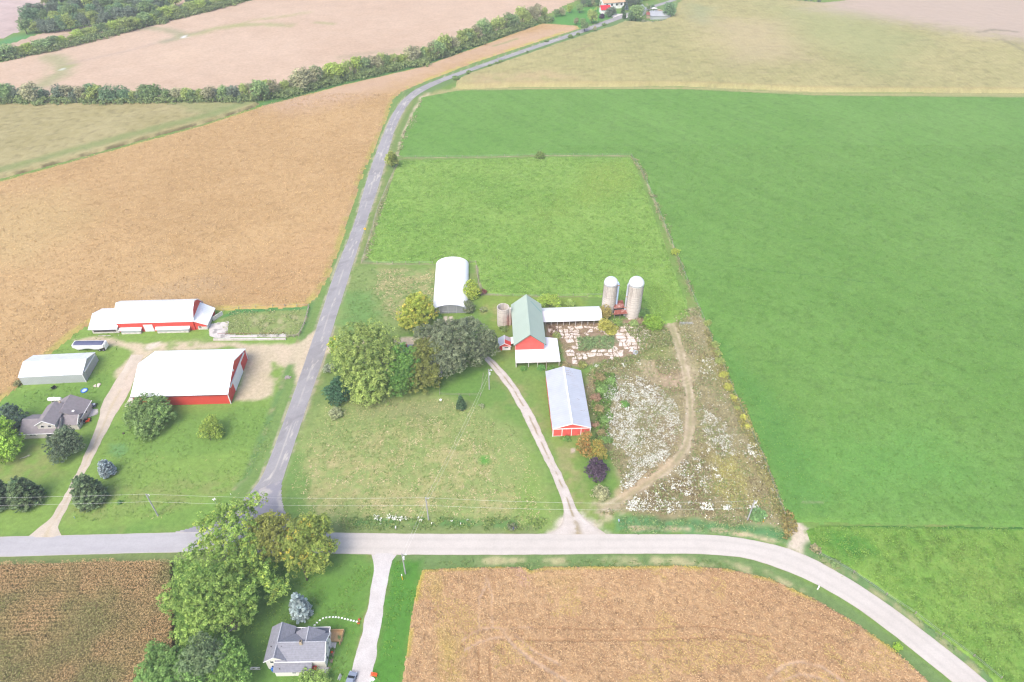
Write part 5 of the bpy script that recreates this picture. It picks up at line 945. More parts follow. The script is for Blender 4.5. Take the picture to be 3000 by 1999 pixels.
o = MB().box(-3.6, -.25, -.1, 4.6, -.05, .07).build('concrete_apron', 'concpad'); o.location = (-114.4,145.6,0); o.rotation_euler = (0,0,R(2.3)); tag(o, 'pale concrete apron at the left corner of the big red shed', kind='structure')
# ---- grey metal shed
b = empty('metal_shed', (-154.0, 154.8, 0), R(4.2)); tag(b, 'grey metal-sided shed with a worn whitish roof near the golden field', 'shed')
gable_walls(MB(), 0, 19.2, 0, 10.4, 3.3, 5.15).build('wall', 'greywall', b)
m = MB(); gable_roof(m, 0, 19.2, 0, 10.4, 3.3, 5.15, oh=.15, oe=.12, t=.08); m.build('roof', 'roof_worn', b) if 'roof_worn' in M else None
M['roof_worn'] = m_col('worn_whitish_roof', (.63,.67,.69), .5, .4, .05, .4, rib=.06, ribw=.8, stain=(.40,.36,.30), stain_amt=.35, stain_scale=.6)
m.build('roof', 'roof_worn', b)
MB().box(19.22, 19.30, 2.2, 8.4, .05, 2.9).build('sliding_door', 'greywall_y', b); MB().box(19.24, 19.48, 1.4, 9.6, 2.95, 3.25).build('door_track', 'white', b)
MB().bar((19.25,-.03,0),(19.25,-.03,3.2),.16).build('corner_trim', 'white', b)
# ---- long white-roofed gambrel barn
b = empty('dairy_barn', (-134.9, 180.95, 0), R(2.5)); tag(b, 'long red barn with a white broken-slope roof and low side wings', 'barn')
L_ = 25.7; ym, yb = 5.35, 10.7
m = MB(); pr = [(0,0),(0,4.1),(2.4,7.05),(ym,8.55),(yb-2.4,7.05),(yb,4.1),(yb,0)]
m.add([(0,y,z) for y, z in pr]+[(L_,y,z) for y, z in pr], [tuple(range(7)), tuple(range(13,6,-1))]+[(i,i+7,i+8,i+1) for i in range(6)]); m.build('wall', 'red', b)
m = MB(); a, c = -.35, L_+.4; e = .18
m.slab([(a,-.18,3.88),(c,-.18,3.88),(c,2.35,7.05+e),(a,2.35,7.05+e)]).slab([(a,2.35,7.05+e),(c,2.35,7.05+e),(c,ym,8.55+e),(a,ym,8.55+e)]).slab([(a,ym,8.55+e),(c,ym,8.55+e),(c,yb-2.35,7.05+e),(a,yb-2.35,7.05+e)]).slab([(a,yb-2.35,7.05+e),(c,yb-2.35,7.05+e),(c,yb+.5,3.45),(a,yb+.5,3.45)])
m.build('roof', 'roof_white', b)
m = MB(); gable_walls(m, -8.9, -.1, -.4, 9.6, 2.7, 4.75); m.build('left_wing_wall', 'white_dirty', b)
wq = MB(); gable_roof(wq, -8.9, -.15, -.4, 9.6, 2.75, 4.8, oh=.5, oe=1.0); wq.f = wq.f; wq.build('left_wing_roof', 'roof_white', b)
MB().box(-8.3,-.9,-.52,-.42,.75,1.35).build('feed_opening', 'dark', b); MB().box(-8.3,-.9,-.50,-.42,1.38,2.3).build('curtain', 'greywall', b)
m = MB(); gable_walls(m, L_+.05, L_+3.9, .3, 9.2, 0, 0); m = MB(); x0, x1 = L_+.03, L_+4.0
m.add([(x0,.3,0),(x1,.3,0),(x1,9.1,0),(x0,9.1,0),(x0,.3,4.0),(x1,.3,2.3),(x1,9.1,2.3),(x0,9.1,4.6)], [(0,1,5,4),(1,2,6,5),(2,3,7,6),(3,0,4,7)]); m.build('right_wing_wall', 'red_y', b)
MB().slab([(x0,-.2,4.15),(x1+.6,-.2,2.15),(x1+.6,9.5,2.15),(x0,9.5,5.0)], .1).build('right_wing_roof', 'roof_white_y', b)
MB().box(x0+.9, x1+.03, .20, .28, 0, 1.25).build('whitewashed_wall_base', 'white_dirty', b); MB().box(x1+.02, x1+.09, .3, 6.6, 0, 2.0).build('whitewashed_end_wall', 'white_dirty', b)
wframe(b, x0+1.2, x0+2.2, .9, 1.5, .19, name='window'); wframe_x(b, 2.0, 2.7, .9, 1.5, x1+.10)
m = MB(); m.slab([(.4,-1.35,1.55),(8.0,-1.35,1.55),(8.0,-.05,2.0),(.4,-.05,2.0)], .1); aw = m.build('awning', 'roof_white', b); MB().box(1.1,7.6,-1.15,-.05,.55,1.5).build('curtain', 'greywall', aw); MB().box(1.1,7.6,-1.22,-.04,0,.52).build('concrete_sill', 'white_dirty', aw)
m = MB(); m.slab([(12.7,-1.35,1.55),(24.3,-1.35,1.55),(24.3,-.05,2.0),(12.7,-.05,2.0)], .1); aw = m.build('awning', 'roof_white', b); MB().box(13.2,23.8,-1.15,-.05,.55,1.5).build('curtain', 'greywall', aw); MB().box(13.2,23.8,-1.22,-.04,0,.52).build('concrete_sill', 'white_dirty', aw)
MB().box(8.7,11.8,-.14,-.04,.05,3.0).build('sliding_door', 'roof_white', b)
def pad(label, pts, z, mat, seed=0, jit=.25, nm='concrete_pad', f=None): return patch(nm, GP(pts), z, mat, f or (lambda x, y, d: mixc((.48,.445,.42), (.56,.535,.51), fbm(x, y, 2, seed))*(1-.45*sstep(.60, .72, fbm(x, y, 1.6, seed+3, 4)))[:, None]), .3, jit, label, seed)
pad('narrow concrete slab in front of the white barn left wing', tile(250,870,5.8825,[(155,668),(590,655),(590,672),(150,682)]), .05, 'gravel', 1, .05)
pad('stained concrete cattle yard at the right end of the white barn', [(610,973),(612,950),(640,945),(672,942),(668,978),(700,982),(830,977),(838,980),(838,988),(700,990),(628,992),(612,985)], .05, 'gravel', 2, .3)
m = MB(); A_ = G(626,998); B_ = G(838,995.5); m.bar((A_[0],A_[1],.35),(B_[0],B_[1],.35),.5,.7)
o = m.build('feed_bunk_wall', 'concpad'); tag(o, 'long low pale concrete feed bunk wall below the pen', 'wall')
A_ = G(640,984.5); m = MB(); B_ = G(838,983); m.bar((A_[0],A_[1],1.2),(B_[0],B_[1],1.2),.08)
root = empty('feed_rail', (A_[0],A_[1],0)); tag(root, 'steel feed rail on short posts above the bunk', 'rail'); o = MB().bar((0,0,1.1),(B_[0]-A_[0],B_[1]-A_[1],1.1),.09).build('rail', 'rust', root)
for t in np.linspace(0,1,9): MB().bar((t*(B_[0]-A_[0]),t*(B_[1]-A_[1]),0),(t*(B_[0]-A_[0]),t*(B_[1]-A_[1]),1.15),.08).build('post', 'steel', root)
# ---- hoop building
b = empty('hoop_building', (-28.25, 190.9, 0), R(2.4)); tag(b, 'white fabric arched hoop building beside the pasture', 'hoop building')
Wd, Ln, Hh = 12.7, 30.5, 4.1; ar = [(Wd/2-Wd/2*math.cos(t), (.10+.90*math.sin(t)**.92)*Hh) for t in np.linspace(0, math.pi, 27)]
m = MB(); ny = 33; vs = []
for j in range(ny):
    y = -.1+j*(Ln+.1)/(ny-1); sg = 0.0 if j % 2 == 0 else -.035
    vs += [(x, y, z+sg) for x, z in ar]
k = len(ar); m.add(vs, [(j*k+i, (j+1)*k+i, (j+1)*k+i+1, j*k+i+1) for j in range(ny-1) for i in range(k-1)]); m.build('fabric_cover', 'fabric', b, smooth=True) if 'fabric' in M else None
M['fabric'] = m_col('white_fabric', (.80,.81,.83), .5, .3, .03, .3)
m.build('fabric_cover', 'fabric', b, smooth=True)
m = MB(); m.poly([(0,.35,0)]+[(x*.985+.09,.35,z-.12) for x, z in ar]+[(Wd,.35,0)]); m.build('front_wall', 'steelgrey', b) if 'steelgrey' in M else None
M['steelgrey'] = m_col('grey_mesh_end_wall', (.27,.29,.31), .8, .3, .10, .6, rib=.15, ribw=.5)
m.build('front_wall', 'steelgrey', b); m = MB(); m.poly([(0,Ln-.3,0)]+[(x*.985+.09,Ln-.3,z-.12) for x, z in ar]+[(Wd,Ln-.3,0)]); m.build('rear_wall', 'steelgrey', b)
m = MB(); m.bar((2.6,.28,3.3),(10.1,.28,3.3),.14); [m.bar((x,.28,0),(x,.28,3.3),.10) for x in (2.6,5.6,8.6)]; m.bar((3.4,.28,.9),(8.6,.28,.9),.09); m.build('door_frame', 'galv', b)
MB().box(1.2,1.9,.10,.30,.3,1.5).build('electric_box', 'white', b)
m = MB(); [m.bar((ar[i][0],-.12,ar[i][1]),(ar[i+1][0],-.12,ar[i+1][1]),.14) for i in range(k-1)]; m.build('arch_trim', 'galv', b)
# ---- green-roofed barn
b = empty('green_roofed_barn', (1.15, 168.1, 0), R(2.5)); tag(b, 'tall barn with a sage green metal roof and red front gable', 'barn')
m = MB(); gable_walls(m, 0, 9.3, 0, 20.6, 5.9, 9.7, 'y'); m.build('wall', 'red_old', b)
gable_roof(MB(), 0, 9.3, 0, 20.6, 5.9, 9.7, 'y', oh=.6, oe=.65, t=.14).build('roof', 'roof_green', b)
ridgecap(MB(), (4.65,-.6,9.75), (4.65,21.2,9.75), .30).build('ridge_cap', 'roof_green', b)
m = MB(); k_ = 3.8/4.65; m.slab([(6.0,18.6,9.75-k_*1.35+.11),(9.6,16.0,9.75-k_*4.95+.11),(9.9,16.4,9.75-k_*5.25+.11),(6.3,19.0,9.75-k_*1.65+.11)], .02); m.build('roof_patch', 'green_patch', b)
m = MB(); zz = 5.9-k_*.65; m.bar((-.65,-.62,zz),(4.65,-.62,9.82),.12,.2).bar((9.95,-.62,zz),(4.65,-.62,9.82),.12,.2); m.build('rake_trim', 'green_trim', b)
m = MB().slab([(-.1,-5.2,2.25),(14.3,-5.2,2.25),(9.3,-.02,3.15),(-.1,-.02,3.15)], .12).slab([(14.3,-5.2,2.25),(14.3,6.3,2.25),(9.33,6.3,3.15),(9.33,-.02,3.15)], .12); m.build('lean_to_roof', 'roof_white', b)
m = MB(); m.box(-.1,14.2,-5.18,-5.08,1.9,2.12).box(14.05,14.15,-5.0,6.2,1.9,2.12); m.build('lean_to_beam', 'white_dirty', b)
for x in (0.0, 4.0, 6.9, 9.8, 13.9): MB().box(x-.09,x+.09,-5.1,-4.92,0,1.95).build('lean_to_post', 'white_dirty', b)
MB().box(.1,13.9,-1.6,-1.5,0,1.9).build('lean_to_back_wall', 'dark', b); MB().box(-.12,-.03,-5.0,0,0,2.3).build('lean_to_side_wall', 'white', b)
MB().box(-.10,-.03,-.1,.1,3.0,5.8).build('corner_trim', 'white', b)
# ---- long white open-front shed behind
b = empty('loafing_shed', (10.75, 183.95, 0), R(3.0)); tag(b, 'long low white-roofed open-front cattle shed joined to the green-roofed barn', 'shed')
L_ = 20.3; gable_roof(MB(), 0, L_, 0, 7.0, 2.5, 3.9, oh=.25, oe=.5).build('roof', 'roof_white', b)
m = MB(); m.box(0,L_,6.85,7.0,0,2.4).box(-.05,.05,.4,7,0,2.3); m.build('rear_wall', 'white_dirty', b); m = MB(); m.add([(L_-.06,0,0),(L_-.06,7,0),(L_-.06,7,2.5),(L_-.06,3.5,3.9),(L_-.06,0,2.5),(L_,0,0),(L_,7,0),(L_,7,2.5),(L_,3.5,3.9),(L_,0,2.5)], [(0,1,2,3,4),(9,8,7,6,5)]); m.build('end_wall', 'white', b)
MB().box(0,L_,-.02,.08,2.18,2.4).build('beam', 'dark', b)
for x in np.linspace(.7, L_-.4, 10): MB().box(x-.07,x+.07,-.05,.09,0,2.2).build('post', 'white_dirty', b)
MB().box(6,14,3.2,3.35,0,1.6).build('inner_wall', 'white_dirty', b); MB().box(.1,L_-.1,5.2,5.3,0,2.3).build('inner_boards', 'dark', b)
# ---- silos
def silo(label, x, y, r, h, dome=None, brick_from=.6, cap=None, pipe=None, roofless=False):
    root = empty('silo', (x, y, 0)); tag(root, label, 'silo', 'concrete stave silos')
    if roofless:
        m = MB().lathe([(r,0),(r,h),(r-.22,h),(r-.22,h-6.5),(.05,h-6.5)], n=36); m.build('shell', 'conc', root, smooth=False)
    else: MB().lathe([(r,0),(r,h)], n=40).build('shell', 'conc', root)
    z = .6; n = 0
    while z < h-.1:
        f = z/h; MB().lathe([(r+.0,z-.02),(r+.022,z-.02),(r+.022,z+.02),(r,z+.02)], n=40).build('hoop', 'band', root); z += (1.35 if f < .35 else (.9 if f < .65 else .55)) if not roofless else (1.9 if f < .6 else .9); n += 1
    if not roofless:
        m = MB()
        for k in range(26):
            a = 2*math.pi*k/26; m.bar((math.cos(a)*(r+.01),math.sin(a)*(r+.01),h*brick_from),(math.cos(a)*(r+.01),math.sin(a)*(r+.01),h-.05),.035)
        m.build('stave_joints', 'band', root)
        pr = [(r+.06,h-.25),(r+.06,h)]+[(r*1.03*math.cos(t), h+r*.96*math.sin(t)) for t in np.linspace(0, math.pi/2-.02, 10)]
        MB().lathe(pr, n=32).build('dome', 'dome', root, smooth=True)
        MB().tube((0,0,h+r*.95),(0,0,h+r*.95+.14),.42 if cap else .18,.36 if cap else .12,14).build('dome_cap', cap or 'steel', root)
    if pipe:
        a, mat, col2 = pipe; px, py = math.cos(a)*(r+.35), math.sin(a)*(r+.35)
        ch = MB().tube((px,py,.1),(px,py,h-.1),.33,.33,14).tube((px,py,h-.15),(px*.86,py*.86,h+.7),.33,.30,14).build('chute', mat, root, smooth=False)
        for zc_ in ((h-.6,) if col2 == 'top' else (h*.28,h*.62)): MB().tube((px,py,zc_),(px,py,zc_+.28),.36,.36,14).build('rust_collar', 'rust_orange', ch)
    return root
M['rust_orange'] = m_col('orange_rust', (.42,.20,.06), .9, .2, .2, 2)
hz = height_to
s2 = (42.6, 190.6); s1 = (34.2, 192.6)
top2 = height_to(s2[0], s2[1], 760+208/3.92); top1 = height_to(s1[0], s1[1], 760+208/3.92)
silo('tallest silo at the right with a white dome and grey chute', s2[0], s2[1], 2.62, top2-2.5, pipe=(math.pi*1.07, 'galv', 'mid'), brick_from=.70)
silo('silo left of the tallest one, white dome with a blue cap and blue chute', s1[0], s1[1], 2.38, top1-2.3, cap='blue', pipe=(-.25, 'blue', 'top'), brick_from=.55)
b = silo('short roofless stained concrete silo left of the green-roofed barn', -3.05, 185.3, 2.12, 7.6, roofless=True)
m = MB(); m.tube((2.3,-.15,0),(2.3,-.15,7.3),.55,.55,10); m.build('chute', 'conc', b)
# rusty lean-to between the two tall silos
b = empty('rusty_shed', (36.4, 187.9, 0), R(8)); tag(b, 'small rusty red tin-roofed shed between the two tall silos', 'shed')
MB().slab([(-.9,0,2.3),(4.1,-.2,2.3),(3.9,1.6,3.0),(-.2,1.6,3.0)], .08).build('roof', 'rust', b); MB().slab([(-.2,2.1,3.3),(3.6,2.1,3.3),(3.6,5.2,4.3),(-.2,5.2,4.3)], .08).build('upper_roof', 'rust', b)
MB().box(.1,3.3,2.0,5.0,0,3.1).build('wall', 'dark', b); m = MB(); [m.bar((x,.2,0),(x,.2,2.2),.14) for x in (-.4,1.6,3.6)]; m.build('posts', 'post', b)
o = MB().tube((0,0,0),(0,0,4.2),.10,.08,8).build('leaning_post', 'galv'); x, y = G(1400+1440/3.92, 760+680/3.92); o.location = (x, y, 0); tag(o, 'pale metal post at the right end of the long white shed', 'post')
# ---- small red and white milk house with its linking roof
b = empty('milk_house', (-4.35, 171.5, 0), R(2.5)); tag(b, 'tiny red and white milk house with a half grey, half red roof', 'shed')
m = MB(); gable_walls(m, 0, 3.8, 0, 3.9, 1.9, 3.0, 'y'); m.build('wall', 'red_old', b); MB().box(1.15,3.85,-.06,-.01,0,1.55).build('whitewashed_wall', 'white', b)
m = MB().slab([(-.25,-.25,1.82),(1.9,-.25,3.1),(1.9,4.1,3.1),(-.25,4.1,1.82)], .1).slab([(1.9,2.0,3.1),(4.05,2.0,1.82),(4.05,4.1,1.82),(1.9,4.1,3.1)], .1); m.build('roof', 'galv_y', b)
MB().slab([(1.9,-.25,3.1),(4.05,-.25,1.82),(4.05,2.0,1.82),(1.9,2.0,3.1)], .1).build('red_roof_panel', 'red_roofp', b) if 'red_roofp' in M else MB().slab([(1.9,-.25,3.1),(4.05,-.25,1.82),(4.05,2.0,1.82),(1.9,2.0,3.1)], .1).build('red_roof_panel', 'red', b)
m = MB().bar((-.27,-.30,1.82),(1.9,-.30,3.12),.16).bar((4.07,-.30,1.82),(1.9,-.30,3.12),.16).bar((1.9,-.3,3.15),(1.9,4.1,3.15),.14); m.build('rake_trim', 'white', b)
MB().box(.25,.95,-.05,.0,0,1.7).build('door', 'enamel_red', b); wframe(b, 1.9, 3.1, .95, 1.35, -.07)
MB().slab([(3.9,1.2,1.6),(5.4,1.2,2.0),(5.4,4.6,2.0),(3.9,4.6,1.6)], .1).build('passage_roof', 'roof_white', b)
# ---- red pole shed with grey roof
b = empty('pole_shed', (11.8, 133.5, 0), R(2.6)); tag(b, 'red pole shed with a bluish grey roof and four red door bays', 'shed')
gable_walls(MB(), 0, 10.9, 0, 23.9, 3.25, 5.1, 'y').build('wall', 'red_old', b)
gable_roof(MB(), 0, 10.9, 0, 23.9, 3.3, 5.15, 'y', oh=.25, oe=.2, t=.08).build('roof', 'galv_y', b)
ridgecap(MB(), (5.45,-.25,5.12), (5.45,24.1,5.12), .5).build('ridge_cap', 'white', b)
m = MB().bar((-.1,-.28,3.32),(5.45,-.28,5.2),.16).bar((11.0,-.28,3.32),(5.45,-.28,5.2),.16); m.build('rake_trim', 'white', b)
m = MB().bar((0,-.14,3.12),(10.9,-.14,3.12),.2); m.build('door_track', 'white', b)
for i, (xa, xb) in enumerate(((.18,2.62),(2.78,5.37),(5.53,8.12),(8.28,10.72))):
    d_ = MB().box(xa, xb, -.10, -.03, .06, 3.0).build('sliding_door', 'red_old', b); m = MB().box(xa-.08,xa+.02,-.13,-.10,.04,3.02).box(xb-.02,xb+.08,-.13,-.10,.04,3.02)
    if i == 0: m.box(xa,xb,-.13,-.10,.04,.16)
    m.build('door_trim', 'white', d_)
m = MB().bar((.02,-.10,0),(.02,-.10,3.1),.18).bar((10.88,-.10,0),(10.88,-.10,3.1),.18); m.build('corner_trim', 'white', b)
MB().box(-.06,-.01,7,13,.1,2.8).build('side_door', 'enamel_red', b); m = MB().box(-.08,-.02,6.9,7.0,.1,2.9).box(-.08,-.02,13,13.1,.1,2.9); m.build('side_door_trim', 'white', b)
g = np.random.default_rng(3); m = MB(); kk = 1.85/5.45
for (x0_, y0_, n_, al) in ((6.0,22.6,7,'r'),(6.0,21.6,8,'r'),(6.0,20.5,9,'r'),(3.4,8.3,8,'l'),(3.0,9.0,9,'l'),(8.2,10.5,3,'r'),(8.6,6.0,5,'r')):
    for j in range(n_):
        x = x0_+j*.28+g.normal()*.04; y = y0_+g.normal()*.12; z = 5.15-kk*abs(x-5.45)+.095; m.box(x,x+.17,y,y+.10,z-.02,z+.012)
m.build('roof_stains', 'roofspot', b) if 'roofspot' in M else None
M['roofspot'] = m_col('rust_spots_on_roof', (.26,.19,.18), .9, .2, .3, 2); m.build('roof_stains', 'roofspot', b)
o = MB().tube((0,0,0),(0,0,4.6),.14,.11,8).build('gate_post', 'post'); o.location = (11.0, 161.0, 0); tag(o, 'tall weathered post at the rear corner of the red pole shed', 'post')
# ---- beige farmhouse with grey-brown roofs
b = empty('farmhouse', (-141.5, 132.45, 0), R(2.6)); tag(b, 'beige farmhouse with several grey-brown shingled roofs', 'house')
def wing(x0,x1,y0,y1,he,hr,ax,oh=.3,oe=.35,rmat='shingle_brown',wmat='siding_beige'):
    w_ = gable_walls(MB(), x0, x1, y0, y1, he, hr, ax).build('wall', wmat, b); r_ = gable_roof(MB(), x0, x1, y0, y1, he, hr, ax, oh, oe, .1).build('roof', rmat, b); return w_, r_
wing(0,10.4,0,7.2,2.35,4.4,'x')
wing(4.9,10.0,.9,8.4,4.75,6.35,'y')
wing(5.0,14.6,5.6,12.2,2.55,5.2,'y')
wing(9.5,14.5,3.0,7.2,2.5,4.0,'x')
m = MB().bar((-.4,-.40,2.22),(10.8,-.40,2.22),.12,.14); m.build('gutter', 'white', b)
m = MB().bar((4.5,.58,4.62),(7.45,.58,6.42),.12,.16).bar((10.4,.58,4.62),(7.45,.58,6.42),.12,.16); m.build('rake_trim', 'white', b)
m = MB().bar((14.85,2.7,2.4),(14.85,5.1,4.1),.12,.16).bar((14.95,4.9,2.5),(14.98,12.5,2.5),.12,.14); m.build('rake_trim', 'white', b)
for x in (6.0,8.0): wframe(b, x, x+.9, 3.6, 4.4, .87)
wframe(b, 2.2, 4.0, 1.3, 2.0, -.03); wframe(b, 6.9, 8.6, .8, 2.0, -.03)
for y_, w_ in ((3.7,.5),(4.5,1.1),(5.9,.5)): wframe_x(b, y_, y_+w_, 1.0, 2.2, 14.53)
wframe_x(b, 8.4, 8.9, 1.2, 2.0, 14.63)
m = MB().box(8.0,8.7,8.4,9.1,4.2,5.9); m.build('chimney', 'tan', b)
m = MB().lathe([(0.02,.10),(.25,.14),(.38,.24),(.40,.26)], n=16); d_ = m.build('satellite_dish', 'white', b); d_.location = (12.9,6.3,4.25)
m = MB().tube((3.5,-.5,2.0),(3.9,-.1,.1),.05,.05,6); m.build('downpipe', 'siding_beige', b)
# ---- white house
b = empty('white_house', (-52.65, 66.6, 0), R(1.2)); tag(b, 'white two-storey house with bluish grey shingled roofs', 'house')
def wing2(x0,x1,y0,y1,he,hr,ax,oh=.25,oe=.3): w_ = gable_walls(MB(), x0, x1, y0, y1, he, hr, ax).build('wall', 'siding', b); gable_roof(MB(), x0, x1, y0, y1, he, hr, ax, oh, oe, .1).build('roof', 'shingle' if ax == 'x' else 'shingle_x', b)
M['shingle_x'] = m_col('grey_shingles_side', (.235,.24,.275), 1, .15, .12, 2.2, rib=.10, ribw=.35, axis='X')
wing2(0,4.7,0,7.3,3.9,5.75,'y'); wing2(2.4,12.5,.0,5.6,3.95,6.05,'x'); wing2(5.6,11.4,2.8,6.1,3.9,6.0,'y')
ridgecap(MB(), (2.35,-.2,5.80), (2.35,7.5,5.80), .22).bar((2.4,2.8,6.20),(12.6,2.8,6.20),.22,.06).bar((8.5,2.9,6.17),(8.5,6.3,6.17),.22,.06).build('ridge_shingles', 'ridge', b)
m = MB().box(4.75,12.2,5.7,7.4,0,2.95); m.build('rear_addition_wall', 'siding', b); MB().box(4.75,12.35,5.65,7.5,2.96,3.06).build('rear_addition_roof', 'navy_roof', b) if 'navy_roof' in M else None
M['navy_roof'] = m_col('dark_flat_roof', (.10,.11,.14), .9, .3, .1, 1); MB().box(4.75,12.35,5.65,7.5,2.96,3.06).build('rear_addition_roof', 'navy_roof', b)
m = MB().box(4.7,12.4,7.5,7.62,2.9,3.2).box(12.35,12.47,5.9,7.6,2.9,3.2).box(6.0,6.06,6.2,7.5,3.06,3.16); m.build('roof_parapet', 'white', b)
m = MB().box(2.0,9.6,-1.6,-.05,0,2.3); m.build('porch_wall', 'siding', b); MB().slab([(1.75,-1.85,2.25),(9.85,-1.85,2.25),(9.85,-.02,3.0),(1.75,-.02,3.0)], .1).build('porch_roof', 'shingle', b)
m = MB().bar((-.28,-.32,3.75),(2.35,-.32,5.8),.12,.18).bar((2.1,-.36,3.72),(12.75,-.36,3.72),.14,.16).bar((12.8,-.3,3.75),(12.8,2.8,6.1),.12,.16).bar((12.8,5.9,3.75),(12.8,2.8,6.1),.12,.16); m.build('trim', 'white', b)
ch = MB().box(7.3,7.85,2.3,2.9,5.4,6.95).build('chimney', 'tan', b); MB().box(7.4,7.75,2.4,2.8,6.95,7.05).build('flue', 'dark', ch)
for (x, y, z, mt) in ((.9,2.6,4.7,'dark'),(1.15,3.4,4.9,'steel'),(3.4,2.2,5.5,'dark'),(3.35,3.0,5.6,'white'),(3.1,-1.2,2.55,'dark')): o = MB().tube((0,0,-.4),(0,0,.25),.09,.09,8).build('vent_pipe', mt, b); o.location = (x,y,z)
wframe(b, 1.0, 1.7, 2.9, 3.7, -.03); wframe(b, .9, 1.6, .7, 1.7, -.03); wframe(b, 5.7, 6.5, 1.3, 1.8, -1.63); wframe(b, 8.4, 8.8, 1.2, 1.9, -1.63)
for y_, z_ in ((1.2,1.0),(1.2,2.7),(3.4,1.0),(3.6,2.7),(5.0,2.6)): wframe_x(b, y_, y_+.6, z_, z_+1.0, 12.53)
MB().box(9.9,12.9,-1.5,-.05,0,.35).build('front_step', 'concpad', b)
# ---- hidden house under the grove
x, y = G(1182,1012,4.5); b = empty('farmhouse', (x-7, y-8, 0), R(2.5)); tag(b, 'grey-roofed house almost hidden under the central grove, brick chimney showing', 'house')
gable_walls(MB(), 0, 11, 0, 9, 3.4, 5.0).build('wall', 'siding', b); gable_roof(MB(), 0, 11, 0, 9, 3.4, 5.0, t=.1).build('roof', 'shingle', b); MB().box(8.0,8.7,6.0,6.6,4.0,5.9).build('chimney', 'brick', b)
x, y = G(1268,1072,2.5); b = empty('garage', (x-3, y-3, 0), R(2.5)); tag(b, 'pale grey roofed garage glimpsed between the oaks', 'garage'); gable_walls(MB(), 0, 6, 0, 6, 2.4, 3.5).build('wall', 'siding', b); gable_roof(MB(), 0, 6, 0, 6, 2.4, 3.5, t=.1).build('roof', 'galv', b)
# ---- far farmsteads
M['steel_roof'] = m_col('weathered_grey_roof', (.33,.35,.38), .6, .4, .08, .3)
x, y = G(1768,28); b = empty('far_farmhouse', (x, y, 0), R(14)); tag(b, 'distant white farmhouse with a tan roof beyond the road bend', 'house')
gable_walls(MB(), 0, 17, 0, 10, 5, 8).build('wall', 'white', b); gable_roof(MB(), 0, 17, 0, 10, 5, 8, oh=.8, oe=.8).build('roof', 'tanroof', b); [wframe(b, xx, xx+1.6, 2.2, 3.8, -.03, t=.15) for xx in (2, 6, 10, 14)]
x, y = G(1762,42); b = empty('far_barn', (x, y, 0), R(10)); tag(b, 'small distant bright red gabled shed beside the tan-roofed farmhouse', 'shed')
gable_walls(MB(), 0, 7, 0, 7, 3.2, 5.4).build('wall', 'white', b); gable_roof(MB(), 0, 7, 0, 7, 3.2, 5.4, oh=.5, oe=.5).build('roof', 'enamel_red', b)
x, y = G(1800,45); o = patch('far_driveway', GP([(1788,50),(1800,40),(1840,40),(1850,50),(1830,55),(1800,54)]), .03, 'gravel', lambda x, y, d: mixc((.6,.57,.54),(.68,.66,.64), vn(x, y, 4)), 1.0, .5, 'pale driveway of the distant tan-roofed farmhouse')
x, y = G(1878,50); b = empty('far_house', (x, y, 0), R(60)); tag(b, 'distant white gabled house beside the big round tree', 'house'); gable_walls(MB(), 0, 9, 0, 7, 4, 6.5).build('wall', 'siding', b); gable_roof(MB(), 0, 9, 0, 7, 4, 6.5, oh=.4, oe=.4).build('roof', 'steel_roof', b)
x, y = G(1906,58); b = empty('far_shed', (x, y, 0), R(4)); tag(b, 'distant low shed with a light grey roof at the right farmstead', 'shed'); gable_walls(MB(), 0, 15, 0, 9, 2.6, 4.6).build('wall', 'greywall', b); gable_roof(MB(), 0, 15, 0, 9, 2.6, 4.6, oh=.4, oe=.4).build('roof', 'steel_roof', b)
x, y = G(1893,54); b = empty('far_shed', (x, y, 0), R(-12)); tag(b, 'distant little shed with a rusty brown roof', 'shed'); gable_walls(MB(), 0, 9, 0, 5, 2.6, 4).build('wall', 'tan', b); gable_roof(MB(), 0, 9, 0, 5, 2.6, 4, oh=.4, oe=.4).build('roof', 'rust', b)
# ================================================================== VEHICLES AND YARD THINGS
def wheels(b, xs, y0, y1, r, mat='black'):
    for x in xs:
        for y in (y0, y1):
            t = MB().tube((x,y-.13,r),(x,y+.13,r),r,r,16).build('wheel', mat, b); MB().tube((x,y-.15,r),(x,y+.15,r),r*.55,r*.55,12).build('rim', 'steel', t)
b = empty('grain_trailer', (-145.6, 170.7, 0), R(1.0)); tag(b, 'white grain trailer with a navy rolled tarp behind the grey shed', 'trailer')
m = MB(); pr = [(.0,2.7),(0,1.7),(1.2,.9),(2.6,.9),(4.2,1.3),(5.2,1.3),(6.8,.9),(8.2,.9),(10.2,1.7),(10.4,2.7)]
n_ = len(pr); m.add([(x,.05,z) for x, z in pr]+[(x,2.45,z) for x, z in pr], [tuple(range(n_)), tuple(range(2*n_-1,n_-1,-1))]+[(i,i+n_,(i+1)%n_+n_,(i+1)%n_) for i in range(n_)]); m.build('hopper_body', 'roof_white', b)
m = MB(); cs = [(0.1,2.74),(.6,2.98),(1.25,3.06),(1.9,2.98),(2.4,2.74)]; m.add([(.5,y,z) for y, z in cs]+[(9.9,y,z) for y, z in cs], [(i,i+5,i+6,i+1) for i in range(4)]+[(4,3,2,1,0),(5,6,7,8,9)]); m.build('tarp', 'navy', b)
m = MB().box(.0,10.4,.0,.06,2.6,2.74).box(0,10.4,2.44,2.5,2.6,2.74).box(0,.1,0.06,2.44,2.6,2.76).box(10.3,10.4,0.06,2.44,2.6,2.76); m.build('top_rail', 'white', b)
m = MB().box(.2,10.6,.5,.7,.95,1.15).box(.2,10.6,1.8,2.0,.95,1.15); m.build('chassis', 'steel', b); MB().box(10.45,10.6,.2,2.3,.7,2.6).build('tail_panel', 'roof_white_y', b)
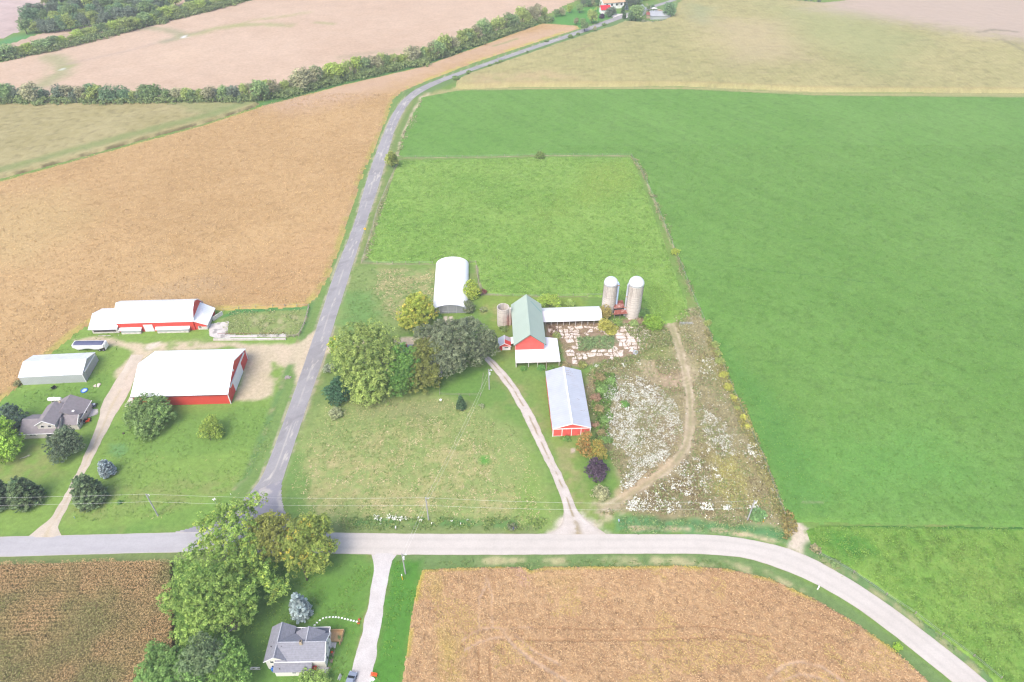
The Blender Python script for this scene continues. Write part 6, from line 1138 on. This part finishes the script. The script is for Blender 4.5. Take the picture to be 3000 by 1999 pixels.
wheels(b, (8.4,9.7), .2, 2.3, .5); m = MB().bar((1.2,.5,0),(1.2,.5,1.1),.12).bar((1.2,2.0,0),(1.2,2.0,1.1),.12); m.build('landing_legs', 'steel', b)
x, y = G(160,1170,1.0); b = empty('propane_tank', (x, y, 0), R(2)); tag(b, 'white propane tank on legs behind the beige farmhouse', 'tank')
pr = [(-2.1,.02),(-2.05,.3),(-1.85,.52),(-1.55,.6),(1.55,.6),(1.85,.52),(2.05,.3),(2.1,.02)]; m = MB(); vs = []
for i in range(18):
    a = 2*math.pi*i/18; vs += [(px, r_*math.cos(a), 1.05+r_*math.sin(a)) for px, r_ in pr]
k = 8; m.add(vs, [(i*k+j, ((i+1)%18)*k+j, ((i+1)%18)*k+j+1, i*k+j+1) for i in range(18) for j in range(k-1)]); m.build('tank', 'white', b, smooth=True)
m = MB().tube((0,0,1.6),(0,0,1.85),.22,.22,10); m.build('valve_dome', 'white', b)
for xx in (-1.1,1.1): MB().box(xx-.12,xx+.12,-.4,.4,0,.55).build('leg', 'concpad', b)
o = MB().box(-.1,.1,-.1,.1,0,1.3).build('bird_feeder_post', 'orangewood') if 'orangewood' in M else MB().box(-.1,.1,-.1,.1,0,1.3).box(-.3,.3,-.25,.25,1.3,1.4).build('bird_feeder_post', 'deck'); o.location = (*G(153,1178),0); tag(o, 'small wooden stand below the propane tank', 'stand')
x, y = G(247.5,1145.5); b = empty('paddling_pool', (x, y, 0)); tag(b, 'round paddling pool with a bright blue rim on the back lawn', 'paddling pool')
MB().lathe([(.02,.16),(.80,.16)], n=28).build('water', 'blue', b); MB().lathe([(.78,.05),(.78,.30),(.90,.34),(1.02,.28),(1.0,.02)], n=28).build('rim', 'brightblue', b)
def mower(label, u, v, rz, col):
    x, y = G(u, v); b = empty('riding_mower', (x, y, 0), rz); tag(b, label, 'mower')
    MB().box(-.55,.65,-.65,.65,.18,.42).build('mower_deck', col, b); m = MB().box(-1.1,-.3,-.35,.35,.4,.85); m.build('engine', 'black', b); MB().box(-.2,.9,-.3,.3,.42,.62).build('body', col, b)
    MB().box(-.2,.3,-.28,.28,.62,.78).box(-.32,-.2,-.28,.28,.62,1.15).build('seat', 'black', b); m = MB().bar((.3,-.3,.6),(.45,-.25,1.15),.05).bar((.3,.3,.6),(.45,.25,1.15),.05); m.build('steering_levers', 'black', b)
    wheels(b, (-.75,), -.62, .62, .36); wheels(b, (.95,), -.5, .5, .2)
mower('orange zero-turn mower parked beside the beige farmhouse', 256, 1234, R(25), 'orange')
pad('cracked pale stone patio beside the beige farmhouse', tile(0,1100,5.8725,[(1530,565),(1700,568),(1700,670),(1560,720),(1500,725),(1540,650)]), .06, 'gravel', 5, .1, 'patio')
x, y = G(275,1190); b = empty('patio_table', (x, y, 0)); tag(b, 'dark patio table and bench set on the stone patio', 'table'); MB().lathe([(.02,.72),(.55,.72),(.55,.68)], n=18).build('tabletop', 'steel', b)
for a in (.5,2.6,4.7): MB().box(math.cos(a)*1.0-.22,math.cos(a)*1.0+.22,math.sin(a)*1.0-.22,math.sin(a)*1.0+.22,.38,.45).build('bench_seat', 'black', b)
MB().tube((0,0,0),(0,0,.7),.05).build('leg', 'steel', b)
def bin_(label, u, v, col, lid, group=None):
    x, y = G(u, v); b = empty('refuse_bin', (x, y, 0), R(20)); tag(b, label, 'bin', group); m = MB(); m.add([(-.25,-.3,0),(.25,-.3,0),(.25,.3,0),(-.25,.3,0),(-.32,-.36,1),(.32,-.36,1),(.32,.36,1),(-.32,.36,1)], [(3,2,1,0),(0,1,5,4),(1,2,6,5),(2,3,7,6),(3,0,4,7)]); m.build('body', col, b); MB().slab([(-.34,-.4,1.0),(.34,-.4,1.0),(.34,.38,1.08),(-.34,.38,1.08)], .06).build('lid', lid, b); MB().tube((-.3,.38,.12),(.3,.38,.12),.12).build('wheels', 'black', b)
bin_('dark blue wheeled bin at the back corner of the beige farmhouse', 272, 1193-1, 'navy', 'navy'); bin_('second dark blue wheeled bin with a whitish lid', 279, 1191, 'navy', 'white')
b = empty('grill', (*G(264,1194),0)); tag(b, 'small red box grill by the beige farmhouse wall', 'grill'); MB().box(-.4,.4,-.25,.25,.6,.95).build('firebox', 'enamel_red', b); [MB().bar((sx*.35,sy*.2,0),(sx*.35,sy*.2,.6),.05).build('leg', 'steel', b) for sx in (-1,1) for sy in (-1,1)]
b = empty('wheelbarrow', (*G(159,1139),0), R(60)); tag(b, 'small grey and black two-wheeled cart on the back lawn', 'cart'); m = MB(); m.add([(-.5,-.3,.3),(.5,-.3,.3),(.5,.3,.3),(-.5,.3,.3),(-.7,-.42,.75),(.7,-.42,.75),(.7,.42,.75),(-.7,.42,.75)], [(3,2,1,0),(0,1,5,4),(1,2,6,5),(2,3,7,6),(3,0,4,7)]); m.build('tray', 'black', b); wheels(b, (.3,), -.4, .4, .25); MB().bar((-.6,0,.5),(-1.4,0,.8),.06).build('handle', 'steel', b)
# rock heap and slabs
def rocks(label, u, v, n, r, seed, mat='concslab', cat='rocks'):
    x, y = G(u, v); g = np.random.default_rng(seed); m = MB()
    for _ in range(n):
        a = g.uniform(0,6.28); d = g.uniform(0,r); s = g.uniform(.25,.6); cx, cy = d*math.cos(a), d*math.sin(a)*.7; pts = [(cx+s*math.cos(t)*g.uniform(.7,1.1), cy+s*.7*math.sin(t)*g.uniform(.7,1.1)) for t in np.linspace(0,5.4,7)]
        top = [(px*.9+cx*.1, py*.9+cy*.1, .12+s*.35) for px, py in pts]; m.add([(px,py,-.02) for px, py in pts]+top, [tuple(range(7,14))]+[(i,(i+1)%7,(i+1)%7+7,i+7) for i in range(7)])
    o = m.build('rubble_heap', mat); o.location = (x, y, 0); return tag(o, label, cat)
M['ash'] = m_col('grey_ash', (.30,.26,.245), 1, .1, .15, 2); rocks('grey ash and stone heap in the farmyard grass', 843, 1107, 16, .9, 4, 'ash'); rocks('pale slab pile on the back lawn near the grey shed', 288, 1129, 10, 1.3, 5); rocks('pale rubble mound at the top of the white flower patch', 1768, 1105, 22, 2.2, 6); rocks('pale boulder heap in the yard between hoop building and silo', 1412, 907, 6, .7, 7, 'conc')
rocks('white stones beside the hoop building door', 1285, 938, 4, .5, 8, 'white')
# hoop tank in broken yard, boat-like white item
b = MB().lathe([(.85,0),(.9,.6),(.8,.6),(.78,.12),(.02,.1)], n=20).build('stock_tank', 'galv'); b.location = (*G(1861,1035),0); tag(b, 'round galvanised stock tank at the edge of the broken concrete', 'tank')
o = MB().bar((0,0,.3),(.6,2.6,.5),.22).build('loose_timber', 'deck'); o.location = (*G(1892,1026),0); tag(o, 'orange-brown timber lying at the right edge of the broken concrete', 'timber')
# white house yard
for k, (u, v) in enumerate([(915.5,1839.5),(921.5,1832),(928.5,1825),(937,1817.5),(946,1812),(956,1809.5),(965.5,1808.5),(975,1808.5),(983.5,1808.5),(992,1809.5),(1001.5,1811),(1010.5,1813.5),(1019,1815.5),(1027.5,1818),(1036,1819.5),(1045,1821.5)]):
    x, y = G(u, v); o = MB().slab([(-.20,-.18,.05),(.20,-.19,.05),(.22,.18,.05),(-.18,.19,.05)], .09).build('stepping_stone', 'white'); o.location = (x, y, 0); o.rotation_euler = (0,0,.3*math.sin(k*2)); tag(o, 'white stepping stone, %s from the house in the curved row'%ORD[k], 'stepping stone', 'curved row of white stepping stones')
for k, (u, v, l) in enumerate(((1053,1815.5,'small red planter box at the drive, upper of two'),(1051,1826.5,'small red planter box at the drive, lower of two'))):
    b = empty('planter_box', (*G(u, v),0)); tag(b, l, 'planter', 'red planter boxes by the drive'); MB().box(-.25,.25,-.2,.2,0,.3).build('box', 'orange', b); MB().box(-.2,.2,-.15,.15,.3,.33).build('soil', 'mulch', b)
bed = patch('flower_bed', GP(tile(700,1700,5.229,[(1415,1010),(1480,1020),(1470,1140),(1440,1270),(1400,1370),(1350,1350),(1385,1180)])), .03, 'ground', lambda x, y, d: mixc((.24,.16,.12),(.34,.24,.19), vn(x, y, .5)), .2, .05, 'brown mulch bed along the white house wall')
for k, (u, v) in enumerate(((1405,1190),(1395,1300),(1440,1060))): uv = tile(700,1700,5.229,[(u,v)])[0]; bush('tiny green plant in the mulch bed, %s from the deck'%['second','third','first'][k], uv[0], uv[1], 3.0, .9, (.05,.12,.03), (.12,.2,.05), name='bed_plant', leaf=.14, seed=190+k, cat='plant', group='plants in the mulch bed')
uv = tile(700,1700,5.229,[(1425,1108)])[0]; o = MB().lathe([(.03,0),(.22,.06),(.28,.2),(.2,.34),(.03,.36)], n=14).build('pumpkin', 'orange'); o.location = (*G(*uv),0); tag(o, 'orange pumpkin in the mulch bed', 'pumpkin')
b = empty('wooden_deck', (*G(*tile(700,1700,5.229,[(1390,940)])[0]),0), R(0)); tag(b, 'tan wooden deck with solid railings at the rear corner of the white house', 'deck')
MB().box(0,2.9,-.2,2.2,.35,.45).build('deck_floor', 'deck', b); m = MB().box(0,2.9,2.12,2.2,.45,1.35); m.build('rail_panel', 'deck', b); m = MB().add([(2.45,-.9,0),(2.55,-.9,0),(3.0,2.2,.4),(2.9,2.2,.4),(2.45,-.9,1.0),(2.55,-.9,1.0),(3.0,2.2,1.4),(2.9,2.2,1.4)], [(0,1,5,4),(1,2,6,5),(2,3,7,6),(3,0,4,7),(4,5,6,7)]); m.build('rail_panel', 'deck', b); MB().box(.3,1.6,-1.6,-.3,.0,.2).build('step', 'concpad', b)
bush('round green shrub at the corner of the wooden deck', *tile(700,1700,5.229,[(1560,880)])[0], 6, 1.0, (.06,.13,.04), (.14,.22,.08), seed=195, leaf=.18)
b = empty('garden_cart', (*G(*tile(700,1700,5.229,[(1160,1400)])[0]),0)); tag(b, 'red topped smoker grill by the white house porch', 'grill'); MB().box(-.45,.45,-.1,.9,.5,1.1).build('lid', 'enamel_red', b); MB().box(-.45,.45,-.7,-.12,.45,.95).build('firebox', 'black', b)
for sx in (-.4,.4): MB().bar((sx,-.6,0),(sx,-.6,.5),.06).build('leg', 'steel', b); MB().bar((sx,.8,0),(sx,.8,.5),.06).build('leg', 'steel', b)
bb = empty('barrel', (*G(*tile(700,1700,5.229,[(522,1385)])[0]),0)); tag(bb, 'bright blue plastic barrel at the left corner of the porch', 'barrel'); MB().lathe([(.02,0),(.28,.02),(.32,.45),(.28,.9),(.02,.92)], n=18).build('body', 'brightblue', bb); MB().tube((.1,0,.92),(.1,0,.96),.05).build('bung', 'black', bb)
b = empty('farm_gate', (*G(*tile(700,1700,5.229,[(125,1372)])[0]),0)); tag(b, 'pale wooden braced gate standing in the grass left of the white house', 'gate')
MB().bar((0,0,1.1),(3.0,0,1.1),.14).build('top_rail', 'white_dirty', b); MB().bar((.3,0,.25),(2.9,0,.25),.14).build('bottom_rail', 'white_dirty', b); MB().bar((.1,0,1.1),(1.5,0,.25),.12).bar((2.9,0,1.1),(1.5,0,.25),.12).build('brace', 'white_dirty', b); MB().bar((1.5,0,0),(1.5,0,.3),.14).bar((.1,0,0),(.1,0,1.2),.14).build('post', 'white_dirty', b)
b = empty('sandwich_board', (*G(*tile(700,1700,5.229,[(1545,1500)])[0]),0), R(75)); tag(b, 'white folding yard sign standing right of the white house', 'sign'); MB().slab([(-.55,-.3,0),(.55,-.3,0),(.55,-.02,1.1),(-.55,-.02,1.1)], .05).build('panel', 'white_dirty', b); MB().slab([(-.55,.3,0),(.55,.3,0),(.55,.02,1.1),(-.55,.02,1.1)], .05).build('panel', 'white_dirty', b)
b = empty('lawn_bench', (*G(*tile(700,1700,5.229,[(2070,1465)])[0]),0), R(-8)); tag(b, 'red slatted garden bench at the edge of the gravel drive', 'bench')
m = MB(); [m.box(-.7,.7,-.25+.13*i,-.16+.13*i,.42,.46) for i in range(4)]; m.build('seat', 'orange', b); m = MB(); [m.box(-.7,.7,.28,.32,.52+.13*i,.6+.13*i) for i in range(3)]; m.build('backrest', 'orange', b)
for sx in (-.6,.6): MB().bar((sx,-.2,0),(sx,-.2,.42),.07).build('leg', 'orange', b); MB().bar((sx,.3,0),(sx,.3,.9),.07).build('leg', 'orange', b)
rocks('white painted stones at the foot of the red garden bench', *tile(700,1700,5.229,[(2045,1530)])[0], 4, .5, 12, 'white')
b = empty('parked_car', (*G(1027,2003),0), R(80)); tag(b, 'grey-blue car nosing in from the bottom edge on the gravel drive', 'car')
m = MB(); pr = [(-2.2,.45),(-2.25,.8),(-1.7,.95),(-1.1,1.42),(.5,1.45),(1.2,1.0),(2.1,.88),(2.25,.5)]; n_ = len(pr)
m.add([(x,-.85+(.12 if z > 1.1 else 0),z) for x, z in pr]+[(x,.85-(.12 if z > 1.1 else 0),z) for x, z in pr], [tuple(range(n_)), tuple(range(2*n_-1,n_-1,-1))]+[(i,i+n_,(i+1)%n_+n_,(i+1)%n_) for i in range(n_)]); m.build('body', 'greyblue', b)
MB().slab([(.55,-.68,1.44),(1.18,-.74,1.05),(1.18,.74,1.05),(.55,.68,1.44)][::-1], .02).build('windscreen', 'glass', b); wheels(b, (-1.35,1.35), -.8, .8, .32); [MB().box(2.18,2.27,s_*.65-.15,s_*.65+.15,.6,.75).build('headlight', 'white', b) for s_ in (-1,1)]
# far vehicles
for k, (u, v, c, l) in enumerate(((1917,28,'white','white boat-like trailer parked on the far lawn'),(1911,37,'steel','dark grey car parked at the far right farmstead'),(1922,36,'steel','second dark car beside the grey one at the far right farmstead'),(1932,34,'tan','tan car parked at the far right farmstead'))):
    b = empty('parked_car', (*G(u, v),0), R(10)); tag(b, l, 'car'); m = MB(); m.add([(x,-.9,z) for x, z in pr]+[(x,.9,z) for x, z in pr], [tuple(range(n_)), tuple(range(2*n_-1,n_-1,-1))]+[(i,i+n_,(i+1)%n_+n_,(i+1)%n_) for i in range(n_)]); m.build('body', c, b); wheels(b, (-1.35,1.35), -.8, .8, .33)
# mailboxes, signs, small roadside marks
def mailbox(label, u, v, col='white'):
    b = empty('mailbox', (*G(u, v),0)); tag(b, label, 'mailbox'); MB().bar((0,0,0),(0,0,1.1),.1).build('post', 'post', b); m = MB(); pr_ = [(-.14,1.1),(.14,1.1),(.14,1.28)]+[(.14*math.cos(t),1.28+.12*math.sin(t)) for t in np.linspace(.4,2.74,5)]+[(-.14,1.28)]; k = len(pr_)
    m.add([(x,-.28,z) for x, z in pr_]+[(x,.28,z) for x, z in pr_], [tuple(range(k)), tuple(range(2*k-1,k-1,-1))]+[(i,i+k,(i+1)%k+k,(i+1)%k) for i in range(k)]); m.build('box', col, b); MB().box(.15,.17,0,.15,1.3,1.42).build('flag', 'enamel_red', b)
mailbox('white mailbox on the verge where the gravel drive faces the road', 1160.5, 1553); mailbox('dark mailbox on the verge below the dark leafy clump', 1504, 1556, 'navy'); mailbox('pale blue newspaper box beside the farm lane entrance', 1812, 1533, 'blue'); mailbox('bluish mailbox at the side road by the yellow-tipped tree', 977, 1032, 'blue')
def stake(label, u, v, col, h=1.1, r=.05, cat='stake', nm='marker_stake'):
    b = empty(nm, (*G(u, v),0)); tag(b, label, cat); MB().tube((0,0,0),(0,0,h*.75),r,r,8).build('shaft', col, b); MB().tube((0,0,h*.75),(0,0,h),r*1.25,r*1.1,8).build('cap', 'white', b)
stake('yellow pipeline marker beside the pole at the gravel drive', 1179.5, 1699, 'yellow', 2.4, .10); stake('yellow marker at the foot of the right utility pole', 2236, 1529, 'yellow', 1.8, .09); stake('small white marker on the lawn left of the junction', 677, 1451, 'white', .8); stake('little blue marker flag on the lawn near the driveway mouth', 220, 1519, 'brightblue', .8); stake('white post marker by the lower right road bend', 2395, 1727, 'white', 1.4, .16)
x, y = G(1071,684.5); b = empty('warning_sign', (x, y, 0)); tag(b, 'yellow diamond warning sign on a post beside the side road', 'sign'); MB().bar((0,0,0),(0,0,2.0),.09).build('post', 'steel', b)
m = MB(); m.add([(0,-.08,1.7),(.62,-.08,2.32),(0,-.08,2.94),(-.62,-.08,2.32),(0,-.05,1.7),(.62,-.05,2.32),(0,-.05,2.94),(-.62,-.05,2.32)], [(0,1,2,3),(7,6,5,4),(0,4,5,1),(1,5,6,2),(2,6,7,3),(3,7,4,0)]); f_ = m.build('sign_face', 'yellow', b)
m = MB().bar((-.05,-.095,1.98),(-.05,-.095,2.3),.09,.01).bar((-.05,-.095,2.3),(.2,-.095,2.5),.09,.01).poly([(.12,-.1,2.6),(.16,-.1,2.38),(.34,-.1,2.6)]); m.build('arrow_mark', 'black', f_)
b = empty('birdhouse', (*G(632,1474),0)); tag(b, 'white winged weathervane ornament on a thin post left of the junction', 'ornament'); MB().tube((0,0,0),(0,0,1.6),.04).build('post', 'steel', b); MB().bar((-.5,0,1.6),(.5,0,1.7),.2,.06).bar((0,-.45,1.65),(0,.45,1.65),.16,.06).build('wings', 'white', b)
stake('white disc marker on the lawn below the fenced garden', 1291, 1173, 'white', .3, .35, nm='lawn_marker')
# small evergreen seedling and stump on left lawn
o = MB().lathe([(.02,0),(.32,.02),(.28,.3),(.02,.32)], n=12).build('tree_stump', 'bark'); o.location = (*G(362,1271),0); tag(o, 'weathered brown stump on the lawn left of the round olive tree', 'stump')
bush('tiny dark seedling on the lawn left of the leaning utility pole', 350, 1473, 5, 1.3, (.03,.10,.03), (.09,.17,.06), seed=196, leaf=.16)
# fallen bare branches in the lower yard
def deadbranch(label, u, v, ang, L, seed, z0=.2):
    g = np.random.default_rng(seed); m = MB(); m.tube((0,0,z0),(L*math.cos(ang),L*math.sin(ang),z0+.5),.09,.04,6)
    for _ in range(9):
        t = g.uniform(.35,.95); s = (t*L*math.cos(ang),t*L*math.sin(ang),z0+.5*t); a = ang+g.choice([-1,1])*g.uniform(.25,.6); l = L*g.uniform(.25,.5); m.tube(s,(s[0]+l*math.cos(a),s[1]+l*math.sin(a),s[2]+g.uniform(0,.6)),.035,.012,5)
    o = m.build('fallen_branch', 'deadwood'); o.location = (*G(u, v),0); return tag(o, label, 'branch')
deadbranch('bare grey fallen branch on the lawn between the trees and the white house', 656, 1868, R(52), 4.2, 3); deadbranch('grey brush pile in the middle hedgerow near the road', 1280, 172, R(20), 8, 4)
deadbranch('heap of bare twigs on the left lawn below the lime green maple', 60, 1345, R(15), 2.4, 5)
# ================================================================== POLES, WIRES, FENCES
def pole(label, u, v, h, arms=((9.0,),), lean=0, lamp=False):
    x, y = G(u, v); b = empty('utility_pole', (x, y, 0), R(2.4)); tag(b, label, 'utility pole', 'wooden utility poles'); MB().tube((0,0,0),(lean,0,h),.19,.13,10).build('pole_shaft', 'pole', b)
    for z in arms: 
        a = MB().bar((-.15+lean*z/h,0,z),(.75+lean*z/h,0,z+.05),.12).build('cross_arm', 'pole', b); MB().tube((.65+lean*z/h,0,z+.05),(.65+lean*z/h,0,z+.32),.07,.05,8).build('insulator', 'white', a)
    if lamp: MB().tube((.25,0,h*.72),(.25,0,h*.84),.26,.26,12).build('transformer', 'dome', b); MB().bar((0,0,h*.93),(.9,0,h*.95),.08).box(.75,1.05,-.12,.12,h*.93,h*.96).build('lamp_arm', 'dome', b)
    return (x, y)
p1 = pole('weathered utility pole with two pale arms on the left lawn', 463, 1511, 9.1, (8.3, 8.8)); p2 = pole('utility pole by the white flowers on the middle verge', 1256, 1526, 9.9, (9.3,)); p3 = pole('utility pole in the thicket at the right end of the line', 2189, 1526, 8.6, (8.2,)); p4 = pole('utility pole beside the pale gravel drive', 1188, 1681, 8.7, (8.2,), lamp=True); p5 = pole('pale utility pole with a lamp and transformer beside the farm lane', 1433.5, 1141, 8.6, (8.2,), lamp=True)
p0 = (p1[0]-62, p1[1]-1.5)
def wire(label, a, b, za, zb, sag=.7, group=None):
    m = MB(); n = 18; pts = [(a[0]+(b[0]-a[0])*t, a[1]+(b[1]-a[1])*t, za+(zb-za)*t-4*sag*t*(1-t)) for t in np.linspace(0,1,n+1)]
    for p, q in zip(pts[:-1], pts[1:]): m.tube(p, q, .0145, .0145, 5, cap=False)
    o = m.build('overhead_wire', 'wire'); return tag(o, label, 'wire', group)
GWI = 'overhead wires between the utility poles'
wire('upper overhead wire from the left edge to the left lawn pole', p0, p1, 9.2, 9.1, 0.4, GWI); wire('lower overhead wire from the left edge to the left lawn pole', p0, p1, 6.0, 6.0, 0.4, GWI)
wire('upper overhead wire over the side road junction', p1, p2, 9.1, 9.8, 0.9, GWI); wire('lower overhead wire over the side road junction', p1, p2, 6.0, 6.6, 0.8, GWI)
wire('upper overhead wire between the middle verge and the right thicket', p2, p3, 9.8, 8.5, 1.6, GWI); wire('lower overhead wire between the middle verge and the right thicket', p2, p3, 6.6, 5.6, 1.4, GWI)
wire('left of two service wires slanting to the farm lane pole', p2, p5, 9.7, 8.0, 1.2, GWI); wire('right of two service wires slanting to the farm lane pole', (p2[0]+.6,p2[1]), (p5[0]+.3,p5[1]), 8.9, 6.6, 1.2, GWI)
wire('left of two wires crossing the road to the gravel drive pole', p2, p4, 9.0, 8.3, .3, GWI); wire('right of two wires crossing the road to the gravel drive pole', (p2[0]+.5,p2[1]), (p4[0]+.6,p4[1]), 8.4, 7.9, .3, GWI)
def fence(label, pts, step, h=1.2, mat='post', w=.13, rails=(1.05,.6), rw=.03, name='fence', rmat='steel', n_max=95):
    P = resample(np.array(GP(pts)), step)[:n_max]; x0, y0 = P[0]; b = empty(name, (x0, y0, 0)); tag(b, label, 'fence')
    pm = MB().box(-w/2,w/2,-w/2,w/2,0,h).build('post', mat, b); pme = pm.data
    for k, (x, y) in enumerate(P[1:]): o = link(bpy.data.objects.new('post', pme), b); o.location = (x-x0, y-y0, 0)
    for z in rails:
        m = MB(); [m.bar((p[0]-x0,p[1]-y0,z),(q[0]-x0,q[1]-y0,z),rw) for p, q in zip(P[:-1], P[1:])]; m.build('fence_wire' if rw < .05 else 'rail', rmat, b)
    return b
fence('post and wire fence along the top of the pasture', [(1172,463),(1400,461),(1595,456),(1850,457)], 6.5); fence('long post and wire fence between pasture and alfalfa', [(1850,457),(1880,502),(1914,578),(1950,667),(2000,790),(2025,854),(2063,938)], 5.5)
fence('fence between the side road and the pasture', [(1165,480),(1140,535),(1108,610),(1088,680),(1062,765)], 5.0, rw=.03); fence('fence along the bottom of the pasture left of the hoop building', [(1060,771),(1150,774),(1268,773)], 4.5, w=.16)
fence('short fence with a brace behind the hoop building', [(1375,772),(1394,772),(1402,828)], 3.0, w=.18, rw=.07, rmat='post'); fence('fence behind the barns at the lower pasture edge', [(1410,866),(1550,870),(1722,868),(1795,866)], 4.5, rw=.03)
fence('fence of the weedy lot beside the big alfalfa field', [(2070,945),(2085,998),(2140,1126),(2195,1253),(2232,1333),(2272,1443),(2298,1510)], 6.0, rw=.03)
fence('wooden rail fence closing the cattle pen on the right', [(905,903),(899,930),(893,950),(882,975),(875,985),(862,989),(842,989)], 2.6, rails=(1.1,.65), rw=.12, rmat='post', w=.2, name='rail_fence'); fence('fence along the top of the cattle pen', [(655,912),(700,906),(800,900),(905,899)], 4.0, w=.16, rails=(1.0,), rw=.05, rmat='post')
fence('low wire fence around the small garden lawn', [(1287,1092),(1288,1158),(1345,1160),(1408,1161),(1416,1100)], 3.2, h=1.1, w=.10, rails=(1.0,.5), rw=.04, rmat='post'); fence('wire fence along the hay field ditch', [(2400,1625),(2500,1680),(2595,1745),(2680,1800),(2760,1862),(2850,1925),(2930,1990)], 6.0, rw=.03); fence('old posts below the broken concrete yard', [(1703,1078),(1737,1072),(1780,1066),(1830,1062)], 5.0, w=.2, rails=())
m = MB(); m.slab([(0,0,0),(2.3,3.6,0),(2.3,3.6,1.6),(0,0,1.6)], .18); o = m.build('concrete_panel', 'white_dirty'); o.location = (*G(625.5,941),0); tag(o, 'slanting pale concrete panel wall at the rear of the white barn', 'wall')
# farm gates at the pasture corner
b = empty('tube_gate', (*G(1990,952),0), R(2)); tag(b, 'silver tube gate across the pasture corner', 'gate')
m = MB(); [m.bar((0,0,.25+.22*i),(4.6,0,.25+.22*i),.05) for i in range(5)]; m.build('bars', 'galv', b); MB().bar((0,0,0),(0,0,1.4),.16).build('post', 'post', b)
# ================================================================== HAZE
def haze():
    m, nt, o = _new('haze'); v = nt.nodes.new('ShaderNodeVolumePrincipled'); v.inputs['Color'].default_value = (.88,.92,1.0,1); v.inputs['Density'].default_value = HAZE_D; v.inputs['Anisotropy'].default_value = .0
    nt.links.new(v.outputs[0], o.inputs['Volume']); M['haze'] = m
    ob = MB().box(-4200,4200,-1700,5700,-1.2,CAM_H+2).build('haze', 'haze'); tag(ob, 'thin pale summer haze', 'haze', kind='stuff'); return ob
HAZE_D = .00024
if HAZE_D: haze()
